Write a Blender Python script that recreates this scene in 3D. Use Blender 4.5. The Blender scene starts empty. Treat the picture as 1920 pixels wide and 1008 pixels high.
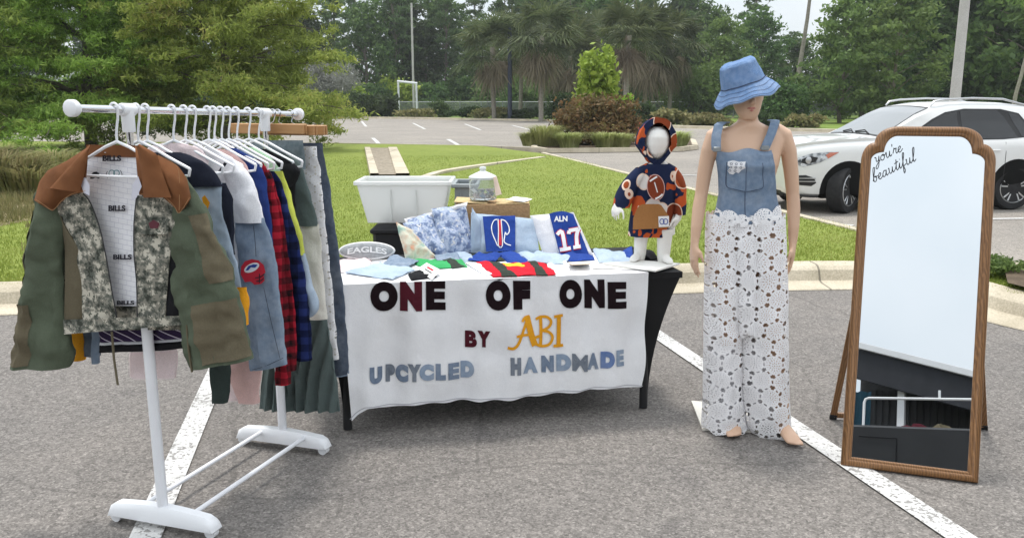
import bpy, bmesh, math, random
import numpy as np
from mathutils import Vector, Matrix, noise
R = math.radians
sc = bpy.context.scene
C = sc.collection

# ------------------------------------------------------------------ camera
F, H, PITCH = 1000.0, 1.57, R(11.7)          # focal length in photo pixels (photo 1200 x 595), eye height, pitch down
cam = bpy.data.cameras.new('camera'); co = bpy.data.objects.new('camera', cam); C.objects.link(co); sc.camera = co
co.location = (0, 0, H); co.rotation_euler = (R(90) - PITCH, 0, 0)
cam.sensor_width = 36; cam.lens = 36 * F / 1200; cam.shift_x = 0; cam.shift_y = 11 / 1200
cam.clip_start = .05; cam.clip_end = 900

# ------------------------------------------------------------------ world: bright overcast
SUN_EL, SUN_AZ = R(74), R(-15)
w = bpy.data.worlds.new("World"); sc.world = w; w.use_nodes = True
wt = w.node_tree; bg = wt.nodes['Background']
sky = wt.nodes.new('ShaderNodeTexSky'); sky.sky_type = 'NISHITA'; sky.sun_disc = False
sky.sun_elevation = SUN_EL; sky.sun_rotation = SUN_AZ; sky.air_density = 1.0; sky.dust_density = 2.0
tc = wt.nodes.new('ShaderNodeTexCoord'); nz = wt.nodes.new('ShaderNodeTexNoise')
nz.inputs['Scale'].default_value = 2.2; nz.inputs['Detail'].default_value = 5
wt.links.new(tc.outputs['Generated'], nz.inputs['Vector'])
rp_ = wt.nodes.new('ShaderNodeValToRGB')
rp_.color_ramp.elements[0].position = .3; rp_.color_ramp.elements[0].color = (7.6, 8.4, 9.0, 1)
rp_.color_ramp.elements[1].position = .7; rp_.color_ramp.elements[1].color = (10.6, 10.8, 11.0, 1)
wt.links.new(nz.outputs['Fac'], rp_.inputs['Fac'])
mx = wt.nodes.new('ShaderNodeMix'); mx.data_type = 'RGBA'; mx.inputs[0].default_value = .86   # cloud cover over the blue
sx_ = wt.nodes.new('ShaderNodeSeparateXYZ'); wt.links.new(tc.outputs['Generated'], sx_.inputs[0])
el_ = wt.nodes.new('ShaderNodeMath'); el_.operation = 'MULTIPLY_ADD'; el_.use_clamp = False; wt.links.new(sx_.outputs[2], el_.inputs[0]); el_.inputs[1].default_value = .62; el_.inputs[2].default_value = .58   # an overcast sky is brighter overhead
mv = wt.nodes.new('ShaderNodeMix'); mv.data_type = 'RGBA'; mv.blend_type = 'MULTIPLY'; mv.inputs[0].default_value = 1
wt.links.new(rp_.outputs[0], mv.inputs[6]); wt.links.new(el_.outputs[0], mv.inputs[7]); wt.links.new(sky.outputs[0], mx.inputs[6]); wt.links.new(mv.outputs[2], mx.inputs[7])
wt.links.new(mx.outputs[2], bg.inputs[0]); bg.inputs[1].default_value = .1
sun = bpy.data.lights.new('sun', 'SUN'); so = bpy.data.objects.new('sun', sun); C.objects.link(so)
sun.energy = 1.5; sun.angle = R(10); sun.color = (1, .96, .9)
so.rotation_euler = (-(R(90) - SUN_EL), 0, R(15)); so.location = (0, 0, 20)
sc.view_settings.view_transform = 'Standard'; sc.view_settings.look = 'None'
sc.view_settings.exposure = 0.75; sc.view_settings.gamma = 1
sc.cycles.max_bounces = 6; sc.cycles.transparent_max_bounces = 24

# ------------------------------------------------------------------ photo helpers (where things stand)
_c, _s = math.cos(PITCH), math.sin(PITCH)
def ray(px, py):
    u, v = (px - 600) / F, (py - 297.5) / F
    return Vector((u, _c - v * _s, -_s - v * _c))
def gp(px, py, z=0.0):
    d = ray(px, py); t = (z - H) / d.z
    return Vector((d.x * t, d.y * t, z))
def rp(px, py, D):
    d = ray(px, py); t = D / d.y
    return Vector((d.x * t, D, H + d.z * t))
def pp(px, py, p0, n):
    d = ray(px, py); o = Vector((0, 0, H)); t = (Vector(p0) - o).dot(n) / d.dot(n)
    return o + d * t

# ------------------------------------------------------------------ object helpers
def thing(name, label, cat, loc=(0, 0, 0), rotz=0.0, group=None):
    o = bpy.data.objects.new(name, None); C.objects.link(o)
    o.location = loc; o.rotation_euler = (0, 0, rotz); o.empty_display_size = .1
    o['label'] = label; o['category'] = cat
    if group: o['group'] = group
    return o
def tag(o, label=None, cat=None, group=None, kind=None):
    if label: o['label'] = label
    if cat: o['category'] = cat
    if group: o['group'] = group
    if kind: o['kind'] = kind
    return o
def rootmat(o):
    m = Matrix.Identity(4)
    while o is not None:
        m = o.matrix_basis @ m; o = o.parent
    return m
class MB:
    """collects vertices and faces (world space) and links them as ONE mesh object"""
    def __init__(s): s.v = []; s.f = []; s.uv = {}; s.mi = []
    def add(s, vs, fs, uvs=None, mi=0):
        b = len(s.v); s.v += [Vector(p) for p in vs]
        for k, f in enumerate(fs):
            if uvs is not None: s.uv[len(s.f)] = [uvs[i] for i in f]
            s.f.append([i + b for i in f]); s.mi.append(mi)
        return s
    def box(s, c, size, rot=None, bev=0.0, mi=0, taper=1.0):
        x, y, z = [q / 2 for q in size]; c = Vector(c)
        if bev > 0:
            vs = []
            for k, (zz, ins) in enumerate(((-z, bev), (-z + bev, 0), (z - bev, 0), (z, bev))):
                X, Y = x - ins, y - ins; b = bev
                if taper != 1: q = 1 + (taper - 1) * (zz + z) / (2 * z); X *= q; Y *= q
                vs += [(-X + b, -Y, zz), (X - b, -Y, zz), (X, -Y + b, zz), (X, Y - b, zz), (X - b, Y, zz), (-X + b, Y, zz), (-X, Y - b, zz), (-X, -Y + b, zz)]
            fs = [list(range(7, -1, -1)), list(range(24, 32))]
            for r in range(3):
                for i in range(8): a, b2 = r * 8 + i, r * 8 + (i + 1) % 8; fs.append([a, b2, b2 + 8, a + 8])
        else:
            vs = [(-x, -y, -z), (x, -y, -z), (x, y, -z), (-x, y, -z)] + [(a * taper, b * taper, z) for a, b in ((-x, -y), (x, -y), (x, y), (-x, y))]
            fs = [[3, 2, 1, 0], [4, 5, 6, 7], [0, 1, 5, 4], [1, 2, 6, 5], [2, 3, 7, 6], [3, 0, 4, 7]]
        M = rot if rot is not None else Matrix.Identity(3)
        return s.add([c + M @ Vector(p) for p in vs], fs, None, mi)
    def tube(s, pts, r, n=10, cap=True, mi=0, closed=False):
        pts = [Vector(p) for p in pts]; m = len(pts); rr = r if isinstance(r, (list, tuple)) else [r] * m
        vs = []; prev = None
        for i, p in enumerate(pts):
            if closed: t = (pts[(i + 1) % m] - pts[i - 1]).normalized()
            else: t = (pts[min(i + 1, m - 1)] - pts[max(i - 1, 0)]).normalized()
            a = prev if prev is not None else (Vector((0, 0, 1)) if abs(t.z) < .9 else Vector((1, 0, 0)))
            a = (a - t * a.dot(t)); a = a.normalized() if a.length > 1e-6 else t.orthogonal().normalized()
            prev = a; b = t.cross(a)
            for k in range(n):
                g = 2 * math.pi * k / n; vs.append(p + (a * math.cos(g) + b * math.sin(g)) * rr[i])
        fs = []
        for i in range(m if closed else m - 1):
            for k in range(n):
                j = (i + 1) % m; fs.append([i * n + k, i * n + (k + 1) % n, j * n + (k + 1) % n, j * n + k])
        if cap and not closed: fs += [list(range(n - 1, -1, -1)), list(range((m - 1) * n, m * n))]
        return s.add(vs, fs, None, mi)
    def lathe(s, c, prof, n=24, axis='Z', mi=0, rot=None):
        c = Vector(c); vs = []; M = rot if rot is not None else Matrix.Identity(3)
        for r, h in prof:
            for k in range(n):
                g = 2 * math.pi * k / n; x, y = r * math.cos(g), r * math.sin(g)
                p = Vector((x, y, h)) if axis == 'Z' else (Vector((x, h, y)) if axis == 'Y' else Vector((h, x, y)))
                vs.append(c + M @ p)
        fs = [[i * n + k, i * n + (k + 1) % n, (i + 1) * n + (k + 1) % n, (i + 1) * n + k] for i in range(len(prof) - 1) for k in range(n)]
        if prof[0][0] > 1e-5: fs.append(list(range(n - 1, -1, -1)))
        if prof[-1][0] > 1e-5: fs.append(list(range((len(prof) - 1) * n, len(prof) * n)))
        return s.add(vs, fs, None, mi)
    def grid(s, fn, nu, nv, uvs=None, mi=0, wrap=False):
        vs = []; uv = []
        for j in range(nv + 1):
            for i in range(nu + (0 if wrap else 1)):
                vs.append(fn(i / nu, j / nv)); uv.append(((i / nu) * (uvs[0] if uvs else 1), (j / nv) * (uvs[1] if uvs else 1)))
        W = nu if wrap else nu + 1
        fs = [[j * W + i, j * W + (i + 1) % W, (j + 1) * W + (i + 1) % W, (j + 1) * W + i] for j in range(nv) for i in range(nu)]
        return s.add(vs, fs, uv, mi)
    def prism(s, poly, z0, z1, mi=0):
        n = len(poly); vs = [(p[0], p[1], z0) for p in poly] + [(p[0], p[1], z1) for p in poly]
        return s.add(vs, [list(range(n - 1, -1, -1)), list(range(n, 2 * n))] + [[i, (i + 1) % n, n + (i + 1) % n, n + i] for i in range(n)], None, mi)
    def build(s, name, mat, parent=None, smooth=True, local=False, sharp=40):
        me = bpy.data.meshes.new(name)
        vs = s.v
        if parent is not None and not local:
            inv = rootmat(parent).inverted(); vs = [inv @ p for p in s.v]
        me.from_pydata([tuple(p) for p in vs], [], s.f)
        for m in (mat if isinstance(mat, (list, tuple)) else [mat]): me.materials.append(m)
        if any(s.mi): me.polygons.foreach_set('material_index', s.mi)
        if s.uv:
            l = me.uv_layers.new(name='UVMap'); k = 0; d = l.data
            for fi, p in enumerate(me.polygons):
                u = s.uv.get(fi)
                for q, li in enumerate(p.loop_indices): d[li].uv = u[q] if u else (0, 0)
        if smooth:
            me.polygons.foreach_set('use_smooth', [True] * len(me.polygons))
            try: me.set_sharp_from_angle(angle=R(sharp))
            except Exception: pass
        me.update()
        o = bpy.data.objects.new(name, me); C.objects.link(o)
        if parent is not None: o.parent = parent
        return o
def raw(name, v, f, mat, parent=None, smooth=False):
    """numpy vertices (world) and faces (equal size) as one mesh"""
    v = np.asarray(v, dtype=np.float32); f = np.asarray(f, dtype=np.int32)
    if parent is not None:
        M = np.array(rootmat(parent).inverted()); v = v @ M[:3, :3].T + M[:3, 3]
    me = bpy.data.meshes.new(name); k = f.shape[1]
    me.vertices.add(len(v)); me.vertices.foreach_set('co', v.astype(np.float32).ravel())
    me.loops.add(f.size); me.loops.foreach_set('vertex_index', f.ravel())
    me.polygons.add(len(f)); me.polygons.foreach_set('loop_start', np.arange(0, f.size, k, dtype=np.int32))
    me.materials.append(mat); me.update(calc_edges=True)
    if smooth: me.polygons.foreach_set('use_smooth', [True] * len(f))
    o = bpy.data.objects.new(name, me); C.objects.link(o)
    if parent is not None: o.parent = parent
    return o
def evaluated(o, name=None):
    """apply the modifiers of o without operators"""
    dg = bpy.context.evaluated_depsgraph_get(); me = bpy.data.meshes.new_from_object(o.evaluated_get(dg))
    o.modifiers.clear(); old = o.data; o.data = me; bpy.data.meshes.remove(old); me.name = o.name
    me.polygons.foreach_set('use_smooth', [True] * len(me.polygons)); return o
def struct(o): o['kind'] = 'structure'; return o

# ------------------------------------------------------------------ materials
class G:
    def __init__(s, name):
        s.m = bpy.data.materials.new(name); s.m.use_nodes = True; s.t = s.m.node_tree
        s.b = s.t.nodes['Principled BSDF']; s.out = s.t.nodes['Material Output']; s._tc = None
    def put(s, sock, v):
        if v is None: return
        if isinstance(v, bpy.types.NodeSocket): s.t.links.new(v, sock)
        else:
            if hasattr(v, '__len__') and len(v) == 3 and sock.type == 'RGBA': v = (*v, 1)
            sock.default_value = v
    def n(s, typ, ins=None, **kw):
        nd = s.t.nodes.new('ShaderNode' + typ)
        for k, v in kw.items(): setattr(nd, k, v)
        for k, v in (ins or {}).items(): s.put(nd.inputs[k], v)
        return nd
    def co(s, which='Object'):
        if s._tc is None: s._tc = s.n('TexCoord')
        return s._tc.outputs[which]
    def math(s, op, a, b=None, c=None, clamp=False):
        nd = s.n('Math', operation=op, use_clamp=clamp); s.put(nd.inputs[0], a); s.put(nd.inputs[1], b); s.put(nd.inputs[2], c); return nd.outputs[0]
    def mix(s, f, a, b, mode='MIX'):
        nd = s.n('Mix', data_type='RGBA', blend_type=mode); s.put(nd.inputs[0], f); s.put(nd.inputs[6], a); s.put(nd.inputs[7], b); return nd.outputs[2]
    def noise(s, scale, detail=3, vec=None, rough=.5, col=False):
        nd = s.n('TexNoise', {'Scale': scale, 'Detail': detail, 'Roughness': rough}); s.put(nd.inputs['Vector'], vec if vec is not None else s.co())
        return nd.outputs['Color' if col else 'Fac']
    def vor(s, scale, vec=None, feature='F1', out='Distance', rnd=1.0):
        nd = s.n('TexVoronoi', {'Scale': scale, 'Randomness': rnd}, feature=feature); s.put(nd.inputs['Vector'], vec if vec is not None else s.co()); return nd.outputs[out]
    def ramp(s, f, stops, const=False):
        nd = s.n('ValToRGB'); s.put(nd.inputs[0], f); r = nd.color_ramp
        if const: r.interpolation = 'CONSTANT'
        while len(r.elements) < len(stops): r.elements.new(.5)
        for e, (p, c) in zip(r.elements, stops): e.position = p; e.color = (*c, 1) if len(c) == 3 else c
        return nd.outputs[0]
    def sep(s, vec):
        nd = s.n('SeparateXYZ'); s.put(nd.inputs[0], vec); return nd.outputs
    def comb(s, x, y, z=0.0):
        nd = s.n('CombineXYZ'); s.put(nd.inputs[0], x); s.put(nd.inputs[1], y); s.put(nd.inputs[2], z); return nd.outputs[0]
    def mapping(s, vec, scale=(1, 1, 1), rot=(0, 0, 0), loc=(0, 0, 0)):
        nd = s.n('Mapping', {'Scale': scale, 'Rotation': rot, 'Location': loc}); s.put(nd.inputs['Vector'], vec); return nd.outputs[0]
    def bump(s, h, strength=.3, dist=.01):
        nd = s.n('Bump', {'Strength': strength, 'Distance': dist, 'Height': h}); s.put(s.b.inputs['Normal'], nd.outputs[0]); return nd
    def fin(s, col=None, rough=None, spec=None, metal=None):
        s.put(s.b.inputs['Base Color'], col); s.put(s.b.inputs['Roughness'], rough)
        s.put(s.b.inputs['Specular IOR Level'], spec); s.put(s.b.inputs['Metallic'], metal); return s.m
def mat(name, col, rough=.7, spec=.3, metal=0.0, var=.12, vs=6, bump=0.0, bs=60, fine=0.0):
    g = G(name); n = g.noise(vs, 4)
    lo = tuple(c * (1 - var) for c in col); hi = tuple(min(1, c * (1 + var)) for c in col)
    c = g.ramp(n, [(.3, lo), (.7, hi)])
    if fine: c = g.mix(fine, c, g.ramp(g.noise(bs * 4, 2), [(.3, tuple(q * .5 for q in col)), (.7, tuple(min(1, q * 1.4) for q in col))]))
    if bump: g.bump(g.noise(bs, 3), bump, .01)
    return g.fin(c, rough, spec, metal)
def cloth(name, col, var=.12, weave=900, rough=.92, wr=.5):
    g = G(name); c = g.ramp(g.noise(5, 4), [(.3, tuple(q * (1 - var) for q in col)), (.7, tuple(min(1, q * (1 + var)) for q in col))])
    c = g.mix(.25, c, g.ramp(g.noise(260, 2), [(.35, tuple(q * .65 for q in col)), (.65, tuple(min(1, q * 1.25) for q in col))]))
    g.bump(g.math('ADD', g.math('ADD', g.noise(11, 4), g.math('MULTIPLY', g.noise(30, 3, g.mapping(g.co(), (1, 1, .35), (.3, .2, 0))), .5)), g.math('MULTIPLY', g.noise(weave, 1), .10)), wr, .025)
    return g.fin(c, rough, .15)
def denim(name, col, fade=.5, dark=.5):
    g = G(name); col = Vector(col)
    f = g.noise(7, 5); m = g.noise(45, 4); x = g.sep(g.co())
    tw = g.n('TexWave', {'Scale': 220, 'Distortion': 2.0, 'Detail': 2.0}, bands_direction='DIAGONAL'); g.put(tw.inputs['Vector'], g.co())
    pale = tuple(min(.8, q + (.75 - q) * fade * .55) for q in col); dk = tuple(q * (1 - dark * .5) for q in col)
    c = g.ramp(f, [(.3, dk), (.5, tuple(col)), (.75, pale)])
    c = g.mix(.35, c, g.ramp(m, [(.35, dk), (.65, pale)]))
    c = g.mix(.18, c, g.ramp(tw.outputs['Fac'], [(.2, dk), (.8, pale)]))
    g.bump(g.math('ADD', g.math('ADD', g.noise(12, 4), g.math('MULTIPLY', g.noise(34, 3, g.mapping(g.co(), (1, 1, .35))), .5)), g.math('MULTIPLY', tw.outputs['Fac'], .05)), .5, .022)
    return g.fin(c, .9, .15)
def weathered(name, c1, c2, scale=3, grain=120, bump=.2, joint=0):
    g = G(name); c = g.ramp(g.noise(scale, 6), [(.3, c1), (.7, c2)])
    c = g.mix(.35, c, g.ramp(g.noise(grain, 3), [(.3, tuple(q * .55 for q in c1)), (.7, tuple(min(1, q * 1.25) for q in c2))]))
    if joint:
        jx = g.math('LESS_THAN', g.math('FRACT', g.math('MULTIPLY', g.math('ADD', g.sep(g.co())[0], .35), 1 / joint)), .006); c = g.mix(g.math('MULTIPLY', jx, .7), c, (.10, .09, .075))
        c = g.mix(.6, c, g.ramp(g.noise(1.1, 6), [(.32, (.62, .60, .56)), (.5, (1, 1, 1))]), 'MULTIPLY')
    g.bump(g.noise(grain, 3), bump, .01)
    return g.fin(c, .9, .2)

M = {}
# asphalt: pale worn aggregate
def asphalt(name, base, k=1.0):
    g = G(name); p = g.co()
    big = g.noise(.35, 5); mid = g.noise(2.2, 5); 
    v = g.vor(140, p, out='Color'); vx = g.sep(v)[0]
    v2 = g.sep(g.vor(62, p, out='Color'))[1]
    fine = g.noise(150, 2)
    b = Vector(base)
    c = g.ramp(vx, [(.0, tuple(b * .5)), (.35, tuple(b * .85)), (.7, tuple(b * 1.12)), (.93, tuple(b * 1.5)), (1.0, tuple(b * 2.0))])
    c = g.mix(.35, c, g.ramp(v2, [(0, tuple(b * .5)), (.6, tuple(b)), (1, tuple(b * 1.7))]))
    c = g.mix(1.0, c, g.ramp(big, [(.3, (.88, .88, .89)), (.7, (1.1, 1.09, 1.08))]), 'MULTIPLY')
    c = g.mix(1.0, c, g.ramp(mid, [(.24, (.74, .74, .76)), (.36, (.97, .97, .97)), (.75, (1.06, 1.05, 1.04))]), 'MULTIPLY')
    st = g.ramp(g.noise(.9, 3), [(.22, (.62, .62, .64)), (.33, (1, 1, 1))]); c = g.mix(.6, c, st, 'MULTIPLY')
    # hairline cracks
    ck = g.vor(.55, g.mix(.12, p, g.noise(3, 4, col=True)), feature='DISTANCE_TO_EDGE'); km = g.math('LESS_THAN', ck, .004)
    c = g.mix(g.math('MULTIPLY', km, .35), c, tuple(b * .45))
    g.bump(g.math('ADD', g.math('MULTIPLY', g.vor(95, p), .6), fine), .55, .006)
    return g.fin(c, .88, .25)
M['asphalt'] = asphalt('asphalt', (.192, .178, .165))
M['lot'] = asphalt('asphalt_far', (.28, .257, .228))
def paint(name):
    g = G(name); p = g.co()
    b = (.17, .16, .15)
    n = g.noise(60, 3); n2 = g.noise(4, 4)
    wear = g.math('ADD', g.math('MULTIPLY', n, .75), g.math('MULTIPLY', n2, .35))
    m = g.math('GREATER_THAN', wear, .615)
    c = g.ramp(g.noise(9, 4), [(.3, (.55, .54, .52)), (.7, (.7, .69, .67))])
    c = g.mix(.3, c, g.ramp(g.vor(95, p), [(0, (.8, .8, .78)), (.8, (.4, .4, .4))]))
    c = g.mix(g.math('MULTIPLY', m, .75), c, b); g.bump(g.noise(120, 2), .4, .004)
    return g.fin(c, .85, .25)
M['paint'] = paint('road_paint')
M['kerb'] = weathered('concrete_kerb', (.44, .385, .285), (.63, .565, .45), 2.5, 70, .2, 3.05)
M['gutter'] = weathered('concrete_gutter', (.34, .31, .26), (.52, .48, .41), 2.0, 70)
def lawn_mat():
    g = G('lawn_turf'); p = g.co(); a = g.noise(.35, 5); b = g.noise(5, 4); f = g.noise(70, 2, g.mapping(p, (1, .4, 1)))
    c = g.ramp(a, [(.25, (.15, .20, .035)), (.5, (.22, .28, .05)), (.75, (.31, .35, .09))])
    c = g.mix(.4, c, g.ramp(b, [(.3, (.11, .16, .025)), (.7, (.30, .34, .08))]))
    c = g.mix(.45, c, g.ramp(f, [(.3, (.08, .12, .02)), (.7, (.34, .39, .10))]))
    g.bump(f, .8, .03); return g.fin(c, .9, .15)
M['lawn'] = lawn_mat()
def leafmat(name, cols, rough=.6, scale=.6, trans=.3, gain=1.45):
    cols = [tuple(min(.8, q * gain) for q in c) for c in cols]
    """leaf colour varies from clump to clump and from leaf to leaf"""
    g = G(name); oi = g.n('ObjectInfo')
    geo = g.n('NewGeometry'); rnd = geo.outputs['Random Per Island']
    n = g.math('ADD', g.math('MULTIPLY', g.noise(scale, 3), .75), g.math('MULTIPLY', rnd, .35))
    k = len(cols); c = g.ramp(n, [(.25 + .6 * i / max(1, k - 1), q) for i, q in enumerate(cols)])
    hs = g.n('HueSaturation', {'Hue': g.math('ADD', .488, g.math('MULTIPLY', oi.outputs['Random'], .024)), 'Saturation': 1.0, 'Value': g.math('ADD', .85, g.math('MULTIPLY', oi.outputs['Random'], .3)), 'Color': c})
    g.fin(hs.outputs[0], rough, .2)
    tr = g.n('BsdfTranslucent', {'Color': hs.outputs[0]}); mxs = g.n('MixShader', {0: trans, 1: g.b.outputs[0], 2: tr.outputs[0]})
    g.t.links.new(mxs.outputs[0], g.out.inputs['Surface']); return g.m
M['bark'] = weathered('bark', (.10, .085, .065), (.22, .19, .15), 6, 30, .6)
M['bark_pale'] = weathered('bark_pale', (.2, .18, .15), (.36, .33, .28), 6, 30, .6)
M['white_metal'] = mat('white_painted_metal', (.80, .81, .84), .35, .45, var=.04)
M['white_plastic'] = mat('white_plastic', (.82, .83, .85), .4, .4, var=.03)
M['chrome'] = mat('chrome', (.72, .72, .74), .14, .5, 1.0, var=.05)
M['black_plastic'] = mat('black_plastic', (.018, .018, .02), .5, .35)
M['rubber'] = mat('rubber', (.025, .025, .026), .85, .2, var=.25, vs=20)

# ------------------------------------------------------------------ lettering
_tc = {}
def text2d(body, bold=0.0, res=6, fine=.03, shear=0.0):
    """2D mesh of a text, height about 1; returns verts [(x,y)], faces"""
    key = (body, bold, fine, shear)
    if key in _tc: return _tc[key]
    cu = bpy.data.curves.new('lettering', 'FONT'); cu.body = body; cu.size = 1.37; cu.offset = bold; cu.resolution_u = res; cu.shear = shear
    o = bpy.data.objects.new('lettering', cu); C.objects.link(o)
    dg = bpy.context.evaluated_depsgraph_get(); me = bpy.data.meshes.new_from_object(o.evaluated_get(dg))
    bpy.data.objects.remove(o); bpy.data.curves.remove(cu)
    bm = bmesh.new(); bm.from_mesh(me); bpy.data.meshes.remove(me)
    for _ in range(5):
        e = [e for e in bm.edges if e.calc_length() > fine * 3]
        if not e: break
        bmesh.ops.subdivide_edges(bm, edges=e, cuts=1); bmesh.ops.triangulate(bm, faces=[f for f in bm.faces if len(f.verts) > 3])
    bm.verts.index_update(); vs = [(v.co.x, v.co.y) for v in bm.verts]; fs = [[v.index for v in f.verts] for f in bm.faces]; bm.free()
    _tc[key] = (vs, fs); return _tc[key]
def letters(mb, body, fn, x0, y0, x1, y1, bold=0.0, mi=0, fine=.08, shear=0.0):
    """fit a text into the box and lay it on the surface fn(u, v) -> point"""
    vs, fs = text2d(body, bold, fine=fine, shear=shear); xs = [v[0] for v in vs]; ys = [v[1] for v in vs]
    a, b, c, d = min(xs), max(xs), min(ys), max(ys)
    mb.add([fn(x0 + (x - a) / (b - a) * (x1 - x0), y0 + (y - c) / (d - c) * (y1 - y0)) for x, y in vs], fs, None, mi)
def ribbon(mb, pts, fn, wd, mi=0, sub=3, lift=0.0):
    """a flat stroke through 2D points laid on fn(u, v, lift)"""
    P = [Vector((p[0], p[1])) for p in pts]; Q = []
    for i in range(len(P) - 1):
        p0, p1, p2, p3 = P[max(i - 1, 0)], P[i], P[i + 1], P[min(i + 2, len(P) - 1)]
        for k in range(sub):
            t = k / sub; Q.append(.5 * ((2 * p1) + (p2 - p0) * t + (2 * p0 - 5 * p1 + 4 * p2 - p3) * t * t + (3 * p1 - p0 - 3 * p2 + p3) * t ** 3))
    Q.append(P[-1]); vs = []
    for i, q in enumerate(Q):
        t = Q[min(i + 1, len(Q) - 1)] - Q[max(i - 1, 0)]
        t = t.normalized() if t.length > 1e-9 else Vector((1, 0)); nn = Vector((-t.y, t.x)); ww = wd if not callable(wd) else wd(i / (len(Q) - 1))
        for sgn in (-1, 1): p = q + nn * sgn * ww / 2; vs.append(fn(p.x, p.y, lift))
    mb.add(vs, [[2 * i, 2 * i + 1, 2 * i + 3, 2 * i + 2] for i in range(len(Q) - 1)], None, mi)
def fillpoly(mb, pts, fn, lift=0.0, mi=0, fine=.02):
    """a filled 2D outline laid on fn(u, v, lift)"""
    bm = bmesh.new(); vv = [bm.verts.new((p[0], p[1], 0)) for p in pts]; bm.faces.new(vv); bmesh.ops.triangulate(bm, faces=bm.faces[:])
    for _ in range(4):
        e = [e for e in bm.edges if e.calc_length() > fine]
        if not e: break
        bmesh.ops.subdivide_edges(bm, edges=e, cuts=1); bmesh.ops.triangulate(bm, faces=[f for f in bm.faces if len(f.verts) > 3])
    bm.verts.index_update(); mb.add([fn(v.co.x, v.co.y, lift) for v in bm.verts], [[v.index for v in f.verts] for f in bm.faces], None, mi); bm.free()
def ell(cx, cy, rx, ry, n=28, rot=0.0):
    return [(cx + rx * math.cos(a) * math.cos(rot) - ry * math.sin(a) * math.sin(rot), cy + rx * math.cos(a) * math.sin(rot) + ry * math.sin(a) * math.cos(rot)) for a in [2 * math.pi * k / n for k in range(n)]]

# ================================================================== THE SETTING
def sheet(name, poly, z, m, cell=None):
    bm = bmesh.new(); bm.faces.new([bm.verts.new((p[0], p[1], z)) for p in poly]); bmesh.ops.triangulate(bm, faces=bm.faces[:])
    me = bpy.data.meshes.new(name); bm.to_mesh(me); bm.free(); me.materials.append(m)
    if me.polygons[0].normal.z < 0: me.flip_normals()
    o = bpy.data.objects.new(name, me); C.objects.link(o); return struct(o)
def xy(px, py, z=0.0): p = gp(px, py, z); return (p.x, p.y)
sheet('ground', [(-400, -120), (400, -120), (400, 500), (-400, 500)], 0, M['asphalt'])
k0, k1 = Vector((-1.49, 6.94)), Vector((3.09, 7.6)); kd = (k1 - k0).normalized()
near = [tuple(k0 - kd * 40), tuple(k0 - kd * 8), tuple(k0), tuple(k0 + kd * 3), (3.05, 7.52), (3.42, 7.40), (3.62, 7.05), (3.72, 6.52), (3.82, 6.12), (4.1, 5.7), (4.7, 5.35), (9, 4.3), (40, -3)]
far_right = [xy(640, 150, .15), xy(820, 193, .15), xy(1000, 236, .15), xy(1165, 276, .15), (5.4, 7.0), (9.4, 5.6), (41, -1)]
lot_edge = [(-60, 35.0), xy(0, 141), xy(230, 142.5), xy(400, 143.5), xy(560, 146.5), xy(640, 150)]
lawn_poly = near[:] + far_right[::-1] + lot_edge[::-1][1:]
far_edge = [(-160, 122), (-60, 100), (-18, 83.2), (-8, 78), (2.7, 69), (7, 58), (10.15, 51.5), (17.1, 44.4), (30, 36), (90, 22)]
sheet('parking_lot', lot_edge + far_right[1:] + [(90, -3)] + far_edge[::-1], .004, M['lot'])
g = G('far_field'); M['field'] = g.fin(g.ramp(g.noise(.12, 4), [(.3, (.11, .17, .035)), (.7, (.2, .27, .06))]), .9, .1)
sheet('grass_field', far_edge + [(400, 100), (400, 480), (-390, 480), (-390, 122)], .05, M['field'])
# lawn as a gently uneven sheet
def inside(poly, x, y):
    c = False; n = len(poly)
    for i in range(n):
        (x1, y1), (x2, y2) = poly[i], poly[i - 1]
        if (y1 > y) != (y2 > y) and x < (x2 - x1) * (y - y1) / (y2 - y1) + x1: c = not c
    return c
def lz(x, y): return .128 + .035 * noise.noise(Vector((x * .25, y * .25, 0))) * min(1, max(0, (y - 7) / 6))
bm = bmesh.new(); bm.faces.new([bm.verts.new((p[0], p[1], 0)) for p in lawn_poly]); bmesh.ops.triangulate(bm, faces=bm.faces[:])
for k in range(6):
    e = [e for e in bm.edges if e.calc_length() > 1.6]
    bmesh.ops.subdivide_edges(bm, edges=e, cuts=1); bmesh.ops.triangulate(bm, faces=[f for f in bm.faces if len(f.verts) > 3])
for v in bm.verts: v.co.z = lz(v.co.x, v.co.y)
me = bpy.data.meshes.new('lawn'); bm.to_mesh(me); bm.free(); me.materials.append(M['lawn'])
if sum(p.normal.z for p in me.polygons) < 0: me.flip_normals()
lawn = bpy.data.objects.new('lawn', me); C.objects.link(lawn); struct(lawn)
# kerbs
def kerb(name, path, prof, m, kind='structure'):
    P = [Vector((p[0], p[1])) for p in path]; vs = []; n = len(prof); mb = MB()
    for i, p in enumerate(P):
        t = (P[min(i + 1, len(P) - 1)] - P[max(i - 1, 0)]).normalized(); nn = Vector((-t.y, t.x))
        for o_, z in prof: q = p + nn * o_; vs.append((q.x, q.y, z))
    mb.add(vs, [[i * n + k, i * n + k + 1, (i + 1) * n + k + 1, (i + 1) * n + k] for i in range(len(P) - 1) for k in range(n - 1)])
    o = mb.build(name, m, sharp=30); o['kind'] = kind; return o
def dense(path, step=.5):
    out = []
    for a, b in zip(path[:-1], path[1:]):
        a, b = Vector(a[:2]), Vector(b[:2]); k = max(1, int((b - a).length / step))
        out += [a.lerp(b, i / k) for i in range(k)]
    return out + [Vector(path[-1][:2])]
def smooth2(path, it=2):
    for _ in range(it):
        q = [path[0]]
        for a, b in zip(path[:-1], path[1:]):
            a, b = Vector(a[:2]), Vector(b[:2]); q += [a.lerp(b, .25), a.lerp(b, .75)]
        path = q + [path[-1]]
    return path
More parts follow.
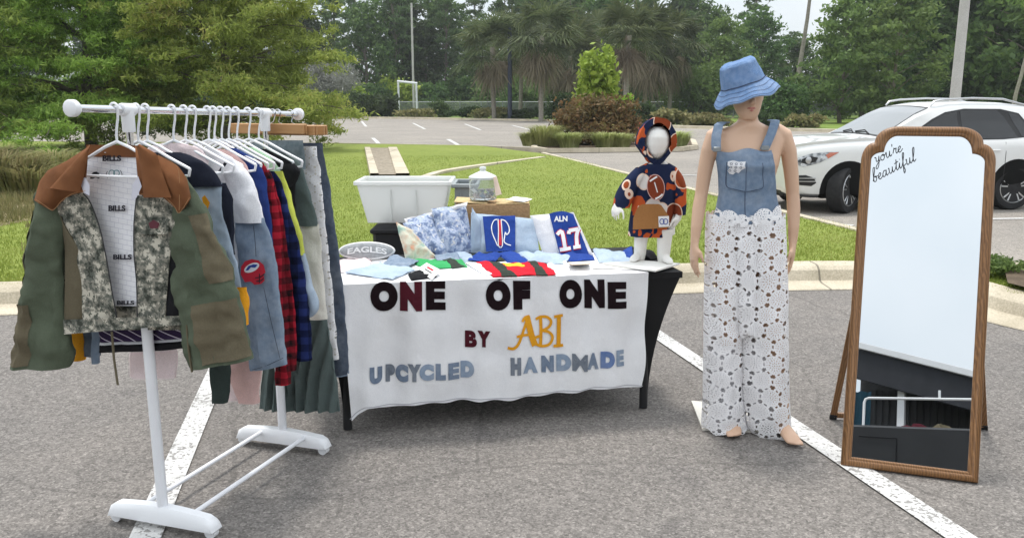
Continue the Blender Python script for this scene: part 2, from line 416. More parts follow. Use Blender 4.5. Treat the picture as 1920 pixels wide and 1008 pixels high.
nk = smooth2(near[1:], 2)
kerb('kerb', dense(nk), [(-.40, .004), (-.39, .012), (-.17, .018), (-.13, .03), (-.09, .115), (-.05, .142), (-.01, .152), (.16, .15), (.2, .12), (.21, .0)], M['kerb'])
kerb('lot_kerb', dense(far_right), [(.3, .005), (.02, .012), (0, .13), (-.03, .15), (-.15, .15), (-.17, .0)], M['kerb'])
kerb('lot_edge_kerb', dense(lot_edge, 2), [(.3, .008), (0, .012), (-.03, .14), (-.17, .142), (-.18, .0)], M['kerb'])
kerb('far_kerb', dense(far_edge, 3), [(-.2, .008), (0, .012), (.03, .16), (.25, .17), (.28, .0)], M['kerb'])
strip = [xy(636, 156, .14), xy(590, 162, .14), xy(545, 168, .14), xy(515, 173, .14), xy(498, 179, .14)]
kerb('concrete_edging', smooth2(strip, 2), [(-.09, .05), (-.085, .165), (.085, .165), (.09, .05)], M['kerb'])
# drain flume through the lawn: two concrete cheeks and a stone bed
fl = [[xy(430.5, 146, .14), xy(439, 178, .14)], [xy(460, 146, .14), xy(472, 178, .14)]]
for q, hw in ((0, .10), (1, .15)): kerb('flume_wall', dense(fl[q], .5), [(-hw, .06), (-hw + .02, .2), (hw - .02, .2), (hw, .06)], M['kerb'])
M['riprap'] = weathered('riprap', (.17, .14, .10), (.38, .33, .26), 6, 18, .8)
sheet('flume_bed', [fl[0][0], fl[0][1], fl[1][1], fl[1][0]], .175, M['riprap'])
# painted lines
def stripe(p, q, wd, z=.008, name='parking_line'):
    p, q = Vector(p), Vector(q); d = (q - p).normalized(); nn = Vector((-d.y, d.x)) * wd / 2
    return sheet(name, [p + nn, q + nn, q - nn, p - nn], z, M['paint'])
def line_px(a, b, wd, z=.008): return stripe(xy(*a), xy(*b), wd, z)
L1a, L1b = Vector(xy(247, 425)), Vector(xy(180, 580)); ld = (L1b - L1a).normalized(); stripe(L1a - ld * 2.6, L1b + ld * 3, .115)
R1a, R1b = Vector(xy(800, 384)), Vector(xy(1113, 594)); rd = (R1b - R1a).normalized(); stripe(R1a - rd * 2.1, R1b + rd * 2.5, .115)
for k in (1, 2): stripe(R1a + Vector((2.85 * k, .4 * k)) - rd * 1.2, R1b + Vector((2.85 * k, .4 * k)) + rd * 2, .115)
for a, b in (((424, 114), (429, 120)), ((484, 116), (498, 123)), ((545, 117), (563, 124)), ((600, 118.5), (622, 124)), ((437, 133.5), (450, 146)), ((525, 135), (543, 145))): line_px(a, b, .16, .012)
for a, b in (((1040, 231), (1260, 227)), ((900, 229), (1000, 236.5)), ((770, 176), (830, 178)),): line_px(a, b, .11, .012)
# earth and mulch
M['mulch'] = weathered('mulch', (.06, .042, .03), (.17, .13, .09), 8, 60, .8)
bc_ = gp(4, 220, .17); M['earth'] = weathered('bare_earth', (.17, .14, .075), (.30, .25, .14), 5, 40, .8)
bm_ = [(bc_.x + (1.0 + .35 * noise.noise(Vector((math.cos(a) * 2, math.sin(a) * 2, 5)))) * 1.35 * math.cos(a) - .5, bc_.y + (1.0 + .45 * noise.noise(Vector((math.cos(a) * 3, math.sin(a) * 3, 2)))) * 2.0 * math.sin(a)) for a in [2 * math.pi * k / 60 for k in range(60)]]
mb = MB(); mb.grid(lambda u, v: (lambda q: Vector((q[0], q[1], lz(q[0], q[1]) + .010 - .012 * v ** 6)))((bc_.x - .5 + (bm_[int(u * 60) % 60][0] - bc_.x + .5) * max(.01, v), bc_.y + (bm_[int(u * 60) % 60][1] - bc_.y) * max(.01, v))), 60, 10, wrap=True); struct(mb.build('earth_patch', M['earth']))
sheet('mulch_bed', [(3.86, 6.5), (3.98, 6.05), (4.7, 5.6), (6.5, 5.2), (6.8, 5.9), (5.2, 6.7), (4.25, 7.25)], .19, M['mulch'])

# ------------------------------------------------------------------ grass blades on the near lawn
rng = np.random.default_rng(5)
def blades(name, n, pts_fn, hmin, hmax, wd, m, lean=.5):
    P = pts_fn(n); n = len(P); a = rng.uniform(0, 2 * np.pi, n); h = rng.uniform(hmin, hmax, n); b = rng.uniform(0, 2 * np.pi, n)
    dx, dy = np.cos(a) * wd * .5, np.sin(a) * wd * .5; ln = rng.uniform(.1, 1, n) * lean * h
    v = np.zeros((n, 3, 3)); v[:, 0] = P; v[:, 0, 0] -= dx; v[:, 0, 1] -= dy; v[:, 1] = P; v[:, 1, 0] += dx; v[:, 1, 1] += dy
    v[:, 2] = P; v[:, 2, 0] += np.cos(b) * ln; v[:, 2, 1] += np.sin(b) * ln; v[:, 2, 2] += h
    o = raw(name, v.reshape(-1, 3), np.arange(3 * n).reshape(-1, 3), m); o['kind'] = 'stuff'; return o
M['grass'] = leafmat('grass_blade', [(.15, .20, .03), (.24, .30, .05), (.34, .38, .085), (.44, .43, .16)], .7, .8, .35, .9)
def lawn_pts(n):
    out = []
    while len(out) < n:
        D = 6.3 + 17 * rng.random() ** 2.0; x = (rng.random() * 1.5 - .78) * D
        if inside(lawn_poly, x, D) and not inside([fl[0][0], fl[0][1], fl[1][1], fl[1][0]], x, D): out.append((x, D, lz(x, D) - .005))
    return np.array(out)
def earth_pts(n):
    out = []
    while len(out) < n:
        x, y = bc_.x - .5 + rng.uniform(-2.4, 2.4), bc_.y + rng.uniform(-3, 3)
        if noise.noise(Vector((x * 1.3, y * 1.3, 4))) > -.05 + .3 * (not inside(bm_, x, y)): out.append((x, y, .16))
    return np.array(out)
EARTH = True
tag(blades('grass', 170000, lawn_pts, .014, .040, .012, M['grass'], .8), 'short green lawn grass between the kerb and the parking lot', 'grass')

# ------------------------------------------------------------------ foliage
def cards(P, size, aspect=.5, droop=0.0, seed=0, sv=.4):
    """leaf-shaped rhombs at P with random orientation"""
    r = np.random.default_rng(seed); n = len(P); d = r.normal(size=(n, 3)); d[:, 2] -= droop; d /= np.linalg.norm(d, axis=1)[:, None]
    e = r.normal(size=(n, 3)); e -= d * (e * d).sum(1)[:, None]; e /= np.linalg.norm(e, axis=1)[:, None]
    s = size * (1 + sv * r.uniform(-1, 1, n))[:, None]
    v = np.stack([P - d * s, P + e * s * aspect, P + d * s, P - e * s * aspect], 1)
    return v.reshape(-1, 3), np.arange(4 * n).reshape(-1, 4)
def clump_pts(clumps, n, seed=0, shell=.45):
    r = np.random.default_rng(seed); wgt = np.array([c[1][0] * c[1][1] * c[1][2] for c in clumps]) ** .75; wgt /= wgt.sum()
    idx = r.choice(len(clumps), n, p=wgt); cs = np.array([c[0] for c in clumps])[idx]; rs = np.array([c[1] for c in clumps])[idx]
    d = r.normal(size=(n, 3)); d /= np.linalg.norm(d, axis=1)[:, None]; rad = (shell + (1 - shell) * r.random(n)) * (1 + .18 * r.normal(size=n))
    return cs + d * rs * rad[:, None]
def limb(mb, p0, p1, r0, r1, sag=0.0, n=7, k=6, wob=.08, seed=0):
    p0, p1 = Vector(p0), Vector(p1); L = (p1 - p0).length; pts = []
    for i in range(k + 1):
        t = i / k; q = p0.lerp(p1, t) + Vector((0, 0, sag * L * t * (1 - t) * 4))
        if 0 < i < k: q += Vector((noise.noise(Vector((seed, i * .7, 0))), noise.noise(Vector((seed, i * .7, 9))), 0)) * wob * L
        pts.append(q)
    mb.tube(pts, [r0 + (r1 - r0) * i / k for i in range(k + 1)], n)
    return pts
def copy_tree(o, parent=None):
    c = o.copy(); C.objects.link(c)
    if parent is not None: c.parent = parent
    for ch in list(o.children): copy_tree(ch, c)
    return c
def place(proto, first, x, y, s=1.0, rz=0.0, label=None, group=None, sz=None):
    o = proto if first else copy_tree(proto)
    o.location = (x, y, 0); o.scale = (s, s, sz or s); o.rotation_euler = (0, 0, rz)
    if label: o['label'] = label
    if group: o['group'] = group
    return o

LM = {
 'cyp': leafmat('cypress_leaf', [(.055, .078, .020), (.10, .148, .032), (.15, .212, .048), (.215, .25, .07)], .7, .45, .45, 2.4),
 'cyp2': leafmat('cypress_leaf_olive', [(.05, .066, .018), (.095, .125, .03), (.14, .172, .045), (.195, .18, .06)], .7, .5, .5, 3.0),
 'pine': leafmat('pine_needle', [(.025, .045, .018), (.05, .082, .03), (.082, .118, .045)], .7, .35, .42, 2.2),
 'oak': leafmat('oak_leaf', [(.018, .036, .013), (.042, .073, .022), (.078, .118, .034)], .65, .5, .42, 2.2),
 'oak2': leafmat('light_leaf', [(.04, .066, .022), (.075, .115, .035), (.12, .165, .05)], .65, .5, .42, 2.1),
 'palm': leafmat('palm_frond', [(.03, .042, .018), (.06, .075, .03), (.10, .11, .05)], .6, .5, .42, 1.6),
 'dead': leafmat('dead_frond', [(.10, .082, .055), (.17, .14, .10), (.22, .19, .14)], .8, .6),
 'bright': leafmat('bright_leaf', [(.10, .16, .02), (.20, .29, .04), (.30, .38, .07)], .55, 1.2),
 'red': leafmat('reddish_leaf', [(.05, .045, .02), (.10, .075, .03), (.15, .085, .04), (.13, .13, .04)], .65, 1.0),
 'hedge': leafmat('hedge_leaf', [(.018, .032, .012), (.035, .055, .02), (.06, .085, .03)], .65, .8, .42, 1.7),
 'grey': leafmat('grey_twig', [(.12, .125, .105), (.2, .205, .18), (.28, .28, .25)], .8, .8),
 'pale': leafmat('pale_blade', [(.16, .2, .06), (.28, .31, .12), (.40, .41, .2)], .7, 1.5),
 'straw': leafmat('straw_blade', [(.09, .085, .035), (.15, .15, .06), (.22, .19, .09), (.12, .16, .045)], .8, 1.5),
}
def shrub(name, label, x, y, rx, ry, h, m, n=2500, size=.09, k=14, seed=0, z0=.0, group=None, cat='shrub', aspect=.5, droop=0, stem=True):
    r = random.Random(seed); t = thing(name, label, cat, (x, y, 0), 0, group); cl = []
    for i in range(k):
        a = r.uniform(0, 6.283); q = math.sqrt(r.random()) * .72; zz = r.uniform(.22, .8)
        f = math.sqrt(max(.1, 1 - (zz - .35) ** 2 * 1.6))
        s = r.uniform(.28, .5)
        cl.append(((x + rx * q * f * math.cos(a), y + ry * q * f * math.sin(a), z0 + h * zz), (rx * s, ry * s, h * s * .62)))
    v, f = cards(clump_pts(cl, n, seed), size, aspect, droop, seed); v[:, 2] = np.maximum(v[:, 2], z0 + .01)
    raw('crown', v, f, m, t)
    if stem:
        mb = MB()
        for i in range(5):
            a = i * 1.3 + seed; limb(mb, (x + .04 * math.cos(a), y + .04 * math.sin(a), 0), (x + rx * .5 * math.cos(a), y + ry * .5 * math.sin(a), z0 + h * .65), .03 * h ** .5, .008, 0, 5, 4, .06, i + seed)
        mb.build('trunk', M['bark'], t)
    return t
def broadleaf(name, label, x, y, h, rx, m, n=6000, size=.2, k=26, seed=0, base=.25, tr=.16, cat='tree', bark='bark', group=None, lean=0.0, aspect=.5, flat=.5, droop=0.0):
    r = random.Random(seed); t = thing(name, label, cat, (x, y, 0), 0, group); mb = MB(); cl = []
    top = Vector((x + lean, y, h * .92)); pts = limb(mb, (x, y, 0), top, tr, tr * .15, 0, 9, 8, .03, seed)
    for i in range(k):
        zz = base + (1 - base) * ((i + r.random()) / k); a = i * 2.4 + r.uniform(-.4, .4)
        prof = math.sin(math.pi * min(1, max(.03, (zz - base) / (1 - base) * .82 + .16))) ** .7
        L = rx * prof * r.uniform(.45, 1.0); bz = zz * h - L * .35
        st = pts[min(len(pts) - 1, max(1, int(bz / h * 8)))]
        e = Vector((x + lean * zz + L * math.cos(a), y + L * math.sin(a), zz * h))
        limb(mb, st, e, tr * .32 * (1.1 - zz * .7), .012, .06, 5, 5, .07, i + seed * 7)
        s = rx * r.uniform(.22, .4); cl.append((tuple(e), (s, s, s * flat)))
        mid = st.lerp(e, .6); cl.append((tuple(mid), (s * .8, s * .8, s * flat * .7)))
    mb.build('trunk', M[bark], t)
    v, f = cards(clump_pts(cl, n, seed, .2), size, aspect, droop, seed); raw('crown', v, f, m, t); return t

# the two feathery trees at the left and the low grasses under them
tag(blades('dry_grass', 9000, earth_pts, .05, .16, .014, LM['straw'], .9), 'dry straw grass over the bare earth patch at the left edge', 'grass')
def feathery(label, px, py, h, rx, m, n, seed, base, tr, k=46):
    p = gp(px, py); r = random.Random(seed); t = thing('cypress_tree', label, 'tree', (p.x, p.y, 0), 0); mb = MB(); cl = []
    pts = limb(mb, (p.x, p.y, 0), (p.x + .3, p.y, h), tr, tr * .12, 0, 10, 10, .02, seed)
    for i in range(k):
        zz = base + (1 - base) * (i + r.random()) / k; a = i * 2.4 + r.uniform(-.5, .5); L = rx * (1.0 - .62 * zz) * r.uniform(.7, 1.15)
        st = pts[min(10, max(1, int(zz * 10)))]; e = Vector((p.x + L * math.cos(a), p.y + L * math.sin(a), max(.7, zz * h + L * r.uniform(-.12, .14))))
        q = limb(mb, st, e, tr * .3 * (1.1 - zz * .8), .012, .10, 5, 7, .05, i + seed * 3)
        for j in range(3, 8):
            c = q[j]; s = .26 + .055 * L * (1.2 - abs(j - 5) * .12)
            for u in range(3):
                o = Vector((r.gauss(0, .42), r.gauss(0, .42), r.gauss(-.08, .2))); cl.append((tuple(c + o), (s * r.uniform(.7, 1.3), s * r.uniform(.7, 1.3), s * .42)))
    mb.build('trunk', M['bark'], t)
    v, f = cards(clump_pts(cl, n, seed, .05), .085, .22, .25, seed); raw('crown', v, f, m, t); return t
feathery('large feathery cypress tree with bright green sprays, dark trunk just left of the rail post', 108, 150, 8.5, 4.6, LM['cyp'], 150000, 3, .06, .2, 96)
feathery('olive green feathery tree filling the space above the hanging clothes', 268, 152, 8.4, 4.0, LM['cyp2'], 140000, 8, .07, .15, 92)
feathery('brownish olive feathery tree at the far left edge of the lawn', -75, 158, 6.6, 3.6, LM['cyp2'], 80000, 12, .1, .14, 46)
def tuft(name, label, x, y, r_, h, m, n=900, seed=0, z0=.12, group=None, cat='grass clump', wd=.02):
    g = np.random.default_rng(seed); t = thing(name, label, cat, (x, y, z0), 0, group)
    a = g.uniform(0, 6.283, n); q = np.sqrt(g.random(n)) * r_ * .45; hh = h * g.uniform(.55, 1.1, n); out = g.uniform(.2, 1.0, n) * r_ * .75
    b = np.stack([x + np.cos(a) * q, y + np.sin(a) * q, np.full(n, z0)], 1); d = np.stack([np.cos(a), np.sin(a)], 1); s = np.stack([-np.sin(a), np.cos(a)], 1) * wd * .5
    v = np.zeros((n, 6, 3))
    for k, (tt, ww) in enumerate(((0, 1), (.55, .8), (1, .12))):
        c = b.copy(); c[:, :2] += d * (out * tt ** 1.7)[:, None]; c[:, 2] += hh * (1 - (1 - tt) ** 1.6) - hh * .22 * tt ** 3
        v[:, 2 * k] = c; v[:, 2 * k + 1] = c; v[:, 2 * k, :2] -= s * ww; v[:, 2 * k + 1, :2] += s * ww
    f = (np.arange(n)[:, None, None] * 6 + np.array([[0, 1, 3, 2], [2, 3, 5, 4]])[None]).reshape(-1, 4)
    raw('blades', v.reshape(-1, 3), f, m, t); return t
for k, (px, py, r_, h, n, lab) in enumerate(((8, 196, 1.15, .78, 850, 'dry brown clump of tall grass at the left edge beside the jacket sleeve'), (36, 200, .8, .6, 600, 'smaller straw coloured grass clump touching the jacket shoulder'), (-30, 190, 1.2, .85, 800, 'dry grass clump cut by the left edge of the picture'), (62, 172, 1.0, .55, 500, 'straw coloured grass behind the jacket collar'))):
    p = gp(px, py, .13); tuft('grass_clump', lab, p.x, p.y, r_, h, LM['straw'], n, k, .12, 'dry grasses under the trees', wd=.03)
for k, (x, y, r_, h, n, lab) in enumerate(((4.35, 6.35, .42, .52, 420, 'green and straw ornamental grass on the mulch at the right edge'), (4.75, 6.05, .38, .45, 300, 'ornamental grass behind the one at the right edge'))):
    tuft('ornamental_grass', lab, x, y, r_, h, LM['pale'], n, 40 + k, .19, 'grasses on the right mulch bed', wd=.012)
p = gp(1172, 292, .15); shrub('ground_plant', 'low green plant on the mulch beside the mirror frame', p.x, p.y, .28, .22, .16, LM['oak2'], 900, .022, 14, 3, .14, cat='plant', stem=False)

# planting island beyond the lawn
isl = [xy(622, 148.5), xy(640, 151.5), xy(720, 150.5), xy(800, 149.5), xy(818, 147), xy(815, 140), xy(800, 135), xy(650, 137), xy(628, 142)]
sheet('planting_bed', isl, .1, M['mulch'])
kerb('bed_kerb', isl + isl[:1], [(.2, .0), (.19, .15), (.0, .155), (-.02, .02)], M['kerb'])
p = gp(702, 146); shrub('reddish_shrub', 'wide reddish brown shrub in the planting island', p.x, p.y + 1.3, 1.75, 1.3, 1.75, LM['red'], 9000, .075, 34, 5, .05)
p = gp(703, 140); shrub('bright_shrub', 'upright yellow green shrub rising above the reddish one', p.x, p.y + 1.5, .95, .9, 2.5, LM['bright'], 2400, .12, 26, 6, 1.1, aspect=.6)
p = gp(722, 140); shrub('bright_shrub', 'small yellow green shrub at the right foot of the upright one', p.x + .3, p.y + 1.0, .7, .6, 1.0, LM['bright'], 800, .11, 12, 9, .9)
for k, (px, py, r_, h, lab) in enumerate(((640, 147, .95, .85, 'pale variegated grass clump at the left end of the planting island'), (622, 147, .6, .55, 'small pale grass clump on the corner of the planting island'), (668, 149, .7, .6, 'pale grass clump in front of the reddish shrub'), (712, 149, .75, .6, 'pale grass under the right side of the reddish shrub'), (730, 149, .6, .55, 'pale grass at the shoulder of the small hooded mannequin'), (797, 147, .7, .6, 'pale grass at the right end of the planting island'))):
    p = gp(px, py); tuft('variegated_grass', lab, p.x, p.y + .5, r_, h, LM['pale'], 700, 60 + k, .1, 'pale grasses in the planting island', wd=.03)
# hedge and low shrubs along the far kerb
for k, (px, rx, h, lab) in enumerate(((374, 3.4, 2.3, 'dark clipped hedge shrub just right of the clothes rail'), (408, 3.3, 2.2, 'dark hedge shrub left of the goal frame, middle of three'), (438, 2.5, 2.1, 'dark hedge shrub nearest the goal frame'))):
    p = gp(px, 110.5); shrub('hedge_shrub', lab, p.x, p.y + 2, rx, 1.8, h, LM['hedge'], 4200, .2, 26, 20 + k, .1, 'hedge shrubs along the far kerb')
for k, (px, py, rx, h, mm, lab) in enumerate(((512, 110, 1.5, 1.5, 'oak', 'round dark green shrub right of the goal frame'), (484, 111, 2.0, .9, 'straw', 'brownish low shrub in front of the goal frame'), (548, 111.5, 2.0, 1.1, 'hedge', 'low dark shrub left of the first palm trunk'), (578, 112.5, 2.0, 1.0, 'straw', 'low brownish shrub at the foot of the first palm'), (612, 113, 1.7, .9, 'hedge', 'low shrub between two palm trunks'), (655, 113.5, 2.3, 2.4, 'hedge', 'dark shrub right of the second palm trunk'), (757, 120, 1.3, 1.5, 'hedge', 'dark shrub behind the reddish island shrub'), (800, 121, 1.7, 1.0, 'straw', 'brown dry shrub left of the blue hat'), (836, 122, 1.5, .9, 'straw', 'brown dry shrub directly under the hat brim'), (905, 121, 1.6, .9, 'hedge', 'low green shrub right of the mannequin shoulder'), (950, 123, 1.2, .8, 'straw', 'low dry shrub before the car bonnet'))):
    p = gp(px, py); shrub('low_shrub', lab, p.x, p.y + 1.5, rx, 1.0, h, LM[mm], 1800, .15, 16, 40 + k, .05)
p = gp(933, 118); shrub('round_bush', 'large round dark green bush between the hat and the white car', p.x, p.y + 3, 1.85, 1.8, 2.9, LM['oak'], 5200, .13, 34, 77, .1)
def far(px, D): r_ = ray(px, 100); return r_.x * D / r_.y
shrub('grey_shrub', 'silvery grey twiggy shrub right of the feathery trees', far(386, 88), 88, 3.0, 2.4, 5.6, LM['grey'], 5200, .2, 30, 81, .5, aspect=.25)
shrub('grey_shrub', 'smaller silvery twigs at the right of the silvery shrub', far(405, 92), 92, 1.7, 1.6, 4.2, LM['grey'], 1500, .2, 12, 82, 1.0, aspect=.2)
shrub('light_bush', 'yellow green bushy tree behind the goal frame', far(466, 100), 100, 3.3, 2.4, 4.6, LM['bright'], 4200, .22, 26, 83, .1)
shrub('light_bush', 'yellow green bush left of the goal frame above the hedge', far(420, 92), 92, 1.8, 1.6, 2.9, LM['bright'], 1500, .2, 12, 86, .4)
shrub('light_bush', 'rounded green bush between the palm trunks', far(606, 100), 100, 5.2, 3.5, 5.4, LM['oak2'], 6000, .25, 34, 84, .1)
shrub('light_bush', 'wide green bush behind the second palm trunk', far(655, 97), 97, 4.0, 3, 5.0, LM['oak2'], 4200, .25, 26, 85, .1)
shrub('light_bush', 'light green bushy tree left of the blue hat', far(815, 80), 80, 4.0, 3, 5.2, LM['oak2'], 5200, .2, 30, 87, .1)
shrub('light_bush', 'low green undergrowth along the fence behind the goal', far(530, 98), 98, 4.5, 2, 1.6, LM['oak2'], 2500, .2, 22, 88, .1)

# palms
def palm(label, px, D, base_h, first_seed, cr=2.9, tr=.2, nf=34, group='cabbage palms beyond the far lot'):
    r = random.Random(first_seed); x = far(px, D); t = thing('palm_tree', label, 'palm', (x, D, 0), 0, group); mb = MB()
    limb(mb, (x, D, 0), (x + r.uniform(-.2, .2), D, base_h), tr, tr * .85, 0, 10, 8, .01, first_seed); mb.build('trunk', M['bark_pale'], t)
    for nm, cnt, mm, el0, el1, ln in (('crown', nf, 'palm', -25, 70, 1.0), ('dead_fronds', int(nf * .55), 'dead', -85, -45, .85)):
        vs = []; 
        for i in range(cnt):
            a = i * 2.399 + r.uniform(-.2, .2); el = R(el0 + (el1 - el0) * r.random()); L = cr * ln * r.uniform(.75, 1.1)
            base = Vector((x, D, base_h + .1)); d = Vector((math.cos(a) * math.cos(el), math.sin(a) * math.cos(el), math.sin(el)))
            hub = base + d * L * .5 + Vector((0, 0, -.06 * L)); side = d.cross(Vector((0, 0, 1))); side = side.normalized() if side.length > .05 else Vector((1, 0, 0)); up = side.cross(d)
            vs.append([base, base + side * .02, hub + side * .03, hub - side * .03])
            for q in range(26):      # folded fan of drooping leaflets
                g_ = R(-115 + 230 * q / 25); dd = (d * math.cos(g_) + side * math.sin(g_) + up * r.uniform(-.2, .15)).normalized(); l_ = L * .55 * r.uniform(.75, 1.05)
                tip = hub + dd * l_ + Vector((0, 0, -.30 * l_ - (.2 * l_ if nm != 'crown' else 0))); mid = hub + dd * l_ * .55 + Vector((0, 0, -.05 * l_))
                wv = dd.cross(up).normalized() * .045 * cr / 2.9
                vs.append([hub, mid + wv, tip, mid - wv])
        v = np.array([[tuple(p) for p in q] for q in vs]).reshape(-1, 3); raw(nm, v, np.arange(len(v)).reshape(-1, 4), LM[mm], t)
    return t
for k, (px, D, hh, cr, lab) in enumerate(((579, 74, 6.0, 4.2, 'cabbage palm with brown hanging fronds left of the dark blue pole'), (634, 69, 6.6, 4.3, 'cabbage palm with the thickest pale trunk in the row'), (669, 80, 5.6, 4.6, 'dark leaning palm behind the bright green shrub'), (732, 62, 6.1, 3.3, 'tall palm with a bare pale trunk right of the bright shrub'), (755, 74, 6.2, 4.6, 'shaggy dark palm right of the bare pale trunk'), (784, 78, 6.6, 4.3, 'shaggy dark palm nearest the blue hat'), (610, 82, 7.2, 4.0, 'dark palm crown filling the gap behind the dark blue pole'), (700, 84, 7.6, 4.6, 'dark palm crown directly above the bright green shrub'))):
    palm(lab, px, D, hh, 100 + k, cr)

# woods: tall pines, then broad dark trees, each its own copy
pine = broadleaf('pine_tree', '', 0, 0, 17, 2.6, LM['pine'], 4200, .24, 30, 201, .36, .2, flat=.45, aspect=.35)
pine2 = broadleaf('pine_tree', '', 0, 0, 18, 3.0, LM['pine'], 5200, .24, 34, 207, .26, .22, lean=.5, flat=.5, aspect=.35)
oak = broadleaf('woodland_tree', '', 0, 0, 12, 4.4, LM['oak'], 8000, .24, 40, 203, .04, .26, flat=.6)
oakb = broadleaf('woodland_tree', '', 0, 0, 12, 4.2, LM['oak2'], 7000, .22, 36, 204, .05, .22, flat=.42)
oakc = broadleaf('woodland_tree', '', 0, 0, 12, 3.8, LM['hedge'], 8000, .25, 40, 211, .02, .26, flat=.7)
used = set()
def put(pr, px, D, s, rz, label, group, sz=None):
    place(pr, pr.name not in used, far(px, D), D, s, rz, label, group, sz); used.add(pr.name)
wood = random.Random(9)
# dense back row
for k, px in enumerate(range(-60, 1290, 41)):
    D = 118 + wood.uniform(-6, 8); gap = 835 < px < 1020 or 335 < px < 370
    if gap and px > 800 and k % 3 == 1: continue
    pr = (pine if k % 2 else pine2) if gap else (pine2, oakc, oak, pine)[k % 4]
    s = wood.uniform(.95, 1.2) * (1.25 if pr in (oak, oakc) and not gap else 1)
    put(pr, px + wood.uniform(-9, 9), D, s, wood.uniform(0, 6.28), 'tall dark tree in the dense woods that close off the view', 'trees of the far woods', s * (.55 if gap and k % 2 == 0 else .85 if gap else 1.0))
for k, px in enumerate(range(360, 870, 34)):
    D = 106 + wood.uniform(-3, 4); pr = (oakc, pine, oak, pine2)[k % 4]; s = wood.uniform(.85, 1.15)
    put(pr, px + wood.uniform(-8, 8), D, s, wood.uniform(0, 6.28), 'dark tree at the edge of the woods behind the palms and goal', 'trees at the woods edge')
for px, D, s, pr, lab in ((845, 84, .78, oakb, 'mid green tree directly behind the blue hat'), (885, 96, .9, oak, 'dark tree above the right brim of the blue hat'), (985, 62, .72, oakb, 'light green layered tree above the car windscreen'), (1045, 60, .78, oakb, 'light green spreading tree left of the lamp pole'), (1010, 78, .95, oak, 'dark tree standing between the two light green spreading trees'),
                          (1095, 70, 1.05, oak, 'dark broad tree just left of the lamp pole'), (1150, 66, 1.15, oakc, 'dark broad tree just right of the lamp pole'), (1205, 60, 1.1, oak, 'dark broad tree at the right edge of the view'), (1260, 62, 1.1, oakc, 'dark tree beyond the right edge'), (1180, 84, 1.3, oakc, 'tall dark tree behind the trees right of the lamp pole'), (1085, 86, 1.3, oakc, 'tall dark tree behind the trees left of the lamp pole'), (930, 104, .72, oak, 'low dark tree under the bright gaps of sky'), (972, 100, .66, oakc, 'small dark tree under the bright gaps of sky')):
    put(pr, px, D, s, wood.uniform(0, 6.28), lab, None)
mb = MB(); a = gp(935, 100); limb(mb, (far(928, 72), 72, 0), (far(945, 72), 72, 13), .24, .1, 0, 8, 8, .01, 3); tt = thing('bare_trunk_pine', 'slim leaning grey trunk right of the blue hat', 'tree', (far(928, 72), 72, 0)); mb.build('trunk', M['bark_pale'], tt)
v, f = cards(clump_pts([((far(945, 72) + q * 1.1 - 1, 72 + q % 2, 11.5 + q * .7), (1.3, 1.3, .6)) for q in range(4)], 1500, 3), .2, .35); raw('crown', v, f, LM['pine'], tt)
mb = MB(); limb(mb, (far(1184, 52), 52, 0), (far(1204, 52), 52, 8), .13, .06, 0, 8, 8, .01, 5); tt = thing('bare_trunk_pine', 'thin pale leaning trunk near the right edge of the view', 'tree', (far(1184, 52), 52, 0)); mb.build('trunk', M['bark_pale'], tt)
v, f = cards(clump_pts([((far(1204, 52) + q * .8 - 1, 52 + q % 2, 7.5 + q * .6), (1.1, 1.1, .5)) for q in range(4)], 1200, 4), .16, .35); raw('crown', v, f, LM['oak2'], tt)

und = shrub('undergrowth_bush', 'leafy bush of the undergrowth line at the foot of the far woods', 0, 0, 4.2, 2.2, 4.4, LM['oak'], 4200, .26, 26, 301, .0, 'undergrowth bushes under the far woods')
for k, px in enumerate(range(-70, 1300, 36)):
    D = 101 + wood.uniform(-2, 4); place(und, k == 0, far(px, D), D, wood.uniform(.75, 1.15), wood.uniform(0, 6.28))

# goal frame, poles, fence
t = thing('goal_frame', 'white football goal frame on the far field', 'goal', (far(478, 86), 86, 0)); 
xa, xb = far(467.5, 86), far(488.5, 86)
mb = MB(); mb.tube([(xa, 86, 0), (xa, 86, 3.45)], .10, 8); mb.build('goal_post', M['white_metal'], t)
mb = MB(); mb.tube([(xb, 86, 0), (xb, 86, 3.25)], .10, 8); mb.build('goal_post', M['white_metal'], t)
mb = MB(); mb.tube([(xa - .1, 86, 3.5), (xb + .1, 86, 3.3)], .11, 8); mb.build('crossbar', M['white_metal'], t)
M['galv'] = mat('galvanised', (.30, .32, .33), .5, .4, .6)
g = G('chain_link'); uv = g.sep(g.co('UV')); 
def dia(sg): return g.math('LESS_THAN', g.math('ABSOLUTE', g.math('SUBTRACT', g.math('FRACT', g.math('MULTIPLY', g.math('ADD', uv[0], g.math('MULTIPLY', uv[1], sg)), 9.0)), .5)), .10)
al = g.math('MAXIMUM', dia(1.0), dia(-1.0)); g.put(g.b.inputs['Alpha'], al); M['chain'] = g.fin((.30, .32, .33), .5, .4, .5)
fa, fb = Vector((far(330, 93), 93)), Vector((far(1010, 78), 78)); t = thing('chain_link_fence', 'grey chain link fence along the far field', 'fence', (fa.x, fa.y, 0))
n = 26
for i in range(n + 1):
    q = fa.lerp(fb, i / n); mb = MB(); mb.tube([(q.x, q.y, 0), (q.x, q.y, 1.55)], .05, 6); mb.build('post', M['galv'], t)
mb = MB(); mb.tube([(fa.x, fa.y, 1.52), (fb.x, fb.y, 1.52)], .035, 6); mb.build('top_rail', M['galv'], t)
L = (fb - fa).length; mb = MB(); mb.grid(lambda u, v_: Vector((fa.x + (fb.x - fa.x) * u, fa.y + (fb.y - fa.y) * u - .06, .05 + 1.45 * v_)), 20, 1, (L, 1.45)); mb.build('mesh', M['chain'], t)
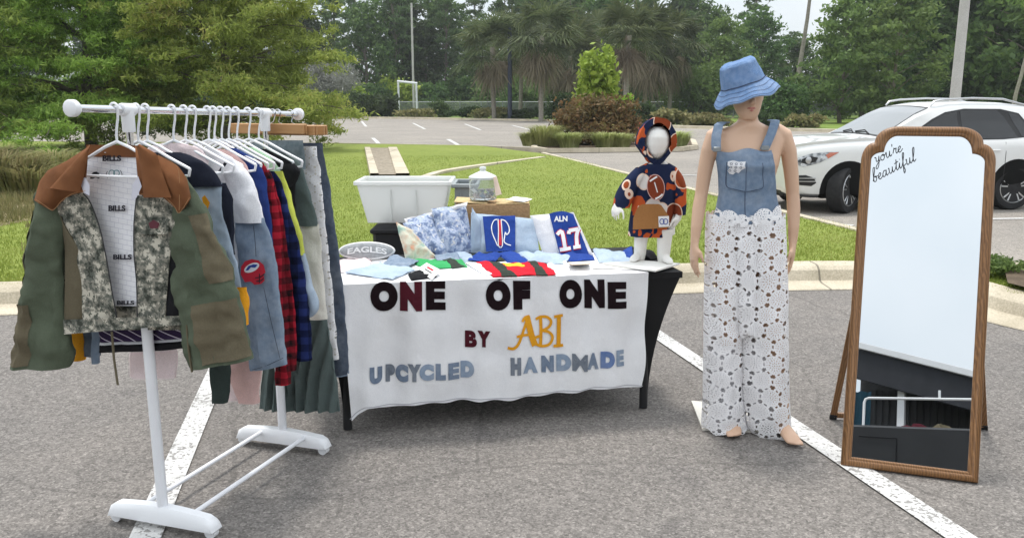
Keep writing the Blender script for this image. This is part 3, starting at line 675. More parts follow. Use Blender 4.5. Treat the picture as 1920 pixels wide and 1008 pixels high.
M['concrete_pole'] = weathered('concrete_pole', (.42, .41, .38), (.56, .55, .52), 1.5, 60, .15)
mb = MB(); b = Vector((far(1117, 27) + .02, 27, 0)); mb.tube([b, b + Vector((.0, 0, 3)), b + Vector((.0, 0, 8.5))], [.165, .15, .125], 16)
t = thing('lamp_pole', 'tall pale tapered concrete lamp pole behind the white car', 'lamp pole', tuple(b)); mb.build('pole', M['concrete_pole'], t)
mb = MB(); mb.box(b + Vector((0, 0, .2)), (.6, .6, .4), None, .03); mb.build('footing', M['kerb'], t)
mb = MB(); mb.tube([b + Vector((0, 0, 8.45)), b + Vector((-1.0, 0, 8.75))], .04, 8); mb.build('arm', M['galv'], t)
mb = MB(); mb.box(b + Vector((-1.3, 0, 8.78)), (.7, .3, .14), None, .03); mb.build('lamp_head', M['galv'], t)
M['navy_pole'] = mat('blue_painted_pole', (.035, .045, .075), .5, .4)
mb = MB(); q = far(597.5, 73); mb.tube([(q, 73, 0), (q, 73, 7.5)], [.19, .17], 12); t = thing('dark_pole', 'straight dark blue pole between two palm trunks', 'pole', (q, 73, 0)); mb.build('pole', M['navy_pole'], t)
mb = MB(); q = far(485, 92); mb.tube([(q, 92, 0), (q, 92, 11.5)], [.13, .1], 10); t = thing('thin_pole', 'thin pale grey pole behind the goal frame', 'pole', (q, 92, 0)); mb.build('pole', M['concrete_pole'], t)
M['red'] = mat('red_paint', (.55, .05, .03), .5, .4)
p = gp(746, 131); mb = MB(); mb.lathe(p, [(.16, 0), (.16, .06), (.11, .08), (.11, .55), (.15, .57), (.15, .62), (.11, .66), (.06, .74), (.0, .76)], 14); mb.tube([p + Vector((-.2, 0, .45)), p + Vector((.2, 0, .45))], .055, 8)
tag(mb.build('fire_hydrant', M['red']), 'small red hydrant at the far edge of the lot behind the hooded mannequin', 'hydrant')

# ================================================================== CLOTHES RAIL
RU, RR = Vector((.31, .951, 0)).normalized(), Vector((.951, -.31, 0)).normalized()
R0, BAR = Vector((-1.305, 2.95, 0)), 1.513
def bt(t, z=None): return R0 + RU * t + Vector((0, 0, 1.5425 - .028 * t if z is None else z))     # the bar rises a little towards the camera
rail = thing('clothes_rail', 'white wheeled clothes rail with a chrome bar full of hanging garments', 'clothes rail', tuple(R0 + RU * .4))
def part(nm, m, mb, par, **k): return mb.build(nm, m, par, **k)
mb = MB(); mb.tube([bt(-.235), bt(1.07)], .0125, 14); part('hanging_bar', M['chrome'], mb, rail)
for a, b in ((-.25, -.215), (1.05, 1.085)):
    mb = MB(); mb.tube([bt(a), bt(a + .004), bt(b - .012), bt(b)], [.022, .027, .027, .019], 18); part('end_cap', M['white_plastic'], mb, rail)
for t in (0, .8):
    mb = MB(); mb.tube([R0 + RU * t + Vector((0, 0, .05)), R0 + RU * t + Vector((0, 0, .93))], .0195, 16); part('post', M['white_metal'], mb, rail)
    mb = MB(); mb.tube([R0 + RU * t + Vector((0, 0, .92)), bt(t)], .0125, 14); part('upper_post', M['chrome'], mb, rail)
    mb = MB(); mb.tube([bt(t) - Vector((0, 0, .075)), bt(t) - Vector((0, 0, .07)), bt(t)], [.019, .021, .022], 14); mb.tube([bt(t - .03), bt(t - .026), bt(t + .026), bt(t + .03)], [.019, .0215, .0215, .019], 14); part('connector', M['white_plastic'], mb, rail)
    prof = [(-.235, .045), (-.225, .07), (-.20, .083), (-.1, .092), (0, .097), (.1, .092), (.20, .083), (.225, .07), (.235, .045)]
    vs = []; o = R0 + RU * t
    for x, z in prof:
        for yy, zz in ((-.03, .032), (-.031, z - .018), (-.018, z), (.018, z), (.031, z - .018), (.03, .032)): vs.append(o + RR * x + RU * yy + Vector((0, 0, max(zz, .03))))
    n = 6; fs = [[i * n + k, i * n + (k + 1) % n, (i + 1) * n + (k + 1) % n, (i + 1) * n + k] for i in range(len(prof) - 1) for k in range(n)] + [list(range(n - 1, -1, -1)), list(range((len(prof) - 1) * n, len(prof) * n))]
    mb = MB(); mb.add(vs, fs); ft = part('foot', M['white_plastic'], mb, rail, sharp=50)
    for x in (-.215, .21):
        c = o + RR * x + Vector((0, 0, .022)); mb = MB(); mb.tube([c - RU * .014, c + RU * .014], .022, 16); mb.box(c + Vector((0, 0, .02)), (.03, .036, .026), None, .006); part('caster', M['white_plastic'], mb, ft)
for x in (-.1, .125):
    mb = MB(); mb.tube([R0 + RR * x + RU * -.0 + Vector((0, 0, .075)), R0 + RR * x + RU * .8 + Vector((0, 0, .075))], .0095, 10); part('lower_rail', M['white_metal'], mb, rail)

def hanger(t, label, dx=0.0, w_=.205, tw=0.0):
    b = bt(t); Z = Vector((0, 0, 1)); rr = (RR * math.cos(tw) + RU * math.sin(tw))
    h = thing('hanger', label, 'hanger', tuple(b + Z * -.2), 0, 'white plastic hangers on the rail')
    pts = [b + rr * (-.016 * math.cos(a)) + Z * (.017 * math.sin(a)) for a in [R(-20 + 20 * k) for k in range(11)]]
    pts = [b + rr * .0165 * math.cos(R(a)) + Z * (.0165 * math.sin(R(a)) + .004) for a in range(200, -31, -23)]
    nk_ = b - Z * .112
    pts += [b + rr * .012 - Z * .03, b + rr * .004 - Z * .06, b - Z * .085, nk_]
    mb = MB(); mb.tube(pts, .0042, 8); mb.build('hook', M['white_plastic'], h)
    mb = MB(); L_ = nk_ - rr * w_ - Z * .085; Rr = nk_ + rr * w_ - Z * .085
    mb.tube([nk_ + Z * .006, nk_ - rr * .05 - Z * .012, nk_ - rr * w_ * .6 - Z * .048, L_], .0055, 8); mb.tube([nk_ + Z * .006, nk_ + rr * .05 - Z * .012, nk_ + rr * w_ * .6 - Z * .048, Rr], .0055, 8)
    mb.tube([L_, L_ - Z * .022 + rr * .006, L_ - Z * .026 + rr * .03, Rr - Z * .026 - rr * .03, Rr - Z * .022 - rr * .006, Rr], .0052, 8)
    mb.build('frame', M['white_plastic'], h); return h

# ---- fabric surfaces drawn in the plane of a hanger
def itp(rows, step):
    rows = [tuple(map(float, r)) for r in rows]; out = []
    for i in range(len(rows) - 1):
        a, b = rows[i], rows[i + 1]; p, q = rows[max(i - 1, 0)], rows[min(i + 2, len(rows) - 1)]; k = max(1, int(abs(b[0] - a[0]) / step))
        for j in range(k):
            t = j / k; r = [a[0] + (b[0] - a[0]) * t]
            for c in range(1, len(a)):
                m0 = (b[c] - p[c]) / max(1e-6, b[0] - p[0]) * (b[0] - a[0]); m1 = (q[c] - a[c]) / max(1e-6, q[0] - a[0]) * (b[0] - a[0]); d = b[c] - a[c]
                m0 = max(-abs(3 * d), min(abs(3 * d), m0)); m1 = max(-abs(3 * d), min(abs(3 * d), m1))
                r.append((2 * t ** 3 - 3 * t * t + 1) * a[c] + (t ** 3 - 2 * t * t + t) * m0 + (-2 * t ** 3 + 3 * t * t) * b[c] + (t ** 3 - t * t) * m1)
            out.append(r)
    return out + [list(rows[-1])]
def rows_tube(mb, P0, nrm, rows, depth, n=40, step=4, fold=.0, fk=9.0, wr=.007, seed=0, arc=(0, 1), lift=0.0, cap=False, slant=0.0, pin=.35, scal=0.0, mi=0, sub=None):
    """closed cloth tube whose left and right outlines are rows of (py, left px, right px) in the plane P0, nrm"""
    rr = Vector((nrm.y, -nrm.x, 0)).normalized(); R_ = itp(rows, step); vs = []; uv = []; full = arc == (0, 1); W = n if full else n + 1
    keep = 0
    for j, r in enumerate(R_):
        if sub and not sub[0] <= j / (len(R_) - 1) <= sub[1]: continue
        keep += 1
        a, b = pp(r[1], r[0] + slant * r[1], P0, nrm), pp(r[2], r[0] + slant * r[2], P0, nrm); c = (a + b) / 2; hv = (b - a) / 2; v = j / (len(R_) - 1)
        dp = depth * (pin + (1 - pin) * min(1, v * 4)) if not callable(depth) else depth(v)
        for i in range(W):
            g_ = 2 * math.pi * (arc[0] + (arc[1] - arc[0]) * i / n); cx, sx = math.cos(g_), math.sin(g_)
            x = math.copysign(abs(cx) ** .75, cx) * (1 + lift / max(.02, hv.length)); p = c + hv * x
            y = sx * (dp + lift) * (1 - .0 * abs(x))
            y += fold * min(1, v * 1.5) * math.sin(fk * 2 * math.pi * hv.length * (x + 1) + seed + 1.5 * noise.noise(Vector((x * 3, v * 3, seed)))) * (1 if sx <= 0 else -1) * (1 - cx * cx * .6)
            q = p + nrm * y; q += nrm * wr * (noise.noise(q * 13 + Vector((seed, 0, 0))) * 1.6 + noise.noise(q * 31 + Vector((seed, 4, 0))))
            if scal and j == len(R_) - 1: q.z += scal * abs(math.sin(i * math.pi * 6 / n))
            vs.append(q); uv.append((p.dot(rr), p.z))
    fs = [[j * W + i, j * W + (i + 1) % W, (j + 1) * W + (i + 1) % W, (j + 1) * W + i] for j in range(keep - 1) for i in range(n)]
    if cap: fs.append(list(range(W - 1, -1, -1))); fs.append(list(range((keep - 1) * W, keep * W)))
    mb.add(vs, fs, uv, mi)
def G_(t, off=0.0): return (R0 + RU * (t + off), RU)
def on(P0, nrm, lift=0.0):
    return lambda u, v, l=0.0: pp(u, v, P0 - nrm * (lift + l), nrm)
def sheet_px(mb, P0, nrm, left, right, nu=14, nv=26, bulge=.0, wr=.003, seed=0, lift=0.0, thick=.004, fold=.0, mi=0):
    """cloth sheet between two outlines given as photo points, slightly bulged, with thickness"""
    def poly(L, t):
        d = [0]
        for a, b in zip(L[:-1], L[1:]): d.append(d[-1] + math.hypot(b[0] - a[0], b[1] - a[1]))
        s = t * d[-1]
        for i in range(len(L) - 1):
            if s <= d[i + 1] + 1e-9: k = (s - d[i]) / max(1e-9, d[i + 1] - d[i]); return (L[i][0] + (L[i + 1][0] - L[i][0]) * k, L[i][1] + (L[i + 1][1] - L[i][1]) * k)
        return L[-1]
    rr = Vector((nrm.y, -nrm.x, 0)).normalized(); vs = []; uv = []
    for side in (0, 1):
        for j in range(nv + 1):
            a, b = poly(left, j / nv), poly(right, j / nv)
            for i in range(nu + 1):
                u = i / nu; qx, qy = a[0] + (b[0] - a[0]) * u, a[1] + (b[1] - a[1]) * u; p = pp(qx, qy, P0, nrm)
                y = -lift - bulge * math.sin(math.pi * u) ** .8 - (thick if side == 0 else 0)
                y += wr * (noise.noise(p * 12 + Vector((seed, 0, 0))) * 1.8 + noise.noise(p * 30 + Vector((seed, 7, 0)))) + fold * math.sin(u * 14 + seed + 2 * noise.noise(p * 5)) 
                vs.append(pp(qx, qy, P0 + nrm * y, nrm)); uv.append((p.dot(rr), p.z))
    W = nu + 1; Nn = W * (nv + 1); fs = []
    for j in range(nv):
        for i in range(nu):
            fs.append([j * W + i, j * W + i + 1, (j + 1) * W + i + 1, (j + 1) * W + i]); fs.append([Nn + (j + 1) * W + i, Nn + (j + 1) * W + i + 1, Nn + j * W + i + 1, Nn + j * W + i])
    for j in range(nv): fs += [[j * W, (j + 1) * W, Nn + (j + 1) * W, Nn + j * W], [j * W + nu, Nn + j * W + nu, Nn + (j + 1) * W + nu, (j + 1) * W + nu]]
    for i in range(nu): fs += [[i, Nn + i, Nn + i + 1, i + 1], [nv * W + i, nv * W + i + 1, Nn + nv * W + i + 1, Nn + nv * W + i]]
    mb.add(vs, fs, uv, mi)

# ---- fabrics
M['navy'] = cloth('navy_cloth', (.016, .019, .032)); M['denim'] = denim('denim_mid', (.20, .27, .37)); M['denim_pale'] = denim('denim_pale', (.36, .45, .56), .5, .35)
M['denim_dark'] = denim('denim_dark', (.07, .095, .14), .3, .6); M['white'] = cloth('white_cotton', (.80, .80, .83), .05); M['pink'] = cloth('pink_cotton', (.74, .50, .47), .06)
M['pink2'] = cloth('pale_pink_cotton', (.82, .68, .68), .06); M['royal'] = cloth('royal_blue_cloth', (.025, .05, .20)); M['mint'] = cloth('mint_cloth', (.50, .72, .48), .1); M['lime'] = cloth('lime_cloth', (.55, .60, .10), .1)
M['black'] = cloth('black_cotton', (.012, .012, .014)); M['greygreen'] = cloth('grey_green_cloth', (.10, .13, .125), .15); M['teal'] = denim('teal_denim', (.15, .20, .22)); M['darkgreen'] = cloth('dark_green_cloth', (.04, .055, .05))
M['orange'] = cloth('orange_patch', (.75, .33, .02)); M['cord'] = None; M['cream'] = cloth('cream_cloth', (.72, .69, .62), .1)
g = G('corduroy_brown'); uv = g.sep(g.co('UV')); wv = g.math('SINE', g.math('MULTIPLY', uv[0], 1500.0)); c = g.ramp(g.noise(9, 4), [(.3, (.155, .062, .026)), (.7, (.245, .102, .043))])
c = g.mix(g.math('MULTIPLY', g.math('ADD', wv, 1), .12), c, (.11, .045, .018)); g.bump(g.math('ADD', g.noise(14, 3), g.math('MULTIPLY', wv, .04)), .3, .02); M['cord'] = g.fin(c, .9, .15)
def plaid(name, ca, cb, per=.05):
    g = G(name); uv = g.sep(g.co('UV'))
    def sq(s): return g.math('GREATER_THAN', g.math('FRACT', g.math('MULTIPLY', s, 1 / per)), .5)
    a, b = sq(uv[0]), sq(uv[1]); lv = g.math('MULTIPLY', g.math('ADD', a, b), .5)
    c = g.ramp(lv, [(0, ca), (.5, tuple((x + y) * .36 for x, y in zip(ca, cb))), (1, cb)]); c = g.mix(.25, c, g.ramp(g.noise(40, 3), [(.3, (0, 0, 0)), (.7, ca)]))
    g.bump(g.noise(14, 3), .3, .02); return g.fin(c, .92, .1)
M['redplaid'] = plaid('red_black_plaid', (.42, .018, .035), (.012, .010, .012), .052); M['blueplaid'] = plaid('blue_black_plaid', (.022, .035, .14), (.006, .007, .014), .06)
g = G('digital_camouflage'); uv = g.co('UV'); sn = g.n('VectorMath', operation='SNAP'); g.put(sn.inputs[0], uv); sn.inputs[1].default_value = (.0042, .0042, .0042)
nn = g.noise(26, 3, sn.outputs[0], .62); n2 = g.noise(60, 2, g.mapping(sn.outputs[0], loc=(3, 3, 3)), .6)
c = g.ramp(nn, [(0, (.055, .06, .05)), (.40, (.13, .135, .115)), (.47, (.25, .24, .20)), (.55, (.52, .49, .41))], True); c = g.mix(g.math('GREATER_THAN', n2, .60), c, (.10, .11, .09))
g.bump(g.noise(14, 3), .4, .02); M['camo'] = g.fin(c, .92, .1)
M['olive'] = cloth('olive_cloth', (.095, .115, .078), .12); M['olive2'] = cloth('brown_olive_cloth', (.135, .115, .075), .12)
g = G('white_lining'); br = g.n('TexBrick', {'Color1': (.84, .84, .87, 1), 'Color2': (.87, .87, .90, 1), 'Mortar': (.60, .60, .67, 1), 'Scale': 14.0, 'Mortar Size': .012}); g.put(br.inputs['Vector'], g.mapping(g.co('UV'), rot=(0, 0, .12)))
g.bump(g.noise(11, 3), .35, .02); M['lining'] = g.fin(br.outputs['Color'], .9, .15)
M['print_dark'] = mat('dark_print', (.03, .03, .04), .9, .1); M['print_red'] = mat('red_print', (.55, .03, .05), .85, .15); M['print_blue'] = mat('blue_print', (.03, .07, .33), .85, .15); M['print_white'] = mat('white_print', (.82, .82, .82), .85, .15, var=.04)
M['zip'] = mat('zip', (.03, .03, .032), .6, .3)

# ---- the camouflage jacket at the front of the rail
JT = -.06; JP, JN = G_(JT)
hanger(JT - .0, 'white plastic hanger in the camouflage jacket, nearest on the rail')
jk = thing('jacket', 'cropped camouflage jacket with brown yoke and olive sleeves at the front of the rail', 'jacket', tuple(JP + Vector((0, 0, .75))))
mb = MB(); sheet_px(mb, JP, JN, [(97, 150), (97, 205), (104, 250), (118, 330)], [(166, 150), (166, 205), (165, 250), (165, 330)], 16, 30, -.008, .003, 3, -.030); lin = mb.build('lining', M['lining'], jk)
mb = MB(); sheet_px(mb, JP, JN, [(50, 188), (70, 215), (74, 300), (74, 358)], [(222, 188), (212, 215), (206, 300), (212, 358)], 20, 24, -.008, .003, 5, -.046); mb.build('back_panel', M['camo'], jk)
fn = on(JP, JN, -.020)
for x0, y0, x1, y1, s_ in ((120, 160.5, 142, 153.5, 'BILLS'), (127, 219, 147, 212, 'BILLS'), (132.5, 275.5, 154.5, 269.5, 'BILLS'), (137, 328.5, 157.5, 323.5, 'BILLS')): mb = MB(); letters(mb, s_, fn, x0, y0, x1, y1, .075, fine=.25); mb.build('lettering', M['print_dark'], lin)
mb = MB(); fillpoly(mb, [(105.5, 181), (106, 177), (109, 173.5), (113, 172.5), (116, 174.5), (117.5, 178), (116, 181), (112, 179.5), (109, 181)], fn)
ribbon(mb, [(126, 172), (124.5, 176), (126, 180.5)], fn, .7); ribbon(mb, [(141, 171), (143, 175.5), (142, 180)], fn, .7); mb.build('lining_logo', M['print_dark'], lin)
M['print_teal'] = mat('teal_print', (.10, .22, .24), .85, .15); mb = MB()
for cx in (131, 136.5): ribbon(mb, ell(cx, 174.5, 3.4, 3.6, 14) + [(cx + 3.4, 174.5)], fn, 1.0, 0, 1)
mb.build('lining_logo', M['print_teal'], lin)
mb = MB(); sheet_px(mb, JP, JN, [(62, 208), (74, 232), (84, 252), (90, 275), (93, 300), (97, 348)], [(97, 196), (106, 208), (117, 238), (124, 270), (131, 310), (138, 350)], 16, 34, .012, .005, 11, .005); mb.build('front_panel', M['camo'], jk)
mb = MB(); sheet_px(mb, JP, JN, [(70, 222), (76, 262), (76, 300), (75, 346)], [(76, 236), (93, 262), (95, 300), (99, 347)], 6, 20, .008, .004, 13, .003); mb.build('side_panel', M['olive2'], jk)
mb = MB(); sheet_px(mb, JP, JN, [(160, 200), (157, 232), (157, 268), (160, 300), (161, 349)], [(212, 208), (208, 232), (200, 262), (197, 300), (193, 347)], 16, 34, .012, .005, 17, .005); rp_front = mb.build('front_panel', M['camo'], jk)
mb = MB(); sheet_px(mb, JP, JN, [(196, 262), (197, 300), (194, 346)], [(206, 262), (209, 300), (213, 340)], 5, 14, .004, .003, 19, .0); mb.build('side_panel', M['black'], jk)
mb = MB(); ribbon(mb, [(97, 198), (106, 209), (117, 239), (124, 271), (131, 311), (138, 350)], on(JP, JN, .0165), 1.6); ribbon(mb, [(160, 201), (157, 233), (157, 269), (160, 301), (161, 349)], on(JP, JN, .0165), 1.5); mb.build('zip', M['zip'], jk)
mb = MB(); sheet_px(mb, JP, JN, [(74, 346), (75, 363)], [(214, 341), (214, 352)], 30, 5, .02, .004, 23, .012, fold=.003); mb.build('hem_band', M['camo'], jk)
mb = MB(); sheet_px(mb, JP, JN, [(163, 230), (164, 246)], [(198, 229), (197, 246)], 8, 5, .004, .002, 29, .020); pk = mb.build('chest_pocket', M['camo'], jk)
mb = MB(); fillpoly(mb, [(174, 233), (180, 229), (187, 233), (185, 239), (176, 239)], on(JP, JN, .032)); mb.build('crest', mat('crest_print', (.12, .04, .05), .9, .1), jk)
# yoke, collar
mb = MB(); sheet_px(mb, JP, JN, [(104, 143), (78, 160), (56, 171), (46, 184), (40, 206)], [(100, 196), (84, 200), (72, 208), (62, 219), (52, 214)], 12, 22, .03, .005, 31, .030); mb.build('yoke', M['cord'], jk)
mb = MB(); sheet_px(mb, JP, JN, [(158, 143), (184, 153), (208, 165), (219, 180), (224, 203)], [(163, 200), (190, 202), (204, 214), (210, 222), (216, 216)], 12, 22, .03, .005, 37, .030); mb.build('yoke', M['cord'], jk)
mb = MB(); sheet_px(mb, JP, JN, [(105, 141), (96, 150), (78, 170), (58, 192)], [(105, 146), (102, 160), (98, 180), (93, 197)], 8, 18, .012, .003, 41, .066); mb.build('collar', M['cord'], jk)
mb = MB(); sheet_px(mb, JP, JN, [(160, 143), (163, 158), (166, 180), (168, 203)], [(163, 140), (184, 152), (191, 176), (201, 203)], 8, 18, .012, .003, 43, .066); mb.build('collar', M['cord'], jk)
mb = MB(); sheet_px(mb, JP, JN, [(101, 141), (100, 155)], [(162, 142), (163, 156)], 14, 6, -.012, .002, 47, -.022); mb.build('neckband', M['cord'], jk)
M['tan_thread'] = mat('tan_stitching', (.42, .24, .12), .9, .1)
for ln in ([(100, 195), (84, 199), (72, 207), (62, 217.5), (53, 212.5), (42, 205)], [(165, 199), (190, 201), (204, 213), (210, 221), (222, 203)], [(185, 153), (205, 164), (210, 178), (210, 218)]):
    mb = MB(); ribbon(mb, ln, on(JP, JN, .066), .5, 0, 4); mb.build('stitching', M['tan_thread'], jk)
for pl in ([(97, 174), (94, 186), (98, 197), (105, 201)], [(162, 178), (166, 190), (160, 203), (154, 207)]):
    mb = MB(); fillpoly(mb, pl + [((pl[0][0] + pl[3][0]) / 2 + (4 if pl[0][0] < 120 else -3), 188)], on(JP, JN, .064)); mb.build('facing', M['lining'], jk)
# sleeves
SL = [(186, 46, 58), (198, 43, 70), (218, 41, 76), (260, 34, 75), (300, 31, 74), (350, 24, 78), (385, 18, 84), (401, 15, 82)]
SR = [(178, 204, 218), (194, 202, 228), (220, 204, 239), (260, 202, 257), (300, 204, 272), (350, 212, 284), (385, 219, 293), (397, 222, 297)]
for rows, sd, sl, patches in ((SL, 3, .0, (((.15, .6), (.495, .60)), ((.64, .985), (.49, .73)))), (SR, 8, -.16, (((.2, .58), (.80, .99)), ((.66, .99), (.73, 1.0))))):
    rows = [(y + (-sl * ((a + b) / 2)), a, b) for y, a, b in rows] if sl else rows
    kw = dict(step=4, fold=.011, fk=6, wr=.013, seed=sd, slant=sl, pin=.3)
    mb = MB(); rows_tube(mb, JP, JN, rows, .040, 36, **kw); s_ = mb.build('sleeve', M['olive'], jk)
    for sb, ar in patches:
        mb = MB(); rows_tube(mb, JP, JN, rows, .040, 12, arc=ar, lift=.004, sub=sb, **kw); mb.build('sleeve_patch', M['olive2'], s_)
for a, b in (((131, 360), (138, 422)), ((219, 352), (225, 407))):
    mb = MB(); f_ = on(JP, JN, .03); mb.tube([f_(a[0], a[1]), f_((a[0] + b[0]) / 2 - 1, (a[1] + b[1]) / 2), f_(*b)], .0045, 6); mb.build('drawstring', M['olive2'], jk)

# ---- the garments behind it, each in the plane of its own hanger
def garment(name, label, cat, t): return thing(name, label, cat, tuple(bt(t, .75)))
def tubes(root, t, nm, rows, m, depth=.02, off=0.0, **k):
    P0, N0 = G_(t, off); mb = MB(); rows_tube(mb, P0, N0, rows, depth, **k); return mb.build(nm, m, root)
t = .04; hanger(t, 'white plastic hanger of the purple striped jersey, hook beside the rail connector'); ga = garment('jersey', 'dark purple striped jersey showing only its hem below the camouflage jacket', 'jersey', t)
g = G('purple_stripes'); uv = g.sep(g.co('UV')); st = g.math('FRACT', g.math('MULTIPLY', g.math('ADD', g.math('MULTIPLY', uv[0], .35), uv[1]), 34.0)); c = g.ramp(st, [(0, (.035, .022, .06)), (.72, (.02, .014, .03)), (.73, (.55, .5, .6)), (.86, (.5, .45, .55)), (.87, (.02, .014, .03))], True); M['purple'] = g.fin(c, .9, .1)
tubes(ga, t, 'body', [(165, 120, 190), (200, 112, 205), (300, 112, 214), (352, 114, 222), (378, 117, 222)], M['purple'], .018, n=36, slant=-.05, fold=.002)
tubes(ga, t, 'hem', [(381, 117, 222), (384, 117, 222), (387, 117, 222), (390, 117, 222)], M['black'], .02, n=36, slant=-.05, fold=.002); tubes(ga, t, 'hem_stripe', [(378, 117, 222), (381, 117, 222)], M['white'], .021, n=36, slant=-.05, fold=.002)
t = .085; hanger(t, 'white plastic hanger of the navy and denim vest'); ga = garment('vest', 'navy and faded denim vest with a yellow diamond patch behind the camouflage jacket', 'vest', t)
tubes(ga, t, 'yoke', [(150, 178, 212), (153, 160, 220), (160, 140, 236), (172, 132, 250), (190, 130, 262)], M['navy'], .026, n=36, fold=.002)
tubes(ga, t, 'body', [(186, 130, 260), (225, 112, 262), (260, 106, 273), (300, 100, 282), (330, 94, 286), (364, 98, 276)], M['denim_pale'], .030, n=44, fold=.006)
tubes(ga, t, 'armhole', [(186, 248, 264), (205, 248, 273), (235, 256, 274), (262, 266, 275), (270, 271, 275)], M['navy'], .012, .012, n=20)
mb = MB(); P0, N0 = G_(t); fillpoly(mb, [(236.5, 203), (240, 200), (246, 209), (243, 219), (239, 214)], on(P0, N0, .034)); mb.build('patch', M['orange'], ga)
tubes(ga, t, 'side_panel', [(308, 278, 288), (330, 277, 290), (352, 282, 290)], M['orange'], .022, -.012, n=18); tubes(ga, t, 'side_panel', [(345, 84, 100), (393, 85, 99)], M['orange'], .02, -.012, n=18)
tubes(ga, t, 'tail', [(350, 98, 120), (388, 100, 117)], M['denim_dark'], .018, -.01, n=18); tubes(ga, t, 'tail', [(350, 106, 119), (397, 109, 116)], M['denim'], .012, -.035, n=14)
t = .22; hanger(t, 'white plastic hanger of the pale pink dress'); ga = garment('dress', 'pale pink long dress, lower edge hanging below the purple striped hem', 'dress', t)
tubes(ga, t, 'body', [(139, 190, 214), (143, 176, 228), (152, 165, 240), (165, 160, 244), (240, 160, 225), (330, 155, 212), (375, 152, 207), (413, 152, 207)], M['pink2'], .022, n=40, fold=.004)
t = .285; hanger(t, 'white plastic hanger of the dark green trousers, third behind the camouflage jacket'); ga = garment('trousers', 'dark green trouser leg hanging beside the pink legs', 'trousers', t)
tubes(ga, t, 'leg', [(150, 210, 240), (250, 228, 258), (395, 246, 271), (443, 249, 266)], M['darkgreen'], .018, n=28, fold=.004)
t = .335; hanger(t, 'white plastic hanger of the white shirt with denim sleeves'); ga = garment('shirt', 'white shirt with patched denim sleeve bearing a red helmet patch', 'shirt', t)
tubes(ga, t, 'body', [(145, 228, 249), (149, 220, 258), (156, 214, 272), (165, 210, 280), (185, 208, 284), (230, 206, 276), (280, 206, 281), (300, 210, 282)], M['white'], .024, n=40, fold=.004)
tubes(ga, t, 'sleeve', [(160, 258, 278), (170, 262, 287), (190, 267, 298), (232, 275, 310)], M['white'], .032, -.010, n=32, fold=.005)
sl_ = tubes(ga, t, 'denim_sleeve', [(276, 274, 310), (306, 278, 319), (345, 281, 325), (395, 287, 330), (440, 292, 334), (452, 295, 336)], M['denim'], .034, -.012, n=36, fold=.006, slant=-.16)
mb = MB(); P0, N0 = G_(t); ribbon(mb, [(297, 236), (299, 255), (300, 272)], on(P0, N0, .050), .9, 0, 4); ribbon(mb, [(295, 404.5), (310, 400.5), (332, 390.5)], on(P0, N0, .050), .8, 0, 4); ribbon(mb, [(309, 308), (317, 345), (328, 391)], on(P0, N0, .050), .8, 0, 4); mb.build('seam', M['denim_dark'], sl_)
mb = MB(); fp = on(P0, N0, .052)
fillpoly(mb, [(282, 293), (282.5, 284), (287, 277.5), (295, 275), (303, 276.5), (309, 282), (311, 290), (309, 294), (310, 300), (306, 304), (298, 305), (294, 301), (287, 302)], fp); pt_ = mb.build('helmet_patch', M['print_red'], sl_)
mb = MB(); fillpoly(mb, ell(295, 285, 9.5, 4.8, 20, -.45), fp, .0012); mb.build('patch_oval', M['print_white'], pt_); mb = MB(); fillpoly(mb, [(287.5, 288.5), (291, 283), (297, 281), (302, 281.5), (299, 285), (294, 284.5), (291, 288)], fp, .0024); mb.build('patch_emblem', M['print_blue'], pt_)
mb = MB(); ribbon(mb, [(299, 297), (305, 296), (310, 292)], fp, 1.2, 0, 3, .0012); ribbon(mb, [(300, 301), (306, 300), (309, 297)], fp, 1.2, 0, 3, .0012); ribbon(mb, [(304, 292), (304, 303)], fp, 1.2, 0, 3, .0016); mb.build('patch_mask', M['print_dark'], pt_)
mb = MB(); ribbon(mb, [(266, 160), (262, 166), (256.5, 174)], on(P0, N0, .048), 3.6); mb.build('collar_tip', M['navy'], ga)
t = .42; hanger(t, 'white plastic hanger of the long pink dress'); ga = garment('dress', 'salmon pink long dress whose lower end shows under the denim sleeve', 'dress', t)
tubes(ga, t, 'body', [(146, 250, 262), (150, 246, 272), (158, 242, 283), (170, 242, 291), (190, 243, 295), (235, 250, 302), (300, 256, 302), (395, 264, 306), (443, 280, 304)], M['pink'], .020, n=36, fold=.004)
tubes(ga, t, 'lining', [(380, 264, 284), (440, 268, 281)], M['pink2'], .012, .025, n=20)
t = .455; hanger(t, 'white plastic hanger of the royal blue shirt'); ga = garment('shirt', 'royal blue shirt shoulder between the pink dress and red plaid shirt', 'shirt', t)
tubes(ga, t, 'body', [(145, 266, 276), (149, 262, 284), (156, 260, 296), (166, 262, 306), (180, 264, 312), (240, 268, 318), (300, 275, 322)], M['royal'], .018, n=36, fold=.003)
t = .50; hanger(t, 'white plastic hanger of the red and black plaid shirt'); ga = garment('flannel_shirt', 'red and black buffalo plaid flannel shirt', 'shirt', t)
tubes(ga, t, 'body', [(158, 292, 304), (165, 292, 311), (180, 294, 320), (230, 298, 332), (330, 312, 345), (375, 322, 347), (405, 328, 347)], M['redplaid'], .018, .004, n=36, fold=.004)
tubes(ga, t, 'sleeve', [(162, 298, 309), (185, 299, 320), (230, 299, 327), (280, 306, 333), (340, 313, 338), (390, 322, 340), (421, 325, 340)], M['redplaid'], .026, -.012, n=30, fold=.005)
t = .545; hanger(t, 'white plastic hanger of the blue plaid shirt'); ga = garment('flannel_shirt', 'dark blue and black plaid flannel shirt', 'shirt', t)
tubes(ga, t, 'body', [(172, 310, 322), (182, 312, 328), (210, 316, 337), (250, 322, 348), (300, 328, 358), (350, 334, 364), (393, 340, 366)], M['blueplaid'], .020, n=34, fold=.004)
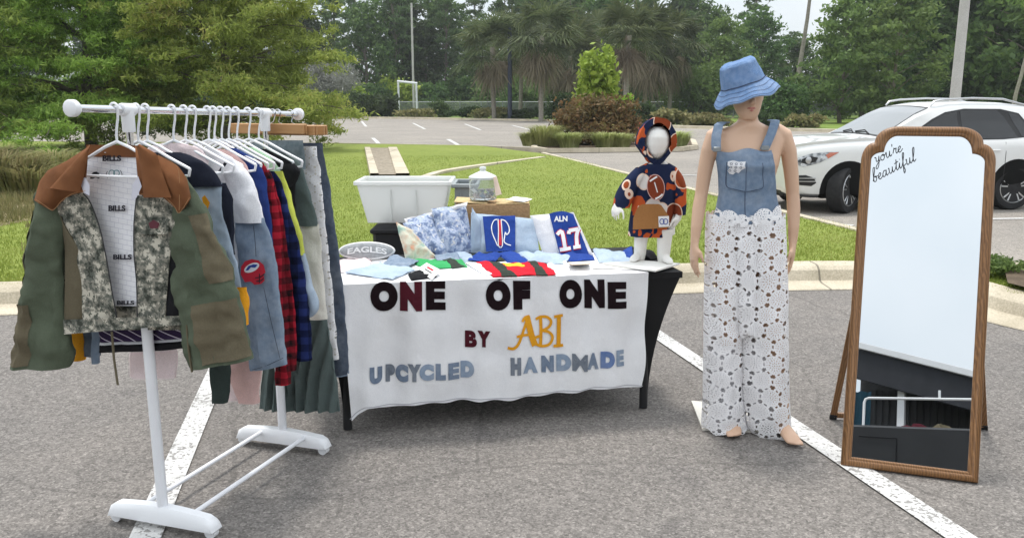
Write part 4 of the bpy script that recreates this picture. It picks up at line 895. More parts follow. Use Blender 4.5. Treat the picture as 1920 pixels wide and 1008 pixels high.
t = .60; hanger(t, 'white plastic hanger of the mint and lime jacket'); ga = garment('light_jacket', 'mint green jacket with a lime yellow sleeve and pale blue cuff', 'jacket', t)
tubes(ga, t, 'body', [(144, 284, 298), (148, 282, 306), (155, 284, 317), (165, 290, 325), (178, 305, 331), (230, 325, 340), (330, 345, 358)], M['mint'], .016, n=34, fold=.003)
tubes(ga, t, 'sleeve', [(172, 318, 331), (200, 327, 339), (240, 337, 351), (270, 343, 356)], M['lime'], .024, -.008, n=26, fold=.003); tubes(ga, t, 'cuff', [(268, 342, 357), (300, 350, 364), (334, 357, 373), (342, 359, 367)], M['denim_pale'], .024, -.006, n=26, fold=.003); tubes(ga, t, 'cuff_band', [(285, 346, 351), (341, 358, 362)], M['lime'], .02, -.016, n=16)
t = .68; hanger(t, 'white plastic hanger of the black tee shirt'); ga = garment('tee_shirt', 'black tee shirt with short sleeve on the rear part of the rail', 'tee shirt', t)
tubes(ga, t, 'body', [(146, 298, 310), (150, 296, 322), (158, 300, 337), (166, 308, 346), (176, 312, 346), (240, 322, 346), (300, 328, 350)], M['black'], .018, n=34, fold=.003); tubes(ga, t, 'sleeve', [(163, 332, 345), (172, 334, 351), (182, 336, 347), (191, 338, 342)], M['black'], .026, -.01, n=24)
t = .75; hanger(t, 'white plastic hanger with its bare right end, rearmost of the plastic hangers'); ga = garment('dress', 'grey green top with a cream crochet skirt', 'dress', t)
tubes(ga, t, 'bodice', [(150, 322, 334), (163, 330, 352), (180, 335, 358), (205, 338, 365), (236, 345, 373)], M['greygreen'], .016, .02, n=34, fold=.004); tubes(ga, t, 'skirt', [(234, 346, 374), (300, 350, 379), (345, 356, 384)], M['cream'], .018, .02, n=34, fold=.006)
M['wood'] = None
g = G('hanger_wood'); wv = g.n('TexWave', {'Scale': 4.0, 'Distortion': 5.0, 'Detail': 3.0}); g.put(wv.inputs['Vector'], g.mapping(g.co(), (.3, .3, 14))); M['wood'] = g.fin(g.ramp(wv.outputs['Fac'], [(0, (.36, .185, .07)), (1, (.44, .24, .10))]), .5, .4)
def wood_hanger(t, x0, x1, y, label):
    P0, N0 = G_(t); f_ = on(P0, N0); h = thing('wooden_hanger', label, 'hanger', tuple(bt(t, 1.4)), 0, 'wooden clamp hangers at the rear of the rail'); a, b = f_(x0, y), f_(x1, y + (x1 - x0) * .055)
    mb = MB(); rm = Matrix((RR, RU, Vector((0, 0, 1)))).transposed()
    for o_ in (-.011, .011): mb.box((a + b) / 2 + RU * o_, ((b - a).length, .012, .044), rm, .003)
    mb.build('clamp', M['wood'], h); c = bt(t); z = (a + b) / 2
    mb = MB(); mb.tube([c + RR * .016 * math.cos(R(q)) + Vector((0, 0, .016 * math.sin(R(q)) + .003)) for q in range(190, -40, -23)] + [c + RR * .003 - Vector((0, 0, .035)), Vector((z.x, z.y, z.z + .015))], .0022, 6); mb.build('hook', M['chrome'], h)
wood_hanger(.86, 272, 358, 120, 'front wooden clamp hanger at the rear of the rail, longest visible bar'); wood_hanger(.90, 300, 370, 122, 'middle wooden clamp hanger holding the lace trousers'); wood_hanger(1.0, 318, 382, 122, 'rear wooden clamp hanger holding the dark jeans')
ga = garment('skirt', 'long grey green pleated skirt reaching lowest at the right of the rail', 'skirt', .86)
tubes(ga, .86, 'waist', [(136, 290, 356), (170, 300, 358)], M['teal'], .014, n=34, fold=.002)
tubes(ga, .86, 'skirt', [(168, 300, 358), (250, 312, 366), (300, 318, 374), (345, 316, 384), (400, 308, 393), (441, 304, 398)], M['greygreen'], .028, n=110, fold=.020, fk=17, wr=.003, slant=.03)
def lace(name, S=.092, thr=0.0):
    g = G(name); u_ = g.n('VectorMath', operation='MULTIPLY_ADD'); g.put(u_.inputs[0], g.noise(7, 2, g.co('UV'), col=True)); u_.inputs[1].default_value = (.05 * S / .092, .05 * S / .092, 0); g.put(u_.inputs[2], g.co('UV')); uv = g.sep(u_.outputs[0])
    def cell(ox, oy):
        x = g.math('SUBTRACT', g.math('MULTIPLY', g.math('FRACT', g.math('ADD', g.math('MULTIPLY', uv[0], 1 / S), ox)), 1.0), .5); y = g.math('SUBTRACT', g.math('FRACT', g.math('ADD', g.math('MULTIPLY', uv[1], 1 / (S * 1.732)), oy)), .5); y = g.math('MULTIPLY', y, 1.732)
        r = g.math('SQRT', g.math('ADD', g.math('MULTIPLY', x, x), g.math('MULTIPLY', y, y))); return r, g.math('ARCTAN2', y, x)
    r1, a1 = cell(0, 0); r2, a2 = cell(.5, .5); sel = g.math('LESS_THAN', r1, r2); r = g.math('MINIMUM', r1, r2)
    a = g.math('ADD', g.math('MULTIPLY', a1, sel), g.math('MULTIPLY', a2, g.math('SUBTRACT', 1.0, sel)))
    def band(lo, hi): return g.math('MULTIPLY', g.math('GREATER_THAN', r, lo), g.math('LESS_THAN', r, hi))
    def pet(k, ph, th): return g.math('GREATER_THAN', g.math('SINE', g.math('ADD', g.math('MULTIPLY', a, k), ph)), th)
    h1 = g.math('MULTIPLY', band(.085, .15), pet(8.0, 0.0, .62)); h2 = g.math('MULTIPLY', band(.205, .285), pet(12.0, .6, .74)); h3 = g.math('MULTIPLY', band(.33, .375), pet(18.0, .2, .86))
    h4 = g.math('MULTIPLY', g.math('GREATER_THAN', r, .465), pet(12.0, 1.571, -.15)); ctr = g.math('LESS_THAN', r, .028)
    hole = g.math('MAXIMUM', g.math('MAXIMUM', h1, h2), g.math('MAXIMUM', g.math('MAXIMUM', h3, h4), ctr))
    g.put(g.b.inputs['Alpha'], g.math('SUBTRACT', 1.0, hole)); rip = g.math('SINE', g.math('MULTIPLY', r, 90.0)); g.bump(g.math('ADD', rip, g.math('MULTIPLY', g.noise(400, 2), 1.5)), .35, .003)
    return g.fin(g.ramp(g.noise(60, 3), [(.3, (.88, .87, .88)), (.7, (.92, .91, .92))]), .95, .1)
M['lace'] = lace('white_crochet_lace'); M['lace_small'] = lace('fine_lace', .045)
ga = garment('trousers', 'white lace trousers next to the dark jeans', 'trousers', .92); tubes(ga, .92, 'lining', [(143, 350, 369), (200, 352, 376), (300, 362, 386), (388, 376, 395)], M['cream'], .012, n=30, fold=.003); tubes(ga, .92, 'lace', [(143, 349, 371), (200, 351, 378), (300, 361, 388), (392, 375, 397)], M['lace_small'], .017, n=34, fold=.003)
ga = garment('jeans', 'dark blue jeans at the rear end of the rail', 'jeans', 1.0); tubes(ga, 1.0, 'leg', [(139, 345, 378), (200, 350, 388), (300, 362, 401), (400, 380, 409), (410, 381, 409)], M['denim_dark'], .022, n=34, fold=.004); tubes(ga, 1.0, 'turn_up', [(405, 380.5, 409.5), (411, 381, 409.5)], M['denim'], .025, n=34, fold=.004)

# ================================================================== TABLE AND BANNER
TZ = .735
TD, TN = Vector((.981, .195, 0)).normalized(), Vector((-.195, .981, 0)).normalized()
FR = gp(800, 290, TZ); FL = FR - TD * 1.83; TW, TDp = 1.83, .76
M['spandex'] = mat('black_stretch_cloth', (.010, .010, .011), .75, .25, var=.2, bump=.1, bs=30)
tb = thing('folding_table', 'long folding table under a black stretch cover', 'table', tuple((FL + FR) / 2 + TN * .38 - Vector((0, 0, TZ))))
def tp(s, d, z=TZ): q = FL + TD * s + TN * d; return Vector((q.x, q.y, z))
# cover: a top sheet and four arched sides that run down to the four feet
mb = MB()
cn = [(0, 0), (TW, 0), (TW, TDp), (0, TDp)]; ctr = Vector((TW / 2, TDp / 2))
def inset(z): return 1 - max(0, z / TZ) ** 2.0
for i in range(4):
    a, b = Vector(cn[i]), Vector(cn[(i + 1) % 4]); long_ = i % 2 == 0; ah = (.50, .26, .14, .26)[i]  # side and back arches shaped low to block light under the table
    def fn(u, v, a=a, b=b, ah=ah):
        z0 = ah * (1 - abs(2 * u - 1) ** 3.2) ** .55 if 0 < u < 1 else 0.0
        z = z0 + (TZ - z0) * v; p = a.lerp(b, u); k = inset(z)
        q = p + Vector((math.copysign(.14, ctr.x - p.x) * k * min(1, abs(ctr.x - p.x) / (TW / 2)), math.copysign(.07, ctr.y - p.y) * k * min(1, abs(ctr.y - p.y) / (TDp / 2))))
        return tp(q.x, q.y, max(.008, z))
    mb.grid(fn, 48, 16)
mb.build('stretch_cover', M['spandex'], tb)
mb = MB(); mb.prism([tuple(tp(s, d))[:2] for s, d in cn], TZ - .03, TZ + .001); mb.build('table_top', M['spandex'], tb)
for s, d in ((.155, .08), (TW - .155, .08), (TW - .155, TDp - .08), (.155, TDp - .08)):
    mb = MB(); q = tp(s, d, 0); mb.tube([q + Vector((0, 0, .004)), q + Vector((0, 0, .45)), tp(s, d, TZ - .03)], [.022, .022, .02], 10); mb.build('leg', M['black_plastic'], tb)
# banner
M['banner'] = None
g = G('banner_cloth'); uv = g.co('Object'); c = g.ramp(g.noise(5, 4), [(.3, (.78, .78, .80)), (.7, (.87, .87, .88))]); c = g.mix(.3, c, g.ramp(g.noise(220, 2), [(.3, (.68, .68, .71)), (.7, (.9, .9, .9))])); g.bump(g.math('ADD', g.noise(5, 4), g.math('MULTIPLY', g.noise(300, 1), .06)), .5, .03); M['banner'] = g.fin(c, .92, .1)
BP = FL - TN * .006
def bdisp(p):
    s = (p - FL).dot(TD); h = max(0.0, TZ - p.z)
    return h * .018 + .015 * min(1, h * 4) * math.sin(s * 15 + 1.2 * noise.noise(Vector((s * 2, h * 2, 1)))) + .008 * min(1, h * 5) * math.sin(s * 37 + 2 + h * 3) + .014 * noise.noise(Vector((s * 5, h * 5, 3))) + .012 * min(1, h * 3) * math.exp(-((s - .26) / .05) ** 2) + (.05 * h * math.exp(-((s - .2) / .10) ** 2))
def bpt(u, v, l=0.0):
    p = pp(u, v, BP, TN); return p - TN * (bdisp(p) + l)
hem = [(412, 461), (420, 452), (430, 446.5), (452, 447), (470, 446), (490, 443), (520, 442), (560, 440.5), (600, 437.5), (640, 433), (676, 430.5), (690, 426), (720, 425), (752, 424.5)]
def hemy(x):
    for a, b in zip(hem[:-1], hem[1:]):
        if a[0] <= x <= b[0]: return a[1] + (b[1] - a[1]) * (x - a[0]) / (b[0] - a[0])
    return hem[0][1] if x < 412 else hem[-1][1]
S0, S1 = .155, None
pl_ = pp(398, 300, BP, TN); S0 = (pl_ - FL).dot(TD); S1 = (pp(760, 292, BP, TN) - FL).dot(TD)
def topy(s): q = tp(s, -.006, TZ + .006); d = q - Vector((0, 0, H)); v = (-d.z * _c - d.y * _s) / (d.y * _c - d.z * _s); u = d.x / (d.y * _c - d.z * _s); return 600 + F * u, 297.5 + F * v
mb = MB()
def bfn(u, v):
    s = S0 + (S1 - S0) * u; tx, ty = topy(s); bx = 412 + 340 * u; by = hemy(bx) + .7 * math.sin(u * 61)
    ed = 2.2 * math.sin(v * 9 + 1) * v * (1 if u > .97 else 0)
    return bpt(tx + (bx - tx) * v + ed, ty + (by - ty) * v)
mb.grid(bfn, 110, 40)
bn = thing('banner', 'white cloth banner with hand cut letters hanging over the table front', 'banner', tuple(tp(.9, -.02, .1)))
mb.build('cloth', M['banner'], bn)
mb = MB(); mb.grid(lambda u, v: tp(S0 + (S1 - S0) * u + (.012 * math.sin(v * 9) if u > .97 else 0), -.006 + .60 * v, TZ + .006 + .002 * noise.noise(Vector((u * 14, v * 6, 2)))), 60, 24); mb.build('top_cloth', M['banner'], bn)
mb = MB(); ribbon(mb, [(410 + (752 - 410) * k / 60, hemy(412 + (750 - 412) * k / 60) - 2.2) for k in range(61)], lambda u, v, l: bpt(u, v, .0025), .9, 0, 1); mb.build('hem_stitching', mat('stitching', (.45, .45, .48), .9, .1), bn)
M['felt'] = cloth('black_maroon_felt', (.012, .005, .007), .3); M['felt2'] = cloth('maroon_felt', (.075, .010, .018), .2); M['ofelt'] = cloth('orange_felt', (.80, .36, .02), .08); M['dl1'] = denim('denim_letter', (.17, .23, .33), .4, .5); M['dl2'] = denim('denim_letter_light', (.25, .33, .45), .5, .3); M['dl3'] = denim('denim_letter_grey', (.17, .20, .25), .4, .5); M['bfelt'] = denim('denim_letter_blue', (.12, .2, .42), .3, .3)
def bl(ch, x0, x1, y0, y1, m, bold=.085, sk=0.0, name='letter'):
    """one cut-out letter between the photo columns x0..x1 and rows y0 (top)..y1 (bottom)"""
    mb = MB(); letters(mb, ch, lambda u, v: bpt(u, v + sk * (u - x0), .004), x0, y1, x1, y0, bold * (.85 if ch in 'EB' else 1.05 if ch == 'A' else .45 if ch == 'M' else 1.35), fine=.06); return mb.build(name, M[m], bn)
for ch, x0, x1, y0, y1, m in (('O', 434, 466, 301, 335.5, 'felt'), ('N', 468.5, 494.5, 301, 335, 'felt2'), ('E', 499, 522, 300.5, 334, 'felt'), ('O', 569, 598, 300, 334.5, 'felt'), ('F', 601, 621, 300, 333, 'felt'), ('O', 655.5, 681.5, 299, 333, 'felt'), ('N', 684, 708, 298.5, 331.5, 'felt'), ('E', 711.5, 734, 301.5, 332.5, 'felt'),
                             ('B', 545.5, 559, 359.5, 379, 'felt2'), ('Y', 559.5, 574, 358.5, 377.5, 'felt2')): bl(ch, x0, x1, y0, y1, m, .10)
for ch, x0, x1, y0, y1, m in (('U', 433, 448, 400, 419, 'dl1'), ('P', 452, 463, 398.5, 418.5, 'dl3'), ('C', 463.5, 478, 397.5, 418, 'dl1'), ('Y', 477, 493, 396, 416.5, 'dl3'), ('C', 491, 508, 396.5, 415.5, 'dl2'), ('L', 510, 522, 396, 415, 'dl1'), ('E', 525, 538.5, 396, 415.5, 'dl1'), ('D', 540, 555.5, 394.5, 414, 'dl2'),
                             ('H', 597, 609.5, 388.5, 409, 'dl3'), ('A', 612, 630, 389, 407.5, 'dl2'), ('N', 634, 649, 387.5, 406.5, 'dl1'), ('D', 652, 669, 386.5, 406, 'dl2'), ('M', 670, 687, 385, 405, 'dl3'), ('A', 686.5, 700.5, 383, 402.5, 'dl1'), ('D', 702.5, 719.5, 382, 401.5, 'bfelt'), ('E', 721.5, 731.5, 381, 400, 'dl2')): bl(ch, x0, x1, y0, y1, m, .10)
bf = lambda u, v, l=0.0: bpt(u, v, .004 + l)
for strokes in ((([(594, 377.5), (600, 378), (605, 374), (609, 366), (614, 353), (619, 342)], 3.4), ([(617, 341.5), (619.5, 352), (623, 365), (627, 376)], 7.5), ([(604, 364), (612, 362.5), (625, 363)], 3.0), ([(611, 347), (614, 342.5), (620, 341)], 3.0)),
                (([(633.5, 343), (634, 358), (633.5, 376)], 3.6), ([(628, 345.5), (634, 342.5), (641, 342.5), (645.5, 347.5), (643, 354), (635, 359)], 3.2), ([(635, 358.5), (643, 360), (647.5, 366), (644, 374), (635, 376.5), (627.5, 373.5), (627, 367.5), (634, 364.5)], 3.2)),
                (([(655, 342), (655.3, 360), (655, 376.5)], 5.2), ([(649, 342.2), (655, 341.4), (660, 341)], 3.4), ([(648.5, 376.5), (655, 376.8), (660.5, 376)], 3.4))):
    mb = MB()
    for k, (pts, wd) in enumerate(strokes): ribbon(mb, pts, bf, wd, 0, 4, .0008 * k)
    mb.build('letter', M['ofelt'], bn)

# ================================================================== THINGS ON THE TABLE
def slab(mb, fn, nu, nv, th, wr=.003, seed=0, uvs=None, mi=0, bulge=0.0):
    """a soft folded cloth: fn(u, v) top surface and its normal thickness"""
    P = [[fn(i / nu, j / nv) for i in range(nu + 1)] for j in range(nv + 1)]; vs = []; W = nu + 1
    nm = (P[0][nu] - P[0][0]).cross(P[nv][0] - P[0][0]).normalized()
    if nm.z < 0 and abs(nm.z) > .05: nm = -nm
    elif abs(nm.z) <= .05 and nm.y > 0: nm = -nm
    for side in (0, 1):
        for j in range(nv + 1):
            for i in range(nu + 1):
                e = min(1, 5 * min(i / nu, 1 - i / nu), 5 * min(j / nv, 1 - j / nv)) ** .5; q = P[j][i]
                vs.append(q + nm * ((th * e + bulge * e * math.sin(math.pi * i / nu) * math.sin(math.pi * j / nv) + wr * 1.8 * noise.noise(q * 14 + Vector((seed, 0, 0))) + wr * noise.noise(q * 34 + Vector((seed, 5, 0)))) if side == 0 else 0))
    N_ = W * (nv + 1); fs = []
    for j in range(nv):
        for i in range(nu): fs += [[j * W + i, j * W + i + 1, (j + 1) * W + i + 1, (j + 1) * W + i], [N_ + (j + 1) * W + i, N_ + (j + 1) * W + i + 1, N_ + j * W + i + 1, N_ + j * W + i]]
    for j in range(nv): fs += [[j * W, (j + 1) * W, N_ + (j + 1) * W, N_ + j * W], [j * W + nu, N_ + j * W + nu, N_ + (j + 1) * W + nu, (j + 1) * W + nu]]
    for i in range(nu): fs += [[i, N_ + i, N_ + i + 1, i + 1], [nv * W + i, nv * W + i + 1, N_ + nv * W + i + 1, N_ + nv * W + i]]
    mb.add(vs, fs, [((i % W) / nu * (uvs or (1, 1))[0], ((i % N_) // W) / nv * (uvs or (1, 1))[1]) for i in range(2 * N_)], mi); return nm
def quad(c):
    c = [Vector(p) for p in c]; return lambda u, v: c[0].lerp(c[1], u).lerp(c[3].lerp(c[2], u), v)
CZ = TZ + .010     # top of the banner cloth on the table
def flat(name, label, cat, px, m, th=.012, dz=.0, wr=.003, seed=0, group=None, nu=18, nv=12, parts=()):
    """flat folded thing lying on the table; px are its four photo corners"""
    c = [gp(x, y, CZ + dz) for x, y in px]; mid = sum(c, Vector()) / 4; th *= .65; wr *= 1.5; mb = MB(); slab(mb, quad(c), nu, nv, th, wr, seed)
    if not parts: return tag(mb.build(name, m), label, cat, group)
    t = thing(name, label, cat, tuple(mid), 0, group); mb.build('cloth', m, t)
    for nm, px2, m2 in parts:
        mb = MB(); c2 = [gp(x, y, CZ + dz + .0015) for x, y in px2]; slab(mb, quad(c2), nu, nv, th + .0025, wr, seed); mb.build(nm, m2, t)
    return t
def lean(px, Db, lean_=.12, z0=CZ):
    """upright cloth leaning back: px = TL, TR, BR, BL; the foot stands on the table"""
    bl_, br_ = gp(px[3][0], px[3][1], z0), gp(px[2][0], px[2][1], z0); tl = rp(px[0][0], px[0][1], bl_.y + lean_); tr = pp(px[1][0], px[1][1], bl_, (br_ - bl_).cross(tl - bl_).normalized()); return [tl, tr, br_, bl_]
# storage bins behind the table
g = G('translucent_plastic'); g.put(g.b.inputs['Transmission Weight'], .35); c = g.ramp(g.noise(3, 3), [(.3, (.84, .85, .84)), (.7, (.9, .91, .90))]); M['bin'] = g.fin(c, .35, .4); g.put(g.b.inputs['Transmission Weight'], 0.0); tl_ = g.n('BsdfTranslucent', {'Color': (.92, .93, .92, 1)}); ms_ = g.n('MixShader', {0: .45, 1: g.b.outputs[0], 2: tl_.outputs[0]}); g.t.links.new(ms_.outputs[0], g.out.inputs['Surface'])
M['grey_plastic'] = mat('grey_plastic', (.30, .33, .34), .5, .35)
DB = 5.35; st = thing('storage_box', 'black plastic storage box standing behind the table under the white bin', 'storage box', (far(490, DB), DB + .2, 0))
x0, x1 = far(431, DB), far(566, DB); zt = rp(450, 234, DB).z; mb = MB(); mb.box(((x0 + x1) / 2, DB + .25, zt / 2), (x1 - x0, .46, zt - .02), None, .02); mb.build('body', M['black_plastic'], st)
mb = MB(); mb.box(((x0 + x1) / 2, DB + .25, zt - .05), (x1 - x0 + .03, .49, .035), None, .01); mb.build('lid', M['black_plastic'], st)
for q in (.3, .7):
    mb = MB(); mb.box((x0 + (x1 - x0) * q, DB + .01, zt - .12), (.06, .03, .10), None, .008); mb.build('latch', M['black_plastic'], st)
def bin_(name, label, px0, px1, b0, b1, yt, yb, D, dp, m, group=None):
    t = thing(name, label, 'bin', (far((px0 + px1) / 2, D), D + dp / 2, rp(px0, yb, D).z)); tl, tr, bl_, br_ = rp(px0, yt, D), rp(px1, yt + 1, D), rp(b0, yb, D), rp(b1, yb, D); zb = bl_.z; zt = tl.z
    mb = MB(); O = [(bl_.x, br_.x, .04, dp - .04, zb), (tl.x + .02, tr.x - .02, .01, dp - .01, zt - .025)]; vs = []
    for k, (a, b, y0, y1, z) in enumerate(O + [(O[1][0] + .006, O[1][1] - .006, .016, dp - .016, zt - .025), (O[0][0] + .006, O[0][1] - .006, .046, dp - .046, zb + .006)]): vs += [(a, D + y0, z), (b, D + y0, z), (b, D + y1, z), (a, D + y1, z)]
    fs = [[3, 2, 1, 0], [12, 13, 14, 15]] + [[r * 4 + i, r * 4 + (i + 1) % 4, r * 4 + 4 + (i + 1) % 4, r * 4 + 4 + i] for r in range(3) for i in range(4)]; mb.add(vs, fs); mb.build('body', m, t, sharp=20)
    mb = MB(); w_ = tr.x - tl.x
    for cx, cy, sx, sy in ((tl.x + w_ / 2, D + .005, w_, .022), (tl.x + w_ / 2, D + dp - .005, w_, .022), (tl.x + .011, D + dp / 2, .022, dp - .032), (tr.x - .011, D + dp / 2, .022, dp - .032)): mb.box((cx, cy, zt - .013), (sx, sy, .026), None, .004)
    mb.build('rim', m, t)
    for q in (.33, .67): mb = MB(); mb.box((bl_.x + (br_.x - bl_.x) * q, D + .022, (zt + zb) / 2 - .02), (.008, .03, zt - zb - .07), None, .003); mb.build('rib', m, t)
    return t
bin_('storage_bin', 'large translucent white storage bin on the black storage box', 414, 529, 430, 517, 184, 233.5, DB + .02, .40, M['bin'])
bin_('storage_bin', 'grey storage bin behind the glass jar', 529, 560, 532, 557, 187, 233.5, DB + .03, .36, M['grey_plastic'])
mb = MB(); slab(mb, quad([rp(446, 222, DB + .09), rp(500, 207, DB + .12), rp(488, 231, DB + .10), rp(448, 231, DB + .09)]), 8, 6, .02, .004, 2); tag(mb.build('folded_cloth', M['greygreen']), 'grey folded cloth showing through the wall of the translucent bin', 'cloth')
# cardboard box, jar, papers
M['card'] = weathered('cardboard', (.40, .25, .13), (.50, .33, .18), 3, 90, .15); M['card_in'] = weathered('cardboard_flap', (.55, .40, .20), (.66, .50, .28), 3, 90, .15); M['paper'] = mat('paper', (.80, .79, .76), .8, .2, var=.05); M['peach'] = mat('peach_paper', (.78, .62, .50), .8, .2)
DC = 4.86; a, b = rp(533, 211, DC), rp(621, 210, DC); zb = TZ + .002; zt = a.z
bx = thing('cardboard_box', 'brown cardboard box on the table holding the glass jar', 'box', ((a.x + b.x) / 2, DC + .13, zb)); mb = MB(); mb.box(((a.x + b.x) / 2, DC + .13, (zb + zt) / 2), (b.x - a.x, .26, zt - zb), None, .004); mb.build('body', M['card'], bx)
mb = MB(); mb.box((a.x + .09, DC + .13, zt + .008), (.19, .25, .006), Matrix.Rotation(R(3), 3, 'Y'), .001); mb.build('flap', M['card_in'], bx); mb = MB(); mb.box((b.x - .10, DC + .13, zt + .004), (.19, .26, .005), Matrix.Rotation(R(-1.5), 3, 'Y'), .001); mb.build('flap', M['card_in'], bx)
g = G('jar_glass'); g.put(g.b.inputs['Transmission Weight'], .88); g.put(g.b.inputs['IOR'], 1.2); M['glass'] = g.fin((.93, .96, .96), .04, .6)
jc = rp(566, 207, DC + .10); jc.z = zt + .0145; jz = lambda px_: px_ * DC / 1000
jr = thing('glass_jar', 'clear glass lidded jar with paper slips on the cardboard box', 'jar', tuple(jc)); k = jz(1.0)
mb = MB(); mb.lathe(jc, [(.0, .002), (15 * k, .002), (16.5 * k, 2 * k), (16.5 * k, 22 * k), (15.5 * k, 25 * k), (14.5 * k, 25 * k), (15.5 * k, 22 * k), (15.5 * k, 3 * k), (0, 2.5 * k)], 28); mb.build('jar_body', M['glass'], jr)
M['frost'] = mat('frosted_glass', (.72, .75, .72), .25, .5); mb = MB(); mb.lathe(jc, [(16.5 * k, 25 * k), (17 * k, 27.5 * k), (15.5 * k, 29 * k), (8 * k, 32.5 * k), (4.5 * k, 34 * k), (3 * k, 35.5 * k), (4.2 * k, 37.5 * k), (3.5 * k, 39.5 * k), (0, 40 * k)], 28); mb.build('lid', M['frost'], jr)
r = random.Random(4)
for i in range(40):
    c = jc + Vector((r.uniform(-.055, .055), r.uniform(-.055, .055), .018 + r.random() * .05)); mb = MB(); mb.box(c, (.035, .022, .002), Matrix.Rotation(r.uniform(0, 6), 3, 'Z') @ Matrix.Rotation(r.uniform(-.8, .8), 3, 'X') @ Matrix.Rotation(r.uniform(-.8, .8), 3, 'Y')); tag(mb.build('paper_slip', (M['paper'], M['paper'], M['pink2'], M['paper'], M['denim_pale'])[i % 5]), 'folded paper slip in the glass jar', 'paper slip', 'paper slips in the jar')
mb = MB(); slab(mb, quad([rp(578, 179, DC + .02), rp(582, 178, DC + .05), rp(588, 199, DC + .03), rp(581, 201, DC + .01)]), 4, 8, .002, .001); tag(mb.build('paper_tag', M['peach']), 'peach paper tag hanging down the right side of the jar', 'tag')
mb = MB(); slab(mb, quad([rp(592, 207, DC + .02) + Vector((0, 0, .008)), rp(604, 204.0, DC + .12) + Vector((0, 0, .012)), rp(624, 207, DC + .10) + Vector((0, 0, .012)), rp(614, 210.5, DC + .0) + Vector((0, 0, .010))]), 8, 6, .002, .004, 3); tag(mb.build('paper_sheet', M['paper']), 'white paper sheet curling on the right flap of the cardboard box', 'paper')

# garments leaning against the box
g = G('blue_white_print'); n1 = g.noise(26, 3, rough=.6); n2 = g.noise(48, 2); c = g.ramp(n1, [(.0, (.06, .08, .16)), (.40, (.16, .21, .34)), (.47, (.33, .40, .54)), (.55, (.50, .55, .66)), (.63, (.24, .30, .46))]); c = g.mix(g.math('GREATER_THAN', n2, .64), c, (.66, .65, .63)); g.bump(g.noise(18, 3), .4, .02); M['print'] = g.fin(c, .9, .15)
g = G('pastel_print'); n1 = g.noise(20, 3); c = g.ramp(n1, [(.3, (.30, .45, .38)), (.45, (.66, .64, .52)), (.55, (.60, .50, .38)), (.68, (.75, .32, .20))]); g.bump(g.noise(18, 3), .4, .02); M['pastel'] = g.fin(c, .9, .15)
M['bills_blue'] = cloth('royal_panel', (.025, .065, .30), .1); M['dlight'] = denim('light_wash_denim', (.42, .53, .66), .5, .25)
def leaner(name, label, px, m, th=.03, la=.13, seed=0, bulge=.004, cat='garment', wr=.003):
    c = lean(px, 0, la); t = thing(name, label, cat, tuple((c[2] + c[3]) / 2)); mb = MB(); nm = slab(mb, quad(c), 24, 18, th, wr, seed, bulge=bulge); mb.build('cloth', m, t); return t, c, nm
def on_slab(c, nm, th, bulge=.004, seed=0, wr=.003):
    Q = quad(c); nv = -(c[1] - c[0]).cross(c[3] - c[0]).normalized()
    def f(u, v, l=0.0):
        q = pp(u, v, c[3], nv); a, b = (q - c[3]).dot((c[2] - c[3]).normalized()) / (c[2] - c[3]).length, (q - c[3]).dot((c[0] - c[3]).normalized()) / (c[0] - c[3]).length; a = min(1, max(0, a)); b = min(1, max(0, b))
        e = min(1, 5 * min(a, 1 - a), 5 * min(b, 1 - b)) ** .5; qq = q
        return q + nm * (th + bulge + wr * 1.8 * noise.noise(qq * 14 + Vector((seed, 0, 0))) + wr * noise.noise(qq * 34 + Vector((seed, 5, 0))) + .006 + l)
    return f
t, c, nm = leaner('printed_garment', 'blue and white flower print garment with lace edge, fanned open', [(505, 216), (546, 212), (556, 267), (520, 270)], M['print'], .024, .12, 3, .010, 'garment', .006)
mb = MB(); slab(mb, quad(lean([(477, 229), (512, 218), (540, 268), (512, 271)], 0, .09)), 18, 16, .02, .006, 5, bulge=.006); mb.build('fold', M['print'], t); mb = MB(); slab(mb, quad(lean([(472, 233), (492, 229), (520, 268), (500, 272)], 0, .05)), 12, 14, .016, .005, 7, bulge=.004); mb.build('fold', M['print'], t)
mb = MB(); slab(mb, quad([rp(474, 229, 4.74), rp(548, 208, 4.80), rp(547, 213, 4.78), rp(476, 234, 4.72)]), 34, 4, .012, .010, 9); mb.build('lace_edge', M['lace_small'], t)
t, c, nm = leaner('denim_bag', 'light denim bag with a royal blue panel and a white and red emblem', [(552, 221), (628, 228), (632, 268), (551, 267.5)], M['dlight'], .02, .13, 11)
f_ = on_slab(c, nm, .02, seed=11); mb = MB(); mb.grid(lambda u, v: f_(566 + 38 * u + 4 * v * (1 - u), 227.5 + 41 * v - u * 1), 20, 20); pn = mb.build('blue_panel', M['bills_blue'], t)
mb = MB(); ribbon(mb, [(583, 231.5), (579, 233), (576.5, 239), (577, 246), (580, 254), (583.5, 262)], f_, 1.1, 0, 3, .003); ribbon(mb, [(588, 231.5), (592, 233), (596, 238), (597, 245), (594, 249), (592.5, 246), (591.5, 252), (591, 257), (594, 260), (599, 261.5)], f_, 1.2, 0, 3, .003); ribbon(mb, [(584, 231), (584.5, 245), (584.5, 262), (589, 262), (588.5, 245), (587.5, 231)], f_, 1.0, 0, 3, .004); mb.build('emblem_outline', M['print_white'], pn)
mb = MB(); fillpoly(mb, [(584.6, 232), (587.2, 232), (588.4, 261.5), (585, 261.5)], f_, .0035); mb.build('emblem_stripe', M['print_red'], pn)
mb = MB(); slab(mb, quad(lean([(553, 214), (563, 230), (566, 267), (551, 267.5)], 0, .05)), 8, 14, .02, .006, 15); mb.build('side_fold', M['dlight'], t)
